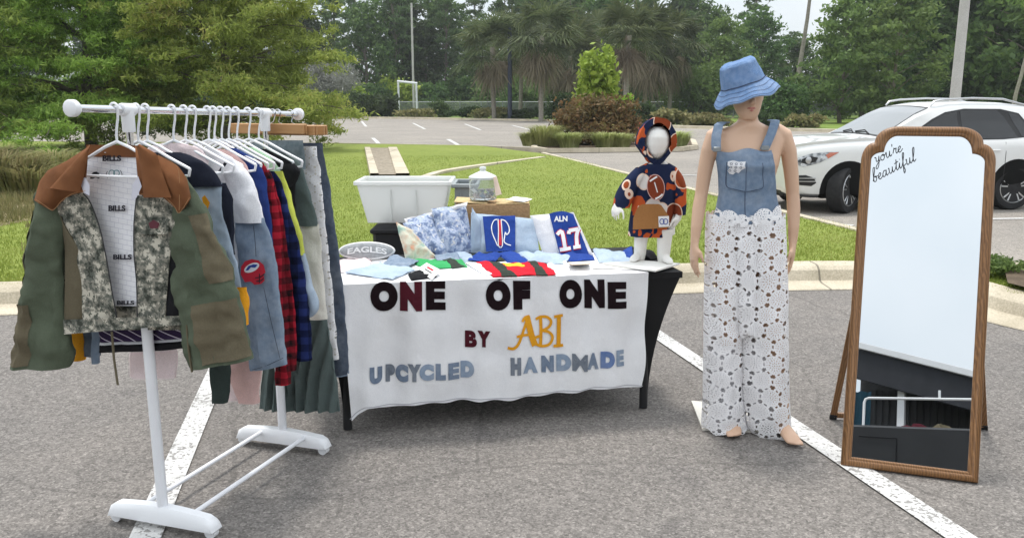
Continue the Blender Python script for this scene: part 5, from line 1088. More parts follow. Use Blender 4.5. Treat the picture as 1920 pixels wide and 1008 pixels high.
t, c, nm = leaner('football_jersey', 'folded white and royal blue jersey numbered 17', [(621, 224), (672, 220), (696, 272), (636, 268)], M['white'], .02, .12, 21)
f_ = on_slab(c, nm, .02, seed=21); mb = MB(); mb.grid(lambda u, v: f_(645.5 + 11.5 * v + (28 + 7 * v) * u - (1 - v) ** 3 * 0, 224 + 44.5 * v - 3.2 * math.sin(math.pi * u) * (1 - v) + 3.0 * u * v), 20, 20); pn = mb.build('blue_panel', M['bills_blue'], t)
mb = MB(); letters(mb, 'ALN', lambda u, v: f_(u, v, .003), 651, 233.0, 667, 226.5, .05, fine=.2); mb.build('lettering', M['print_white'], pn)
for nm_, strokes in (('number', ([(655, 248.5), (660.5, 245), (664.5, 265)], [(658, 266), (664.5, 265.2), (671, 264)])), ('number', ([(668.5, 247.5), (669, 243.5)], [(668.5, 243.7), (674, 242.8), (680, 241.7)], [(680, 241.7), (677.5, 250), (678.5, 262.5)], [(674, 263.5), (682.5, 262)]))):
    mb = MB()
    for k, st_ in enumerate(strokes): ribbon(mb, st_, f_, 6.2, 0, 4, .003 + .0003 * k)
    nb = mb.build(nm_, M['print_red'], pn); mb = MB()
    for k, st_ in enumerate(strokes): ribbon(mb, st_, f_, 4.2, 0, 4, .006 + .0003 * k)
    mb.build('number_fill', M['print_white'], nb)
# oval cushion
g = G('grey_felt'); M['greyfelt'] = g.fin(g.ramp(g.noise(60, 3), [(.3, (.30, .31, .32)), (.7, (.42, .43, .44))]), .9, .1); M['whitefelt'] = cloth('white_felt', (.78, .78, .78), .05)
cc = gp(430, 277, CZ); t = thing('oval_cushion', 'grey oval cushion lettered EAGLES with a white border', 'cushion', tuple(cc)); un = Vector((0, -.93, .37)); ux = Vector((1, .06, 0)).normalized(); uy = un.cross(ux); ctr_ = rp(430, 267.5, cc.y + .02); ctr_.z = max(ctr_.z, CZ + .05)
def oval(rx, ry, th, lift): 
    mb = MB(); mb.grid(lambda u, v: ctr_ + un * lift + (ux * rx * math.cos(2 * math.pi * u) + uy * ry * math.sin(2 * math.pi * u)) * math.sin(math.pi * v) ** .6 * 1.0 + un * th * math.copysign(abs(math.cos(math.pi * v)) ** .8, math.cos(math.pi * v)), 40, 14, wrap=True); return mb
oval(.150, .050, .016, 0).build('border', M['whitefelt'], t); oval(.144, .045, .018, .002).build('cover', M['greyfelt'], t)
of = lambda u, v, l=0.0: ctr_ + ux * u + uy * v + un * (.0235 + l - .35 * u * u)
mb = MB(); letters(mb, 'EAGLES', lambda u, v: of(u, v - .9 * u * u * 1.2, .002), -.098, -.014, .108, .018, .05, fine=.2); mb.build('lettering', M['whitefelt'], t)
# flat folded things, front row and behind
fg = 'folded garments laid flat on the table'
flat('folded_cloth', 'pale peach folded cloth at the left end of the table', 'cloth', [(398, 276), (438, 271), (432, 285), (399, 291)], M['pink2'], .02, 0, .005, 1, fg)
flat('denim_pouch', 'folded light blue denim piece on the left front of the table', 'denim', [(446, 279), (487, 287), (460, 299), (404, 291)], M['dlight'], .022, .002, .004, 2, fg)
flat('printed_cloth', 'folded pastel print cloth with orange corner beside the cushion', 'cloth', [(465, 243), (490, 254), (508, 272), (476, 276)], M['pastel'], .02, .03, .008, 3, fg) if False else None
c = lean([(464, 231), (480, 240), (512, 273), (476, 277)], 0, .10); t = thing('printed_cloth', 'pastel print cloth with an orange corner beside the grey cushion', 'cloth', tuple((c[2] + c[3]) / 2)); mb = MB(); slab(mb, quad(c), 16, 16, .02, .006, 31); mb.build('cloth', M['pastel'], t)
M['green'] = cloth('green_cloth', (.05, .36, .12), .1); M['mesh_dark'] = cloth('dark_mesh', (.04, .05, .04), .2); M['red_cloth'] = cloth('red_cloth', (.55, .015, .03), .1); M['yellow'] = cloth('yellow_cloth', (.75, .55, .05), .1)
flat('folded_jersey', 'folded green and black jersey behind the small white card', 'jersey', [(478, 277), (540, 274), (548, 284), (500, 287)], M['green'], .018, 0, .004, 4, fg, parts=(('black_panel', [(512, 275), (524, 274.5), (546, 283.5), (530, 285.5)], M['mesh_dark']),))
flat('baseball_hat', 'black baseball hat brim under the small white card', 'hat', [(478, 293), (492, 288), (512, 296), (482, 300)], M['black'], .018, 0, .002, 5)
t = thing('price_card', 'small white card with a red logo standing on the table front', 'card', tuple(gp(504, 298, CZ))); c = [gp(500, 279, CZ + .025), gp(517, 288, CZ + .022), gp(506, 299, CZ + .004), gp(488, 287, CZ + .008)]; mb = MB(); slab(mb, quad(c), 6, 6, .002, .0005); mb.build('card', M['paper'], t)
q_ = quad(c); mb = MB(); mb.grid(lambda u, v: q_(.3 + .4 * u, .3 + .14 * v) + Vector((0, -.0006, .0035)), 4, 2); mb.build('card_logo', M['print_red'], t); mb = MB(); mb.grid(lambda u, v: q_(.3 + .45 * u, .58 + .08 * v) + Vector((0, -.0006, .0035)), 4, 2); mb.build('card_logo', M['print_dark'], t)
flat('folded_jersey', 'folded red, yellow and black jersey at the table front', 'jersey', [(558, 280), (640, 279), (652, 293), (578, 295)], M['red_cloth'], .020, .003, .005, 6, fg, parts=(('black_panel', [(570, 279.6), (584, 279.4), (606, 294), (588, 294.6)], M['mesh_dark']), ('yellow_panel', [(584, 281), (612, 280.5), (618, 286), (592, 287)], M['yellow']), ('black_panel', [(616, 279.3), (628, 279.2), (642, 293), (628, 293.4)], M['mesh_dark'])))
flat('folded_cloth', 'white cloth with a dark trim left of the red and yellow jersey', 'cloth', [(545, 280), (560, 279), (586, 293), (568, 294)], M['white'], .012, 0, .003, 7, fg)
flat('folded_shirt', 'royal blue folded shirt behind the red and yellow jersey', 'shirt', [(582, 269), (604, 268), (622, 281), (590, 278)], M['royal'], .020, 0, .005, 8, fg) if False else flat('folded_shirt', 'royal blue folded shirt behind the red and yellow jersey', 'shirt', [(582, 269), (604, 268), (622, 280), (594, 278)], M['bills_blue'], .022, 0, .005, 8, fg)
flat('folded_denim', 'pale denim folded flat in front of the blue emblem bag', 'denim', [(604, 268), (650, 270), (664, 279), (624, 280)], M['dlight'], .022, 0, .005, 9, fg)
flat('folded_denim', 'grey blue denim folded behind the green jersey', 'denim', [(524, 268), (552, 269), (560, 278), (545, 279)], M['denim_pale'], .02, 0, .004, 10, fg)
flat('dark_cloth', 'dark green and black cloth between the denim and the blue shirt', 'cloth', [(552, 270), (582, 270), (592, 277), (562, 278.5)], M['mesh_dark'], .014, 0, .004, 11, fg)
flat('folded_shirt', 'royal blue sleeve below the number 17 jersey', 'shirt', [(650, 270), (693, 266), (697, 276), (660, 278)], M['bills_blue'], .022, 0, .006, 12, fg)
flat('folded_denim', 'pale blue denim folded beside the white shoe of the small mannequin', 'denim', [(694, 264), (732, 267), (744, 279), (702, 279)], M['dlight'], .020, 0, .006, 13, fg)
flat('baseball_hat', 'blue baseball hat brim at the left foot of the small mannequin', 'hat', [(729, 266), (742, 261), (742, 276), (734, 274)], M['bills_blue'], .03, 0, .003, 14)
t = thing('card_stack', 'stack of small cards with a tan top at the table edge', 'card stack', tuple(gp(680, 281, CZ)), 0)
for k in range(6):
    mb = MB(); c = gp(679, 280, CZ + .003 + k * .005); mb.box(c, (.10, .055, .0042), Matrix.Rotation(R(8 + k * 1.5), 3, 'Z')); mb.build('card', M['peach'] if k == 5 else M['paper'], t)
flat('paper_leaf', 'plain white paper sheet flat in front of the small mannequin', 'paper', [(700, 280), (752, 279), (748, 287), (694, 286)], M['paper'], .002, .0, .0005, 15)

for nm, lab, cat, px, m, th, dz, seed in (('folded_denim', 'small folded denim piece lying across the light blue denim on the left', 'denim', [(462, 272), (492, 276), (478, 284), (446, 281)], 'denim', .016, .012, 41), ('folded_shirt', 'crumpled royal blue cloth between the emblem bag and the red jersey', 'shirt', [(560, 268), (588, 271), (580, 278), (548, 276)], 'bills_blue', .02, .01, 42),
    ('folded_denim', 'crumpled pale denim under the lower edge of the number 17 jersey', 'denim', [(628, 268), (668, 273), (660, 281), (618, 277)], 'dlight', .02, .012, 43), ('folded_cloth', 'white crumpled cloth at the right end of the red and yellow jersey', 'cloth', [(638, 280), (664, 279), (668, 287), (646, 290)], 'white', .014, .0, 44), ('folded_cloth', 'black folded cloth at the back right corner of the table top', 'cloth', [(736, 262), (762, 264), (772, 274), (748, 276)], 'black', .02, .0, 45), ('folded_denim', 'mid blue denim crumpled behind the black and green jersey', 'denim', [(508, 269), (536, 270), (540, 277), (512, 277)], 'denim', .018, .006, 46)):
    flat(nm, lab, cat, px, M[m], th, dz, .007, seed, 'folded garments laid flat on the table')

# ================================================================== MANNEQUINS
YN = Vector((0, 1, 0))
M['skin'] = mat('mannequin_skin', (.64, .42, .29), .36, .45, var=.05, vs=4); M['matte_white'] = mat('mannequin_white', (.82, .81, .77), .45, .4, var=.03)
def loft(mb, rings, n=28, cap=True):
    """rings: (centre, half width vector, half depth vector)"""
    vs = [c + a * math.cos(2 * math.pi * i / n) + b * math.sin(2 * math.pi * i / n) for c, a, b in rings for i in range(n)]
    fs = [[j * n + i, j * n + (i + 1) % n, (j + 1) * n + (i + 1) % n, (j + 1) * n + i] for j in range(len(rings) - 1) for i in range(n)]
    if cap: fs += [list(range(n - 1, -1, -1)), list(range((len(rings) - 1) * n, len(rings) * n))]
    mb.add(vs, fs)
def torso(mb, D, rows, step=5, dy=None):
    R_ = itp(rows, step); rg = []
    for r in R_:
        a, b = rp(r[1], r[0], D), rp(r[2], r[0], D); c = (a + b) / 2 + Vector((0, r[4] if len(r) > 4 else 0, 0)); rg.append((c, Vector(((b - a).length / 2, 0, 0)), Vector((0, r[3], 0))))
    loft(mb, rg)
def fuse(mb, name, m, parent, vox, it=6, fac=.5):
    o = mb.build(name, m, parent); md = o.modifiers.new('r', 'REMESH'); md.mode = 'VOXEL'; md.voxel_size = vox
    s_ = o.modifiers.new('s', 'SMOOTH'); s_.iterations = it; s_.factor = fac; return evaluated(o)
def hand(mb, wrist, dirn, side, front, L=.175, curl=.25, r=.0085):
    """palm, four curved fingers and a thumb; side points to the thumb"""
    dirn, side, front = dirn.normalized(), side.normalized(), front.normalized(); pl = L * .50
    loft(mb, [(wrist + dirn * (pl * t), side * w_, front * d_) for t, w_, d_ in ((-.25, .021, .018), (0, .024, .017), (.3, .034, .016), (.7, .040, .014), (1.0, .037, .011))], 16)
    for k, (o_, l_) in enumerate(((.028, .40), (.0095, .46), (-.0095, .43), (-.027, .34))):
        b = wrist + dirn * pl * .92 + side * o_; P = [b - dirn * .02]; d = dirn + side * o_ * 1.5
        for q in range(4):
            d = (d + front * curl * .45 * (1 if q else .3)).normalized(); P.append(P[-1] + d * L * l_ * (.55 if q == 0 else .30))
        mb.tube(P, [r * 1.05, r, r * .95, r * .85, r * .65], 8)
    b = wrist + dirn * pl * .25 + side * .026; mb.tube([b - side * .012, b + dirn * .02 + side * .018 + front * .01, b + dirn * .045 + side * .024 + front * .018, b + dirn * .066 + side * .022 + front * .024], [r * 1.3, r * 1.2, r, r * .7], 8)
D = 3.95
mq = thing('mannequin', 'full size skin coloured female mannequin on a square white base plate', 'mannequin', (gp(862, 468).x, gp(862, 468).y, 0))
mb = MB()
TOR = [(96, 867, 887, .048, -.01), (108, 866, 887, .047, -.005), (114, 864, 889, .05, 0), (119, 856, 899, .058, 0), (123, 846, 911, .062, .005), (128, 838, 921, .068, .008), (136, 835, 921, .078, .005), (150, 839, 915, .094, -.004), (164, 841, 911, .106, -.012), (176, 843, 908, .096, -.005), (198, 846, 905, .083, .005), (216, 844, 908, .09, .008), (238, 838, 914, .105, .012), (256, 836, 917, .112, .015), (272, 837, 917, .108, .015), (284, 840, 915, .095, .012)]
torso(mb, D, TOR)
for rows in ([(262, 837, 877, .09, .01), (285, 838, 876, .085, .01), (330, 841, 873, .07, .0), (372, 845, 869, .055, 0), (392, 845, 868, .056, .0), (425, 845, 868, .052, .015), (455, 850, 864, .036, .02), (466, 851, 864, .034, .02)], [(262, 878, 916, .09, .01), (285, 879, 917, .085, .01), (330, 884, 916, .07, -.02), (372, 890, 914, .056, -.05), (392, 891, 914, .056, -.06), (425, 895, 918, .052, -.07), (458, 904, 919, .036, -.08), (470, 905, 920, .034, -.08)]): torso(mb, D, rows)
def arm(pts, D):
    P = [rp(x, y, D + dy) for x, y, _, dy in pts]; mb.tube(P, [r_ for _, _, r_, _ in pts], 14)
arm([(847, 126, .042, .01), (837, 132, .042, .01), (831, 148, .037, .01), (826, 172, .034, .012), (822, 198, .030, .01), (819, 216, .031, .0), (816, 238, .026, -.02), (814, 256, .020, -.03)], D)
arm([(907, 125, .042, .01), (918, 131, .042, .01), (924, 148, .037, .01), (927, 172, .034, .012), (929, 198, .030, .01), (930, 216, .031, .0), (930, 238, .026, -.02), (929, 256, .020, -.03)], D)
w0 = rp(814, 256, D - .03); hand(mb, w0, Vector((-.02, -.06, -1)), Vector((.25, -1, 0)), Vector((1, .2, 0)), .165, .35); w1 = rp(929, 256, D - .03); hand(mb, w1, Vector((-.02, -.06, -1)), Vector((-.25, -1, 0)), Vector((-1, .2, 0)), .165, .35)
# feet
for px, py, dy, an in ((857, 467, .02, -.15), (914, 474, -.08, .12)):
    a = rp(px, py, D + dy); dn = Vector((math.sin(an), -math.cos(an), 0)); z0 = .014
    heel = Vector((a.x, a.y + .02, z0)); mbf = [(heel - dn * .02, .026, .03, .03), (heel + dn * .05, .03, .036, .034), (heel + dn * .10, .037, .028, .026), (heel + dn * .15, .040, .02, .018), (heel + dn * .178, .034, .012, .011)]
    sdv = Vector((dn.y, -dn.x, 0)); loft(mb, [(c + Vector((0, 0, hz)), sdv * w_, Vector((0, 0, hz))) for c, w_, h_, hz in mbf], 16)
    for k in range(5): b_ = heel + dn * (.175 - .008 * abs(k - 1.2)) + sdv * (-.028 + .0145 * k) * (1 if px > 880 else -1); mb.tube([b_ + Vector((0, 0, .012)), b_ + dn * .018 + Vector((0, 0, .011)), b_ + dn * (.034 if k == 0 else .028 - .002 * k) + Vector((0, 0, .007))], [.0105 if k == 0 else .0078, .010 if k == 0 else .0072, .006], 8)
    mb.tube([a + Vector((0, 0, .05)), Vector((a.x, a.y + .01, .07)), heel + dn * .03 + Vector((0, 0, .03))], [.036, .036, .034], 14)
# head with a face
hc = rp(876.5, 82, D - .01); hy = Vector((0, -1, 0))
for rz, w_, d_, oy in ((0,) * 4,): pass
hd = [(-.112, .020, .022, .040), (-.104, .034, .038, .030), (-.088, .047, .056, .016), (-.066, .056, .072, .004), (-.04, .0625, .082, -.004), (-.01, .066, .089, -.008), (.02, .0685, .094, -.010), (.05, .0685, .094, -.012), (.08, .062, .085, -.014), (.105, .046, .064, -.014), (.12, .02, .03, -.014)]
loft(mb, [(hc + Vector((0, 0, z)) + hy * oy, Vector((w_, 0, 0)), Vector((0, d_, 0))) for z, w_, d_, oy in hd], 32)
fy = lambda z, o_: hc + Vector((0, 0, z)) + hy * o_
loft(mb, [(fy(.012, .078), Vector((.006, 0, 0)), Vector((0, .010, 0))), (fy(-.012, .086), Vector((.008, 0, 0)), Vector((0, .013, 0))), (fy(-.034, .094), Vector((.012, 0, 0)), Vector((0, .016, 0))), (fy(-.042, .088), Vector((.015, 0, 0)), Vector((0, .012, 0))), (fy(-.048, .080), Vector((.010, 0, 0)), Vector((0, .006, 0)))], 14)
mb.tube([fy(-.064, .072) + Vector((-.021, .006, .001)), fy(-.061, .079) + Vector((-.008, 0, 0)), fy(-.0615, .0795), fy(-.061, .079) + Vector((.008, 0, 0)), fy(-.064, .072) + Vector((.021, .006, .001))], [.003, .006, .0055, .006, .003], 8); mb.tube([fy(-.066, .070) + Vector((-.019, .006, 0)), fy(-.0725, .077), fy(-.066, .070) + Vector((.019, .006, 0))], [.003, .007, .003], 8)
for sx in (-1, 1):
    loft(mb, [(fy(.008, .076) + Vector((sx * .029, .004, 0)) + Vector((0, 0, q)), Vector((.013 * c_, 0, 0)), Vector((0, .008 * c_, 0))) for q, c_ in ((-.010, .3), (-.005, .9), (0, 1), (.005, .9), (.010, .3))], 12)
    loft(mb, [(hc + Vector((sx * .066, .005, q)), Vector((.008 * c_, 0, 0)), Vector((0, .016 * c_, 0))) for q, c_ in ((-.034, .4), (-.02, .8), (0, 1), (.02, 1), (.03, .4))], 10)
body = fuse(mb, 'body', M['skin'], mq, .0058, 5)
M['lip'] = mat('painted_lips', (.50, .20, .17), .4, .4); mb = MB()
mb.tube([fy(-.0635, .0745) + Vector((-.0195, .006, .001)), fy(-.0605, .0815) + Vector((-.008, 0, 0)), fy(-.0615, .0815), fy(-.0605, .0815) + Vector((.008, 0, 0)), fy(-.0635, .0745) + Vector((.0195, .006, .001))], [.0025, .005, .0045, .005, .0025], 8); mb.tube([fy(-.067, .0735) + Vector((-.0165, .006, 0)), fy(-.0715, .080), fy(-.067, .0735) + Vector((.0165, .006, 0))], [.0025, .006, .0025], 8); mb.build('lips', M['lip'], mq)
M['base'] = mat('base_plate', (.70, .67, .60), .4, .4, var=.05); mb = MB(); c4 = [gp(810, 443), gp(868, 447), gp(894, 479), gp(823, 476)]; mb.prism([(p.x, p.y) for p in c4], .0015, .012); mb.build('base_plate', M['base'], mq, smooth=False)
mb = MB(); q = rp(862, 462, D + .05); mb.tube([Vector((q.x, q.y, .01)), Vector((q.x, q.y, .38))], .008, 10); mb.build('support_rod', M['chrome'], mq)

# dungarees on the mannequin: denim bib, straps, lace legs
dg_ = thing('dungarees', 'denim bib dungarees with white crochet lace legs on the tall mannequin', 'dungarees', tuple(Vector((mq.location.x, mq.location.y, .01))))
def bodyfn(y):
    R_ = TOR
    for a, b in zip(R_[:-1], R_[1:]):
        if a[0] <= y <= b[0]: t = (y - a[0]) / (b[0] - a[0]); return [a[i] + (b[i] - a[i]) * t for i in range(5)]
    return list(R_[-1])
def bibpt(px, py, l):
    r = bodyfn(py); ex = max(0, (py - 176) / 50) * 4; a, b = rp(r[1] - ex, py, D), rp(r[2] + ex, py, D); c = (a + b) / 2; hw = (b - a).length / 2 + .010; x = rp(px, py, D).x - c.x; x = max(-hw * .999, min(hw * .999, x)); dp = r[3] + .012 + max(0, (py - 176) / 50) * .012
    if 150 < py < 215: dp = max(dp, .112 - .00012 * (py - 165))
    return Vector((c.x + x, D + r[4] - dp * math.sqrt(max(0, 1 - (x / hw) ** 2)) - l + .002 * noise.noise(Vector((x * 25, py * .09, 1))), c.z))
def bl_(y): return [838, 837, 836, 834, 831][0] - max(0, y - 150) * .085 if y < 225 else 831
def br_(y): return 897 + max(0, y - 148) * .20 if y < 232 else 914
mb = MB(); mb.grid(lambda u, v: bibpt(bl_(146 + 84 * v) + (br_(146 + 84 * v) - bl_(146 + 84 * v)) * u, 146 + 84 * v + (1 - v) ** 3 * (2.2 * math.sin(u * 9) - (u - .5) * 2), .004), 36, 36); M['bib'] = denim('bib_denim', (.17, .25, .37), .5, .5); bib = mb.build('bib', M['bib'], dg_)
mb = MB(); mb.grid(lambda u, v: bibpt(846 + 38 * u + 2 * v, 160 + 31 * v + (3 * (1 - abs(2 * u - 1)) * (v > .9)), .008), 20, 16); pk = mb.build('pocket', M['bib'], bib)
M['stitch'] = mat('dark_stitching', (.07, .09, .14), .9, .1); bfn2 = lambda u, v, l=0.0: bibpt(u, v, .0095 + l); mb = MB(); ribbon(mb, [(846, 160), (846, 175), (847, 188), (855, 191), (867, 193), (878, 191), (886, 188), (885, 175), (884, 160)], bfn2, .7, 0, 5); ribbon(mb, [(866, 190), (866, 205), (866, 228)], lambda u, v, l: bibpt(u, v, .006), .8, 0, 8); ribbon(mb, [(866, 160), (866, 176), (866.5, 192)], bfn2, .6, 0, 6); mb.build('seam', M['stitch'], bib)
mb = MB(); f_ = lambda u, v, l=0.0: bibpt(u, v, .012); fillpoly(mb, [(847, 159), (852, 157.5), (858, 159), (865, 158.5), (863.5, 163), (864.5, 166), (861, 168), (858, 172), (855, 171), (852.5, 174), (849, 173), (847, 170), (848.5, 166), (846.5, 163)], f_, fine=1.2); dl = mb.build('lace_trim', M['white'], bib)
mb = MB()
for k in range(9):
    x, y = 850 + (k % 3) * 5 - (k // 3) * .5, 161.5 + (k // 3) * 4
    if (k != 8): ribbon(mb, ell(x, y, 1.1, 1.1, 8) + [(x + 1.1, y)], lambda u, v, l=0.0: bibpt(u, v, .0128), .5, 0, 1)
mb.build('lace_holes', M['stitch'], dl)
for pts in ([(839.5, 147.5), (839, 140), (839.5, 130), (842, 121.5), (846, 118.5), (850, 118)], [(896, 146), (899, 139), (903.5, 129), (907.5, 120), (908, 116.5), (904, 115.5)]):
    P = []
    for k, (x, y) in enumerate(pts):
        r = bodyfn(y); yy = D - (.102, .098, .088, .062, .02, .05)[k] if k < 5 else D + .06; p = rp(x, y, yy); P.append(p + Vector((0, 0, .012 if k >= 3 else .0)))
    vs = []; 
    for k, p in enumerate(P):
        t = (P[min(k + 1, len(P) - 1)] - P[max(k - 1, 0)]).normalized(); sd = Vector((1, 0, 0)); nrm = sd.cross(t).normalized()
        for a_, b_ in ((-.021, .003), (.021, .003), (.021, -.003), (-.021, -.003)): vs.append(p + sd * a_ + nrm * b_)
    mb = MB(); mb.add(vs, [[j * 4 + i, j * 4 + (i + 1) % 4, (j + 1) * 4 + (i + 1) % 4, (j + 1) * 4 + i] for j in range(len(P) - 1) for i in range(4)] + [[3, 2, 1, 0], [20, 21, 22, 23]]); st_ = mb.build('strap', M['bib'], dg_)
    c = P[0] + Vector((0, -.008, .004)); mb = MB(); mb.box(c, (.036, .006, .022), None, .003); mb.build('buckle', M['galv'], st_)
def lacetube(nm, rows, depth, seed, oy, fold=.013, fk=5.5):
    mb = MB(); rows_tube(mb, Vector((0, D + oy, 0)), YN, rows, depth, n=64, step=5, fold=fold, fk=fk, wr=.004, seed=seed, pin=.9, scal=.02); return mb.build(nm, M['lace'], dg_)
lacetube('lace_leg', [(221, 828, 876), (250, 827, 878), (300, 826, 874), (370, 825, 870), (430, 824, 870), (473, 822, 876)], .112, 2, .0); lacetube('lace_leg', [(221, 866, 919), (250, 868, 920), (300, 869, 922), (370, 867, 923), (430, 868, 924), (468, 874, 926), (480, 880, 930)], .118, 6, -.03)
lacetube('lace_leg', [(222, 846, 894), (300, 850, 890), (360, 856, 884)], .132, 9, -.0)
for rows in ([(372, 833, 864), (430, 832, 866), (470, 830, 868)], [(372, 874, 914), (430, 874, 917), (462, 878, 918)]):
    mb = MB(); rows_tube(mb, Vector((0, D, 0)), YN, rows, .085, n=40, step=6, wr=.003, seed=5, pin=.9); mb.build('lining', M['white'], dg_)  # white tube added behind the lace holes to whiten the lower legs
M['lining_cloth'] = cloth('pale_lining', (.62, .50, .45), .08)
for k, (cx, cy, rr_) in enumerate(((834, 222, 9), (849, 224, 9), (862, 226, 7), (887, 225, 13), (908, 221, 11))):    # scalloped upper edge of round motifs
    mb = MB(); cp = bibpt(cx, cy + 2, .016)
    def sc_(u, v, cp=cp, rr_=rr_): a = 2 * math.pi * u; R_ = rr_ * .00388 * v * (1 + .05 * math.sin(a * 9)); return bibpt(cx + rr_ * v * math.cos(a) * (1 + .05 * math.sin(a * 9)), min(249, cy + rr_ * v * math.sin(a)), .014 + k * .0015)
    vs = []; uv = []; n = 40
    for j in range(9):
        for i in range(n): a = 2 * math.pi * i / n; vs.append(sc_(i / n, j / 8)); uv.append((.5 * .092 + j / 8 * .046 * math.cos(a), .5 * .092 * 1.732 + j / 8 * .046 * math.sin(a)))
    mb.add(vs, [[j * n + i, j * n + (i + 1) % n, (j + 1) * n + (i + 1) % n, (j + 1) * n + i] for j in range(8) for i in range(n)], uv); mb.build('lace_motif', M['lace'], dg_)
# bucket hat
g = G('denim_hat'); M['hat'] = denim('hat_denim', (.15, .27, .50), .5, .45); M['hat_in'] = denim('hat_underside', (.26, .33, .44), .3, .3)
hat = thing('bucket_hat', 'blue denim bucket hat pulled low over the eyes of the tall mannequin', 'hat', tuple(hc + Vector((0, 0, .0))))
hm = Matrix.Rotation(R(-20), 3, 'Y') @ Matrix.Rotation(R(4), 3, 'X'); ho = hc + Vector((-.024, .006, .050))
def hatpt(a, r_, z, k): p = Vector((r_ * math.cos(a), r_ * 1.08 * math.sin(a), z)); p += Vector((0, 0, 1)) * k * (.006 * math.sin(3 * a + 1) + .004 * math.sin(7 * a)); p += p.normalized() * .004 * noise.noise(p * 22); return ho + hm @ p
mb = MB(); cr = [(.0, .100), (.04, .100), (.070, .097), (.080, .088), (.086, .06), (.093, .03), (.098, .0), (.0985, -.004)]; mb.grid(lambda u, v: (lambda k, t: hatpt(2 * math.pi * u, cr[k][0] + (cr[min(k + 1, 7)][0] - cr[k][0]) * t, cr[k][1] + (cr[min(k + 1, 7)][1] - cr[k][1]) * t, .3))(int(v * 7), v * 7 - int(v * 7)), 56, 28, wrap=True); mb.build('crown', M['hat'], hat)
for nm, off, mm in (('brim', 0, 'hat'), ('brim_underside', -.004, 'hat_in')):
    mb = MB(); mb.grid(lambda u, v: hatpt(2 * math.pi * u, (.098 + .050 * v), -.003 - .056 * v ** 1.1 + off, v * 1.2), 64, 8, wrap=True); mb.build(nm, M[mm], hat)
mb = MB()
for v0 in (.35, .65, .93):
    vs = []
    for u in range(97): a = 2 * math.pi * u / 96; vs += [hatpt(a, .098 + .050 * (v0 - .012), -.003 - .056 * (v0 - .012) ** 1.1 + .0022, v0 * 1.2), hatpt(a, .098 + .050 * (v0 + .012), -.003 - .056 * (v0 + .012) ** 1.1 + .0022, v0 * 1.2)]
    mb.add(vs, [[2 * i, 2 * i + 1, 2 * i + 3, 2 * i + 2] for i in range(96)])
mb.tube([hatpt(2 * math.pi * u / 60, .0992, .001, .3) for u in range(60)], .002, 6, closed=True); mb.build('seam', M['stitch'], hat)

# child mannequin on the table
DCH = 4.42; kz = DCH / 1000
cm = thing('child_mannequin', 'small white faceless child mannequin standing on the right end of the table', 'mannequin', tuple(gp(757, 283, CZ)))
mb = MB()
torso(mb, DCH, [(150, 765, 777, .025), (160, 763, 779, .028), (166, 757, 786, .04), (175, 752, 790, .055), (200, 752, 790, .065), (235, 750, 791, .068), (246, 750, 791, .064)])
for a_, dy in (((747, 757), 0), ((772, 783), -.05)):
    x0, x1 = a_; torso(mb, DCH, [(238, 744 if x0 < 760 else 769, 764 if x0 < 760 else 787, .045, dy), (252, x0 - 4, x1 + 2, .036, dy), (268, x0 - 4, x1, .032, dy), (277, x0 - 3, x1 - 2, .026, dy)])
for px, py, dy, an in ((748, 277, 0, -.5), (777, 281, -.05, .25)):
    a = rp(px, py, DCH + dy); a.z = max(a.z, CZ + .03); dn = Vector((math.sin(an), -math.cos(an), 0)); hl = Vector((a.x, a.y, CZ + .010)); sdv = Vector((dn.y, -dn.x, 0))
    loft(mb, [(hl + dn * t + Vector((0, 0, h_)), sdv * w_, Vector((0, 0, h_))) for t, w_, h_ in ((-.025, .016, .018), (.02, .022, .022), (.06, .026, .016), (.085, .02, .010), (.095, .008, .006))], 14); mb.tube([a + Vector((0, 0, .03)), hl + Vector((0, 0, .02))], [.026, .024], 12)
loft(mb, [(rp(769, 141, DCH) + Vector((0, -.0, z)), Vector((w_, 0, 0)), Vector((0, d_, 0))) for z, w_, d_ in ((-.080, .018, .02), (-.066, .036, .046), (-.04, .056, .068), (0, .066, .080), (.04, .066, .082), (.07, .055, .068), (.09, .03, .036))], 28)
for w_, sd, P in ((rp(724, 211, DCH - .04), 1, [(752, 172, .028), (741, 185, .026), (732, 200, .021), (724, 211, .015)]), (rp(796, 221, DCH - .04), -1, [(786, 172, .028), (796, 188, .026), (798, 206, .021), (796, 221, .015)])):
    mb.tube([rp(x, y, DCH - .01 * k) for k, (x, y, _) in enumerate(P)], [q[2] for q in P], 12)
    hand(mb, w_, Vector((-.30 * sd if sd > 0 else -.25, -.25, -1)), Vector((.5 * sd, -1, 0)), Vector((sd, .2, 0)), .095, .3, .0062)
fuse(mb, 'body', M['matte_white'], cm, .005, 5)
mb = MB(); c4 = [gp(706, 281, CZ + .003), gp(752, 278, CZ + .003), gp(797, 281.5, CZ + .003), gp(768, 290, CZ + .003)]; mb.prism([(p.x, p.y) for p in c4], CZ + .003, CZ + .011); mb.build('base_plate', M['matte_white'], cm, smooth=False)
g = G('football_fleece'); P3 = g.co(); v1 = g.n('TexVoronoi', {'Scale': 9.6, 'Randomness': .95}); g.put(v1.inputs['Vector'], g.mapping(P3, (1, .25, .8), (0, .5, 0))); ds, cl_ = v1.outputs['Distance'], v1.outputs['Color']
ball = g.math('LESS_THAN', ds, .41); edge = g.math('MULTIPLY', g.math('LESS_THAN', ds, .445), g.math('GREATER_THAN', ds, .405)); st = g.math('MULTIPLY', g.math('GREATER_THAN', ds, .22), g.math('LESS_THAN', g.math('FRACT', g.math('MULTIPLY', g.sep(v1.outputs['Position'])[0], 3.0)), .22)); 
lace_ = g.math('LESS_THAN', ds, .05)
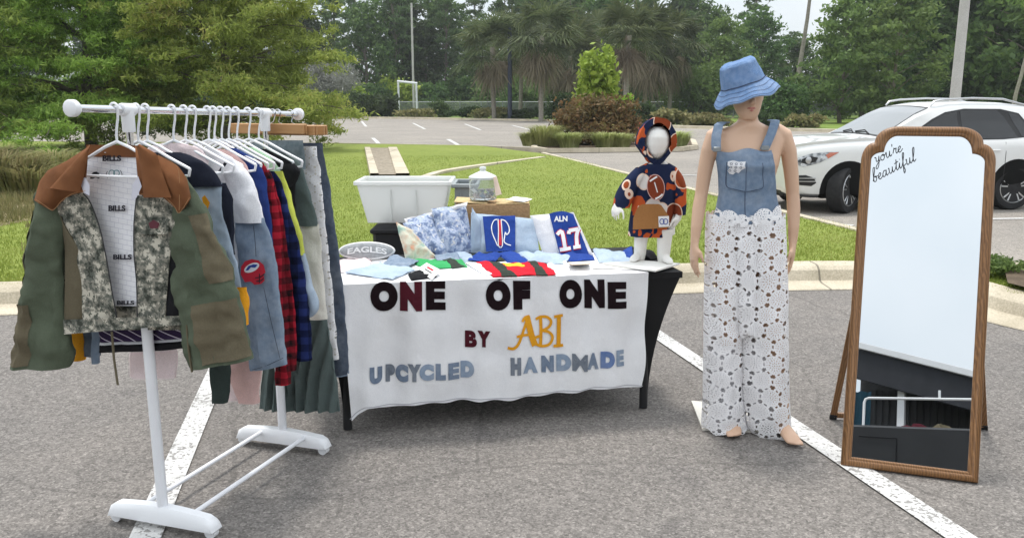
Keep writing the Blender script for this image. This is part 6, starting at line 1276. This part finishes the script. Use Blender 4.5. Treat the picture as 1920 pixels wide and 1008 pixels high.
orange = g.math('GREATER_THAN', g.noise(9, 2, g.mapping(P3, loc=(2, 2, 2))), .58)
c = g.mix(orange, (.016, .024, .062), (.52, .10, .03)); bc = g.ramp(g.sep(cl_)[0], [(0, (.20, .045, .02)), (.5, (.32, .07, .025)), (1, (.50, .11, .035))]); c = g.mix(ball, c, bc); c = g.mix(edge, c, (.80, .62, .50)); c = g.mix(g.math('MULTIPLY', st, ball), c, (.78, .74, .70)); c = g.mix(lace_, c, (.78, .74, .7)); g.bump(g.noise(180, 2), .4, .006); M['football'] = g.fin(c, .95, .1)
M['fleece'] = cloth('navy_fleece', (.014, .022, .058), .15); M['leather'] = cloth('football_brown', (.24, .05, .022), .15); M['pocket'] = cloth('caramel_cloth', (.36, .17, .06), .08)
hd_ = thing('hoodie', 'navy and orange football print hooded top on the small mannequin', 'hoodie', tuple(rp(769, 246, DCH)))
CP = Vector((0, DCH, 0))
mb = MB(); rows_tube(mb, CP, YN, [(163, 757, 785), (167, 749, 792), (174, 744, 795), (190, 742, 796), (215, 740, 791), (236, 737, 787), (247, 736, 788)], lambda v: .055 + .035 * v, n=48, step=3, fold=.004, fk=6, wr=.004, seed=4); mb.build('body', M['football'], hd_)
for rows, sl in (([(168, 745, 757), (178, 735, 754), (190, 726, 748), (203, 720, 743), (214, 718, 738)], .0), ([(168, 783, 793), (178, 784, 800), (192, 787, 804), (208, 788, 804), (222, 788, 803)], 0)):
    mb = MB(); rows_tube(mb, CP + YN * -.012, YN, rows, .058, n=32, step=3, fold=.004, fk=8, wr=.004, seed=9, pin=.6); mb.build('sleeve', M['football'], hd_)
fn = lambda u, v, l=0.0: rp(u, v, DCH - .096 - .012 * (1 - ((u - 767) / 24) ** 2) - l - max(0, (v - 200) / 45) * .012 + max(0, (185 - v) / 20) * .008)
mb = MB(); fillpoly(mb, ell(768.5, 191, 10.6, 15.4, 30, -.12), fn); mb.build('football_border', M['pink'], hd_); mb = MB(); fillpoly(mb, ell(768.5, 191, 9.7, 14.5, 30, -.12), fn, .0015); fb = mb.build('football', M['leather'], hd_)
mb = MB(); ribbon(mb, [(767, 185), (770.5, 197)], fn, 1.2, 0, 3, .003); ribbon(mb, [(761.5, 184), (765, 181.5), (770, 178.5)], fn, 2.0, 0, 3, .003); ribbon(mb, [(768, 204.5), (773, 202), (776.5, 199)], fn, 2.0, 0, 3, .003); mb.build('football_lacing', M['print_white'], fb)
mb = MB(); fillpoly(mb, [(748.5, 213), (752, 211), (758, 210.5), (772, 210.5), (775, 212), (782, 222), (784.5, 226), (784, 238.5), (741.5, 240.5), (742, 227), (746, 217)], fn, .006); pk = mb.build('pocket', M['pocket'], hd_)
mb = MB(); fillpoly(mb, [(771.5, 225), (784, 224.5), (784, 237), (772, 237.5)], fn, .0085); lb = mb.build('label_patch', M['print_white'], pk); mb = MB(); ribbon(mb, ell(775.8, 231, 2.6, 3.2, 12) + [(778.4, 231)], fn, .9, 0, 1, .010); ribbon(mb, ell(780, 231, 2.6, 3.2, 12) + [(782.6, 231)], fn, .9, 0, 1, .0105); mb.build('label_emblem', M['print_blue'], lb)
# hood: an open shell round the face
hcx = rp(769, 137, DCH); 
def hood(u, v):
    a = math.pi * (.5 + 2 * (u - .5) * .5 * 2 * .5 * 1.0); th = 2 * math.pi * u; o_ = .062 + .040 * v     # ring from the face opening back over the head
    fr = [(.066, .098, .082, -.060), (.098, .128, .075, -.052), (.105, .130, .06, .02), (.085, .105, .045, .085), (.02, .03, .04, .115)]
    k = min(3, int(v * 4)); t = v * 4 - k; rx, rz, cz, cy = [fr[k][i] + (fr[k + 1][i] - fr[k][i]) * t for i in range(4)]
    z = rz * math.cos(th); zb = z if z > 0 else z * .86
    return hcx + Vector((rx * math.sin(th) * (1 if z > -.02 else 1 - .35 * min(1, -z / .09)), cy + (.02 if z > 0 else 0) * 0, zb - .005 + (cz - .08) * .3)) + Vector((1, 1, 1)) * .004 * noise.noise(Vector((math.sin(th) * 4, math.cos(th) * 4, v * 3)))
mb = MB(); mb.grid(hood, 44, 24, wrap=True); mb.build('hood', M['football'], hd_)

# ================================================================== MIRROR
g = G('frame_wood'); wv = g.n('TexWave', {'Scale': 5.0, 'Distortion': 9.0, 'Detail': 4.0}); g.put(wv.inputs['Vector'], g.mapping(g.co(), (6, 6, 1.2))); c = g.ramp(wv.outputs['Fac'], [(0, (.16, .075, .028)), (1, (.27, .135, .052))]); g.bump(g.noise(60, 3), .15, .004); M['frame'] = g.fin(c, .42, .45)
g = G('mirror_glass'); M['mirror'] = g.fin((.74, .76, .77), g.ramp(g.noise(5, 4), [(.55, (0, 0, 0)), (.8, (.035, .035, .035))]), .5, 1.0)
MBL, MBR = gp(985, 517), gp(1146, 538); ME = (MBR - MBL).normalized(); MW = (MBR - MBL).length; MBK = Vector((-ME.y, ME.x, 0)); MU = MBK * math.sin(R(17)) + Vector((0, 0, math.cos(R(17)))); MN = ME.cross(MU).normalized()
if MN.y > 0: MN = -MN
mr = thing('floor_mirror', 'tall wood framed standing mirror with notched round top leaning back on an easel leg', 'mirror', tuple((MBL + MBR) / 2))
def mp(a, b, l=0.0): return MBL + ME * a + MU * (b + .004) + MN * l
def arc(cx, cy, r_, a0, a1, n=8): return [(cx + r_ * math.cos(R(a0 + (a1 - a0) * k / n)), cy + r_ * math.sin(R(a0 + (a1 - a0) * k / n))) for k in range(n + 1)]
def outline(W, Hh, d):
    """notched round top, inset by d"""
    ea = lambda cx, cy, rx, ry, a0, a1, n: [(cx + rx * math.cos(R(a0 + (a1 - a0) * k / n)), cy + ry * math.sin(R(a0 + (a1 - a0) * k / n))) for k in range(n + 1)]
    nx, ny = W - .052 - d, 1.447 - d; sh_, tx = 1.368, W - .148
    R_ = [(d, d), (W - d, d)] + ea(nx, sh_, .052, ny - sh_, 0, 88, 9) + ea(tx, ny + .004, nx - tx, Hh - d - ny - .004, 8, 90, 9)
    return R_ + [(W - x, y) for x, y in R_[2:]][::-1]
MH = 1.522; OUT = outline(MW, MH, 0); scale_in = lambda P, d: outline(MW, MH, d)
prof = [(0, -.018), (0, .004), (.004, .014), (.014, .020), (.024, .019), (.030, .012), (.036, .013), (.041, .008), (.0425, -.002), (.0425, -.018)]
vs = []; n = len(OUT)
for d, l in prof: vs += [mp(x, y, l) for x, y in scale_in(OUT, d)]
K = len(prof); fs = [[j * n + i, j * n + (i + 1) % n, ((j + 1) % K) * n + (i + 1) % n, ((j + 1) % K) * n + i] for j in range(K) for i in range(n)]
mb = MB(); mb.add(vs, fs); mb.build('frame', M['frame'], mr, sharp=55)
IN = scale_in(OUT, .038); mb = MB(); fillpoly(mb, IN, lambda u, v, l=0.0: mp(u, v, 0), 0, 0, 9); mb.build('glass', M['mirror'], mr, smooth=False)
mb = MB(); fillpoly(mb, scale_in(OUT, .003), lambda u, v, l=0.0: mp(u, v, -.019), 0, 0, 9); mb.build('backing', M['black_plastic'], mr, smooth=False)
# easel leg
ea, eb = gp(976, 462), gp(1153, 474); ta, tb_ = mp(.055, .98, -.03), mp(MW - .055, .98, -.03); el = None
for k, (f0, t0) in enumerate(((ea, ta), (eb, tb_))):
    d = (t0 - f0).normalized(); X = ME; Y = d.cross(X).normalized(); rm = Matrix((X, Y, d)).transposed(); mb = MB(); mb.box((f0 + t0) / 2 + Vector((0, 0, .008)), (.030, .018, (t0 - f0).length), rm, .002); el = mb.build('easel_leg', M['frame'], mr)
    mb = MB(); mb.box(f0 + d * .012 + Vector((0, 0, .004)), (.034, .024, .03), rm, .003); mb.build('rubber_foot', M['rubber'], el)
d = (eb - ea); mb = MB(); rm = Matrix.Rotation(math.atan2(d.y, d.x), 3, 'Z'); mb.box((ea + eb) / 2 + (ta - ea) * .028, (d.length, .018, .026), rm, .002); mb.build('crossbar', M['frame'], mr)
# the handwriting on the glass
def glass(u, v, l=0.0): p = pp(u, v, mp(0, 0), MN); return p + MN * (.0016 + l)
M['ink'] = mat('black_ink', (.02, .02, .025), .6, .3)
def script(word, x, y, sc_, ang, shear=.45):
    S = {'y': ([[(0, .95), (.12, 1.0), (.2, .8), (.2, .4), (.32, .2), (.5, .35), (.6, .9)], [(.62, 1.0), (.58, .2), (.45, -.6), (.22, -.95), (.08, -.7), (.3, -.25), (.75, .25)]], .72),
         'o': ([[(.42, .95), (.15, .8), (.05, .4), (.2, .05), (.45, .1), (.58, .5), (.48, .9), (.3, .85), (.5, .7), (.8, .8)]], .70), 'u': ([[(0, .9), (.1, 1.0), (.1, .4), (.2, .08), (.4, .15), (.52, .6), (.56, 1.0)], [(.56, 1.0), (.55, .35), (.66, .05), (.85, .3)]], .80),
         'r': ([[(0, .3), (.15, .9), (.2, 1.1), (.3, .9), (.5, .95), (.42, .5), (.5, .1), (.7, .25)]], .62), 'e': ([[(0, .3), (.3, .55), (.42, .85), (.28, 1.0), (.1, .75), (.08, .3), (.25, .02), (.5, .15), (.68, .4)]], .58), "'": ([[(.1, 1.9), (.08, 1.5)]], .12),
         'b': ([[(0, .2), (.25, 1.2), (.42, 2.1), (.32, 2.3), (.18, 2.0), (.12, .8), (.15, .1), (.4, .05), (.52, .5), (.38, .85), (.3, .7), (.7, .75)]], .66), 'a': ([[(.5, .9), (.25, 1.0), (.05, .55), (.12, .1), (.35, .15), (.52, .7), (.56, 1.0)], [(.56, 1.0), (.52, .35), (.62, .04), (.82, .3)]], .78),
         't': ([[(.05, .3), (.25, 1.0), (.3, 1.8)], [(.3, 1.8), (.22, .5), (.32, .05), (.55, .3)], [(.02, 1.25), (.55, 1.35)]], .52), 'i': ([[(0, .3), (.15, 1.0)], [(.15, 1.0), (.12, .35), (.22, .05), (.42, .3)], [(.2, 1.5), (.23, 1.58)]], .38),
         'f': ([[(0, .2), (.3, 1.3), (.45, 2.1), (.34, 2.3), (.24, 1.9), (.2, .5), (.16, -.7), (.26, -.95), (.36, -.5), (.25, .1), (.6, .35)]], .55), 'l': ([[(0, .2), (.28, 1.2), (.42, 2.1), (.32, 2.3), (.2, 1.9), (.14, .5), (.24, .04), (.5, .3)]], .5)}
    ca, sa = math.cos(ang), math.sin(ang); cx = 0; mb = MB(); k = 0
    for ch in word:
        st_, adv = S[ch]
        for pts in st_:
            Q = []
            for a, b in pts: X, Y = (cx + a * .92 + shear * b * .5) * sc_, b * sc_ * .66; Q.append((x + X * ca + Y * sa, y + X * sa * 1.0 - Y * ca))
            k += 1; ribbon(mb, Q, lambda u, v, l, k=k: glass(u, v, .00003 * k), lambda t: sc_ * .095, 0, 5)
        cx += adv
    return mb
script("you're", 1025.5, 163.5, 10.0, R(-25)).build('lettering', M['ink'], mr); script("beautiful", 1023.5, 185.5, 10.2, R(-27)).build('lettering', M['ink'], mr)

# ================================================================== behind the camera: what the mirror shows
M['dark_panel'] = mat('dark_grey_panel', (.022, .023, .026), .5, .3, var=.15, vs=3); M['corr'] = mat('grey_siding', (.05, .05, .054), .7, .3, var=.15, vs=2); M['soffit'] = mat('dark_soffit', (.03, .032, .04), .7, .3)
tr_ = thing('dark_trailer', 'dark grey flat sided trailer seen only in the floor mirror', 'trailer', (1.0, -3.4, 0))
mb = MB(); mb.box((1.0, -3.6, 1.16), (6.4, 1.1, 1.5), None, .03); mb.build('body', M['dark_panel'], tr_)
mb = MB(); mb.tube([(-.33, -3.03, 1.76), (.09, -3.03, 1.75), (.09, -3.03, 1.2)], .006, 6); mb.build('door_seam', M['black'], tr_)
for x in (-1.4, .1, 2.4):
    mb = MB(); mb.lathe((x, -3.4, .34), [(.18, -.1), (.34, -.1), (.34, .1), (.18, .1)], 24, 'Y'); mb.build('wheel', M['rubber'], tr_)
pf = thing('pipe_frame', 'white pipe frame standing on the dark trailer seen in the mirror', 'pipe frame', (.5, -3.2, 1.9)); mb = MB(); mb.tube([(-.31, -3.12, 1.9), (-.31, -3.12, 2.2), (-.295, -3.12, 2.24), (-.26, -3.12, 2.255), (2.6, -3.12, 2.265), (2.6, -3.12, 1.9)], .016, 12); mb.build('pipe', M['white_metal'], pf)
for x in (.52, 1.6):
    mb = MB(); mb.tube([(x, -3.12, 2.255), (x, -3.12, 2.36)], .014, 8); mb.build('clip', M['white_metal'], pf)
sh = thing('shed', 'grey sided shed with a white roof edge seen only in the mirror', 'shed', (1, -7, 0)); Yb = -6.0
def roofz(x): return 3.50 - .293 * (x - 0.0) + .06
mb = MB(); mb.grid(lambda u, v: Vector((-1.35 + 6 * u, Yb - .6, roofz(-1.35 + 6 * u) * v * .98)), 60, 2); mb.build('wall', M['corr'], sh, smooth=False)
mb = MB()
for k in range(60): mb.box((-1.3 + k * .1, Yb - .585, 1.9), (.012, .02, 3.0))
wb = mb.build('siding_ribs', M['dark_panel'], sh); wb['kind'] = 'stuff'
rmx = Matrix.Rotation(math.atan(.293), 3, 'Y'); Lr = 6.4
mb = MB(); c = Vector((1.75, Yb, roofz(1.75))); mb.box(c + Vector((0, 0, .04)), (Lr, .06, .10), rmx, .005); mb.build('fascia', M['white_metal'], sh); mb = MB(); mb.box(c + Vector((0, -.06, -.25)), (Lr, .06, .48), rmx, .005); mb.build('beam', M['soffit'], sh); mb = MB(); mb.box(c + Vector((0, -2.1, .07)), (Lr, 4.1, .06), rmx, .005); mb.build('roof', M['soffit'], sh)
mb = MB(); mb.box((-.62, Yb - .2, 2.2), (.10, .10, 2.4)); mb.build('post', M['white_metal'], sh); mb = MB(); mb.box((.55, Yb + .05, 3.22), (.26, .05, .10)); mb.build('lamp', M['white_metal'], sh)
mb = MB(); mb.box((1.4, Yb - .5, 1.6), (1.6, .16, 2.6)); mb.build('doorway', M['black'], sh)
for k, (x, y, z, sx, sz, mm, lab) in enumerate(((-.05, -4.4, 1.75, .35, 1.0, 'felt2', 'maroon cloth heap behind the dark trailer in the mirror'), (.25, -4.6, 1.7, .4, 1.2, 'olive2', 'brown cloth heap behind the dark trailer in the mirror'), (1.1, -5.0, 1.9, 1.3, .9, 'darkgreen', 'dark green tarpaulin behind the dark trailer in the mirror'))):
    mb = MB(); mb.grid(lambda u, v: Vector((x + sx * math.cos(2 * math.pi * u) * math.sin(math.pi * v) * (1 + .3 * noise.noise(Vector((u * 9, v * 5, k)))), y + .2 * math.sin(2 * math.pi * u) * math.sin(math.pi * v), z + sz * .5 * math.cos(math.pi * v) + .12 * noise.noise(Vector((u * 5, v * 4, k + 3))))), 24, 14, wrap=True); tag(mb.build('cloth_heap', M[mm]), lab, 'cloth')
ut = thing('blue_curtain', 'blue cloth hanging at the shed edge in the mirror', 'cloth', (-1.1, -4.5, 1.5)); mb = MB(); mb.grid(lambda u, v: Vector((-1.05 + .45 * u, -4.5 + .03 * math.sin(u * 20), 1.5 + 1.25 * v)), 20, 6); mb.build('cloth', cloth('blue_cloth', (.02, .06, .09)), ut)

# ================================================================== THE WHITE CAR
M['carpaint'] = None
g = G('white_car_paint'); g.put(g.b.inputs['Coat Weight'], .8); g.put(g.b.inputs['Coat Roughness'], .04); M['carpaint'] = g.fin(g.ramp(g.noise(1.5, 3), [(.3, (.66, .665, .655)), (.7, (.70, .70, .69))]), .35, .5)
g = G('car_glass'); M['carglass'] = g.fin((.012, .014, .016), .03, .6); g = G('windscreen'); M['screen'] = g.fin((.045, .055, .05), .02, 1.0, .0)
g.put(g.b.inputs['Coat Weight'], 1.0); g.put(g.b.inputs['Coat IOR'], 2.6); g.put(g.b.inputs['Coat Roughness'], .01)
M['trim'] = mat('black_trim', (.014, .014, .015), .45, .4); M['alloy'] = mat('alloy', (.50, .51, .52), .28, .5, .85, var=.05); M['well'] = mat('wheel_well', (.01, .01, .01), .9, .1)
g = G('headlight_glass'); M['lens'] = g.fin(g.ramp(g.noise(16, 3), [(.35, (.10, .11, .12)), (.65, (.62, .64, .66))]), .06, .6, .35); g.put(g.b.inputs['Coat Weight'], 1.0); M['amber'] = mat('amber_lens', (.50, .16, .10), .15, .5)
fw, rw = Vector(gp(990, 222)[:2]), Vector(gp(1192, 217.5)[:2]); fd = (fw - rw).normalized(); CS = (fw - rw).length / 2.915 * .965
ld_ = Vector((-fd.y, fd.x)); ld_ = ld_ if ld_.y < 0 else -ld_      # left side of the car, towards the camera
cen = fw - fd * 1.4575 * CS - ld_ * .93 * CS
car = thing('parked_car', 'white parked SUV with dark side windows behind the standing mirror', 'car', (cen.x, cen.y, .004)); car.rotation_euler = (0, 0, math.atan2(fd.y, fd.x)); car.scale = (CS, CS, CS * .97)
# stations along the car: x, bottom z, half width, belt z, top z, half width of the top, shoulder z
ST = [(2.43, .42, .62, .84, 1.00, .52), (2.39, .34, .79, .93, 1.075, .68), (2.25, .27, .89, 1.0, 1.125, .75), (2.0, .25, .94, 1.045, 1.16, .80), (1.6, .24, .957, 1.08, 1.19, .81), (1.1, .24, .963, 1.095, 1.215, .805), (.86, .24, .963, 1.10, 1.225, .785), (.60, .24, .963, 1.11, 1.375, .73), (.24, .24, .963, 1.115, 1.58, .67), (-.06, .24, .963, 1.12, 1.705, .64), (-.35, .24, .963, 1.122, 1.755, .628), (-.8, .24, .963, 1.128, 1.77, .622), (-1.4, .25, .96, 1.14, 1.755, .615), (-1.95, .27, .945, 1.155, 1.70, .60), (-2.2, .30, .92, 1.16, 1.50, .63), (-2.34, .34, .88, 1.12, 1.22, .70), (-2.41, .42, .80, .95, 1.02, .70)]
def stn(x):
    for a, b in zip(ST[:-1], ST[1:]):
        if a[0] >= x >= b[0]: t = (a[0] - x) / (a[0] - b[0]); return [a[i] + (b[i] - a[i]) * t for i in range(6)]
    return list(ST[0] if x > 0 else ST[-1])
def half(x):
    _, zb, w_, zl, zt, wt_ = stn(x)
    return [(0, zb), (w_ * .82, zb), (w_ * .955, zb + .07), (w_ * .985, zb + .20), (w_, zb + (zl - zb) * .55), (w_ * .992, zl - .12), (w_ * .965, zl - .02), (w_ * .935, zl + .015), (wt_ + (w_ * .935 - wt_) * .45, zl + (zt - zl) * .50), (wt_ + .045, zt - (zt - zl) * .13), (wt_ - .03, zt - .018), (wt_ * .6, zt + .002), (0, zt + .012)]
xs = []
for a, b in zip(ST[:-1], ST[1:]): k = max(1, int((a[0] - b[0]) / .16)); xs += [a[0] + (b[0] - a[0]) * i / k for i in range(k)]
xs.append(ST[-1][0]); rings = []
for x in xs: h = half(x); rings.append([(x, y, z) for y, z in h] + [(x, -y, z) for y, z in h[-2:0:-1]])
n = len(rings[0]); mb = MB(); mb.add([p for r_ in rings for p in r_], [[j * n + (i + 1) % n, j * n + i, (j + 1) * n + i, (j + 1) * n + (i + 1) % n] for j in range(len(rings) - 1) for i in range(n)] + [list(range(n)), list(range(len(rings) * n - 1, (len(rings) - 1) * n - 1, -1))])
cb = mb.build('body', [M['carpaint'], M['well']], car, local=True)
WX, WR = 1.4575, .375
for x in (WX, -WX):
    for s_ in (1, -1):
        cu = MB(); cu.lathe((x, s_ * .83, WR + .02), [(WR + .075, -.20), (WR + .075, .25)], 36, 'Y'); c_ = cu.build('cut', M['well'], None); c_.parent = car; md = cb.modifiers.new('b', 'BOOLEAN'); md.operation = 'DIFFERENCE'; md.object = c_; md.solver = 'EXACT'; md.material_mode = 'TRANSFER'
bpy.context.view_layer.update(); evaluated(cb)
for o in [o for o in C.objects if o.name.startswith('cut')]: bpy.data.objects.remove(o)
for p_ in cb.data.polygons:
    if any(math.hypot(p_.center.x - x, p_.center.z - WR - .02) < WR + .074 for x in (WX, -WX)) and abs(p_.center.y) > .3 and p_.center.z < .86: p_.material_index = 1
cb.data.set_sharp_from_angle(angle=R(38))
def side(x, z, s_, l=.0):
    h = half(x)
    for (y0, z0), (y1, z1) in zip(h[2:-1], h[3:]):
        if z0 <= z <= z1 and z1 > z0: t = (z - z0) / (z1 - z0); return Vector((x, s_ * (y0 + (y1 - y0) * t + l), z))
    return Vector((x, s_ * (h[6][0] + l), z))
def panel(poly, s_, l, m, nm, par=None, fine=.05):
    mb = MB(); fillpoly(mb, poly, lambda u, v, q=0.0: side(u, v, s_, l), 0, 0, fine); mb.f = [f[::-1] if s_ > 0 else f for f in mb.f]; return mb.build(nm, m, par or car, local=True)
for s_ in (1, -1):
    panel([(.52, 1.145), (.26, 1.32), (-.02, 1.49), (-.26, 1.60), (-.60, 1.655), (-1.25, 1.65), (-1.58, 1.58), (-1.76, 1.36), (-1.82, 1.21), (-1.2, 1.165)], s_, .004, M['trim'], 'window_surround')
    panel([(.42, 1.165), (.22, 1.31), (-.03, 1.465), (-.24, 1.57), (-.46, 1.612), (-.46, 1.17)], s_, .007, M['carglass'], 'front_window'); panel([(-.52, 1.17), (-.52, 1.62), (-.70, 1.634), (-1.18, 1.63), (-1.30, 1.52), (-1.46, 1.185)], s_, .007, M['carglass'], 'rear_window'); panel([(-1.38, 1.60), (-1.56, 1.55), (-1.70, 1.36), (-1.76, 1.225), (-1.54, 1.205)], s_, .007, M['carglass'], 'quarter_window')
    for x0, x1, nm in ((1.02, -.49, 'front'), (-.44, -1.22, 'rear')):
        mb = MB(); P = [side(x1, z, s_, .002) for z in (.36, .55, .75, .95, 1.12)]; mb.tube(P, .004, 5); mb.build('door_seam', M['trim'], car, local=True)
    for x in (-.18, -1.0):
        mb = MB(); q = side(x, .99, s_, .028); mb.tube([q + Vector((.11, -s_ * .02, 0)), q + Vector((.08, 0, 0)), q - Vector((.08, 0, 0)), q - Vector((.11, s_ * .02, 0))], .013, 8); mb.build('door_handle', M['carpaint'], car, local=True)
    panel([(1.0, .25), (1.0, .36), (-1.0, .36), (-1.0, .26)], s_, .012, M['trim'], 'sill')
    mb = MB(); q = side(.34, 1.14, s_, .0); mb.box(q + Vector((0, s_ * .14, .07)), (.13, .22, .15), None, .04); mb.tube([q, q + Vector((0, s_ * .1, .03))], .025, 8); mb.build('side_mirror', M['carpaint'], car, local=True)
    mb = MB(); P = []
    for x in (-.06, -.12, -.3, -.8, -1.35, -1.72, -1.80): v_ = stn(x); P.append(Vector((x, s_ * (v_[5] - .03), v_[4] + (.055 if -1.7 < x < -.1 else .0)))); 
    mb.tube(P, .017, 8); mb.build('roof_rail', M['alloy'], car, local=True)
    # headlight, grille side intake
    lp = [(2.27, .90), (2.31, .80), (2.20, .755), (1.95, .82), (1.70, .95), (1.64, .985), (1.86, .985), (2.08, .965)]
    hl = panel(lp, s_, .008, M['lens'], 'headlight'); panel([(1.82, .885), (1.70, .952), (1.645, .982), (1.80, .978), (1.86, .94)], s_, .011, M['amber'], 'indicator', hl); panel([(2.22, .88), (2.235, .82), (2.15, .80), (2.02, .835), (1.98, .90), (2.1, .925)], s_, .011, M['trim'], 'headlight_housing', hl)
    mb = MB(); q = side(2.12, .86, s_, .006); mb.lathe(q, [(.05, -.01), (.055, .008), (.035, .014), (0, .016)], 18, 'Y'); mb.build('projector', M['alloy'], hl, local=True)
    fg_ = panel([(2.30, .62), (2.34, .55), (2.28, .47), (2.05, .45), (1.98, .50), (2.02, .58), (2.15, .625)], s_, .006, M['trim'], 'fog_lamp_recess')
    for z in (.575, .525):
        mb = MB(); mb.tube([side(x, z, s_, .012) for x in (2.30, 2.2, 2.08, 2.0)], .011, 6); mb.build('chrome_bar', M['alloy'], fg_, local=True)
    mb = MB(); mb.tube([side(x, z, s_, .008) for x, z in ((2.34, .33), (2.2, .30), (2.0, .285), (1.93, .29))], .02, 8); mb.build('lower_lip', M['trim'], car, local=True)
# windscreen and rear glass on the body's own slope
def top(x, f, l=.004): v_ = stn(x); h = half(x); i = 11; y = (h[9][0] - .05) * f; return Vector((x, y, v_[4] + .012 - (.030 * f * f if abs(f) < .8 else .030 * f * f) + l))
def slope(x0, x1, m, nm, l=.006):
    mb = MB(); mb.grid(lambda u, v: top(x0 + (x1 - x0) * v, (2 * u - 1) * .97, l + .002), 20, 14); return mb.build(nm, m, car, local=True)
slope(.88, -.02, M['trim'], 'screen_surround', .002); slope(.84, .03, M['screen'], 'windscreen', .008); slope(-2.15, -1.98, M['carglass'], 'tail_glass', .006)
mb = MB()
for y0, y1 in ((.55, -.02), (-.05, -.5)): mb.tube([top(.855, y0, .02), top(.79, (y0 + y1) / 2, .03), top(.83, y1, .022)], .010, 6)
w_ = mb.build('wiper', M['trim'], car, local=True)
# grille
mb = MB(); mb.grid(lambda u, v: Vector((2.455 - .12 * (2 * u - 1) ** 2 * 1.0 - .05 * v, .50 * (2 * u - 1), .50 + .34 * v)), 16, 4); gr = mb.build('grille', M['trim'], car, local=True)
for z in (.60, .69, .78):
    mb = MB(); mb.tube([Vector((2.475 - .12 * q * q - .05 * (z - .5) / .34, .48 * q, z)) for q in (-1, -.5, 0, .5, 1)], .018, 8); mb.build('grille_bar', M['alloy'], gr, local=True)
mb = MB(); mb.lathe((2.49, 0, .69), [(.085, -.01), (.085, .008), (.070, .012), (0, .012)], 24, 'X'); mb.build('badge', M['alloy'], gr, local=True)
mb = MB(); mb.box((2.30, 0, .33), (.20, 1.3, .14), None, .04); mb.build('bumper_intake', M['trim'], car, local=True)
mb = MB()
for y in (-.25, .25): mb.box((1.2, y, .2), (.12, .1, .1), None, .01)
mb.box((.2, 0, .24), (3.0, 1.2, .06), None, .01); ub = mb.build('underbody', M['well'], car, local=True)
def wheel(x, s_, steer):
    t = Vector((x, s_ * .83, WR)); rm = Matrix.Rotation(steer, 3, 'Z') @ (Matrix.Identity(3) if s_ > 0 else Matrix.Rotation(math.pi, 3, 'Z'))
    mb = MB(); prof = [(.26, -.11), (.35, -.12), (.372, -.10), (.375, -.05), (.375, .05), (.372, .09), (.355, .118), (.30, .125), (.262, .11)]; mb.lathe(t, prof, 48, 'Y', rot=rm); wh = mb.build('tyre', M['rubber'], car, local=True)
    mb = MB(); mb.lathe(t, [(.265, -.1), (.262, .10), (.25, .112), (.238, .10), (.23, .02), (.06, .01), (0, .01)], 40, 'Y', rot=rm); mb.build('rim', M['well'], wh, local=True)
    mb = MB(); mb.lathe(t, [(.236, .098), (.25, .116), (.264, .108)], 40, 'Y', rot=rm)
    for k in range(5):
        for da in (-.13, .13):
            a = 2 * math.pi * k / 5 + .3; c0 = Vector((.05 * math.cos(a), .085, .05 * math.sin(a))); c1 = Vector((.24 * math.cos(a + da * 1.5), .105, .24 * math.sin(a + da * 1.5))); mb.tube([t + rm @ c0, t + rm @ c1], [.022, .017], 6)
    mb.lathe(t, [(.07, .06), (.06, .10), (0, .105)], 20, 'Y', rot=rm); mb.build('spokes', M['alloy'], wh, local=True)
for x in (WX, -WX):
    for s_ in (1, -1): wheel(x, s_, R(36) if x > 0 else 0)

# ------------------------------------------------------------------ thin summer haze
mh = bpy.data.materials.new('haze'); mh.use_nodes = True; th_ = mh.node_tree; th_.nodes.remove(th_.nodes['Principled BSDF']); pv = th_.nodes.new('ShaderNodeVolumePrincipled'); pv.inputs['Density'].default_value = .0005; pv.inputs['Color'].default_value = (.90, .94, .97, 1); pv.inputs['Anisotropy'].default_value = .2
th_.links.new(pv.outputs[0], th_.nodes['Material Output'].inputs['Volume'])
mb = MB(); mb.box((0, 180, 19), (860, 640, 40)); hz = mb.build('haze', mh, None, smooth=False); hz['kind'] = 'stuff'; hz['label'] = 'thin pale haze that fades the far woods'; hz['category'] = 'haze'
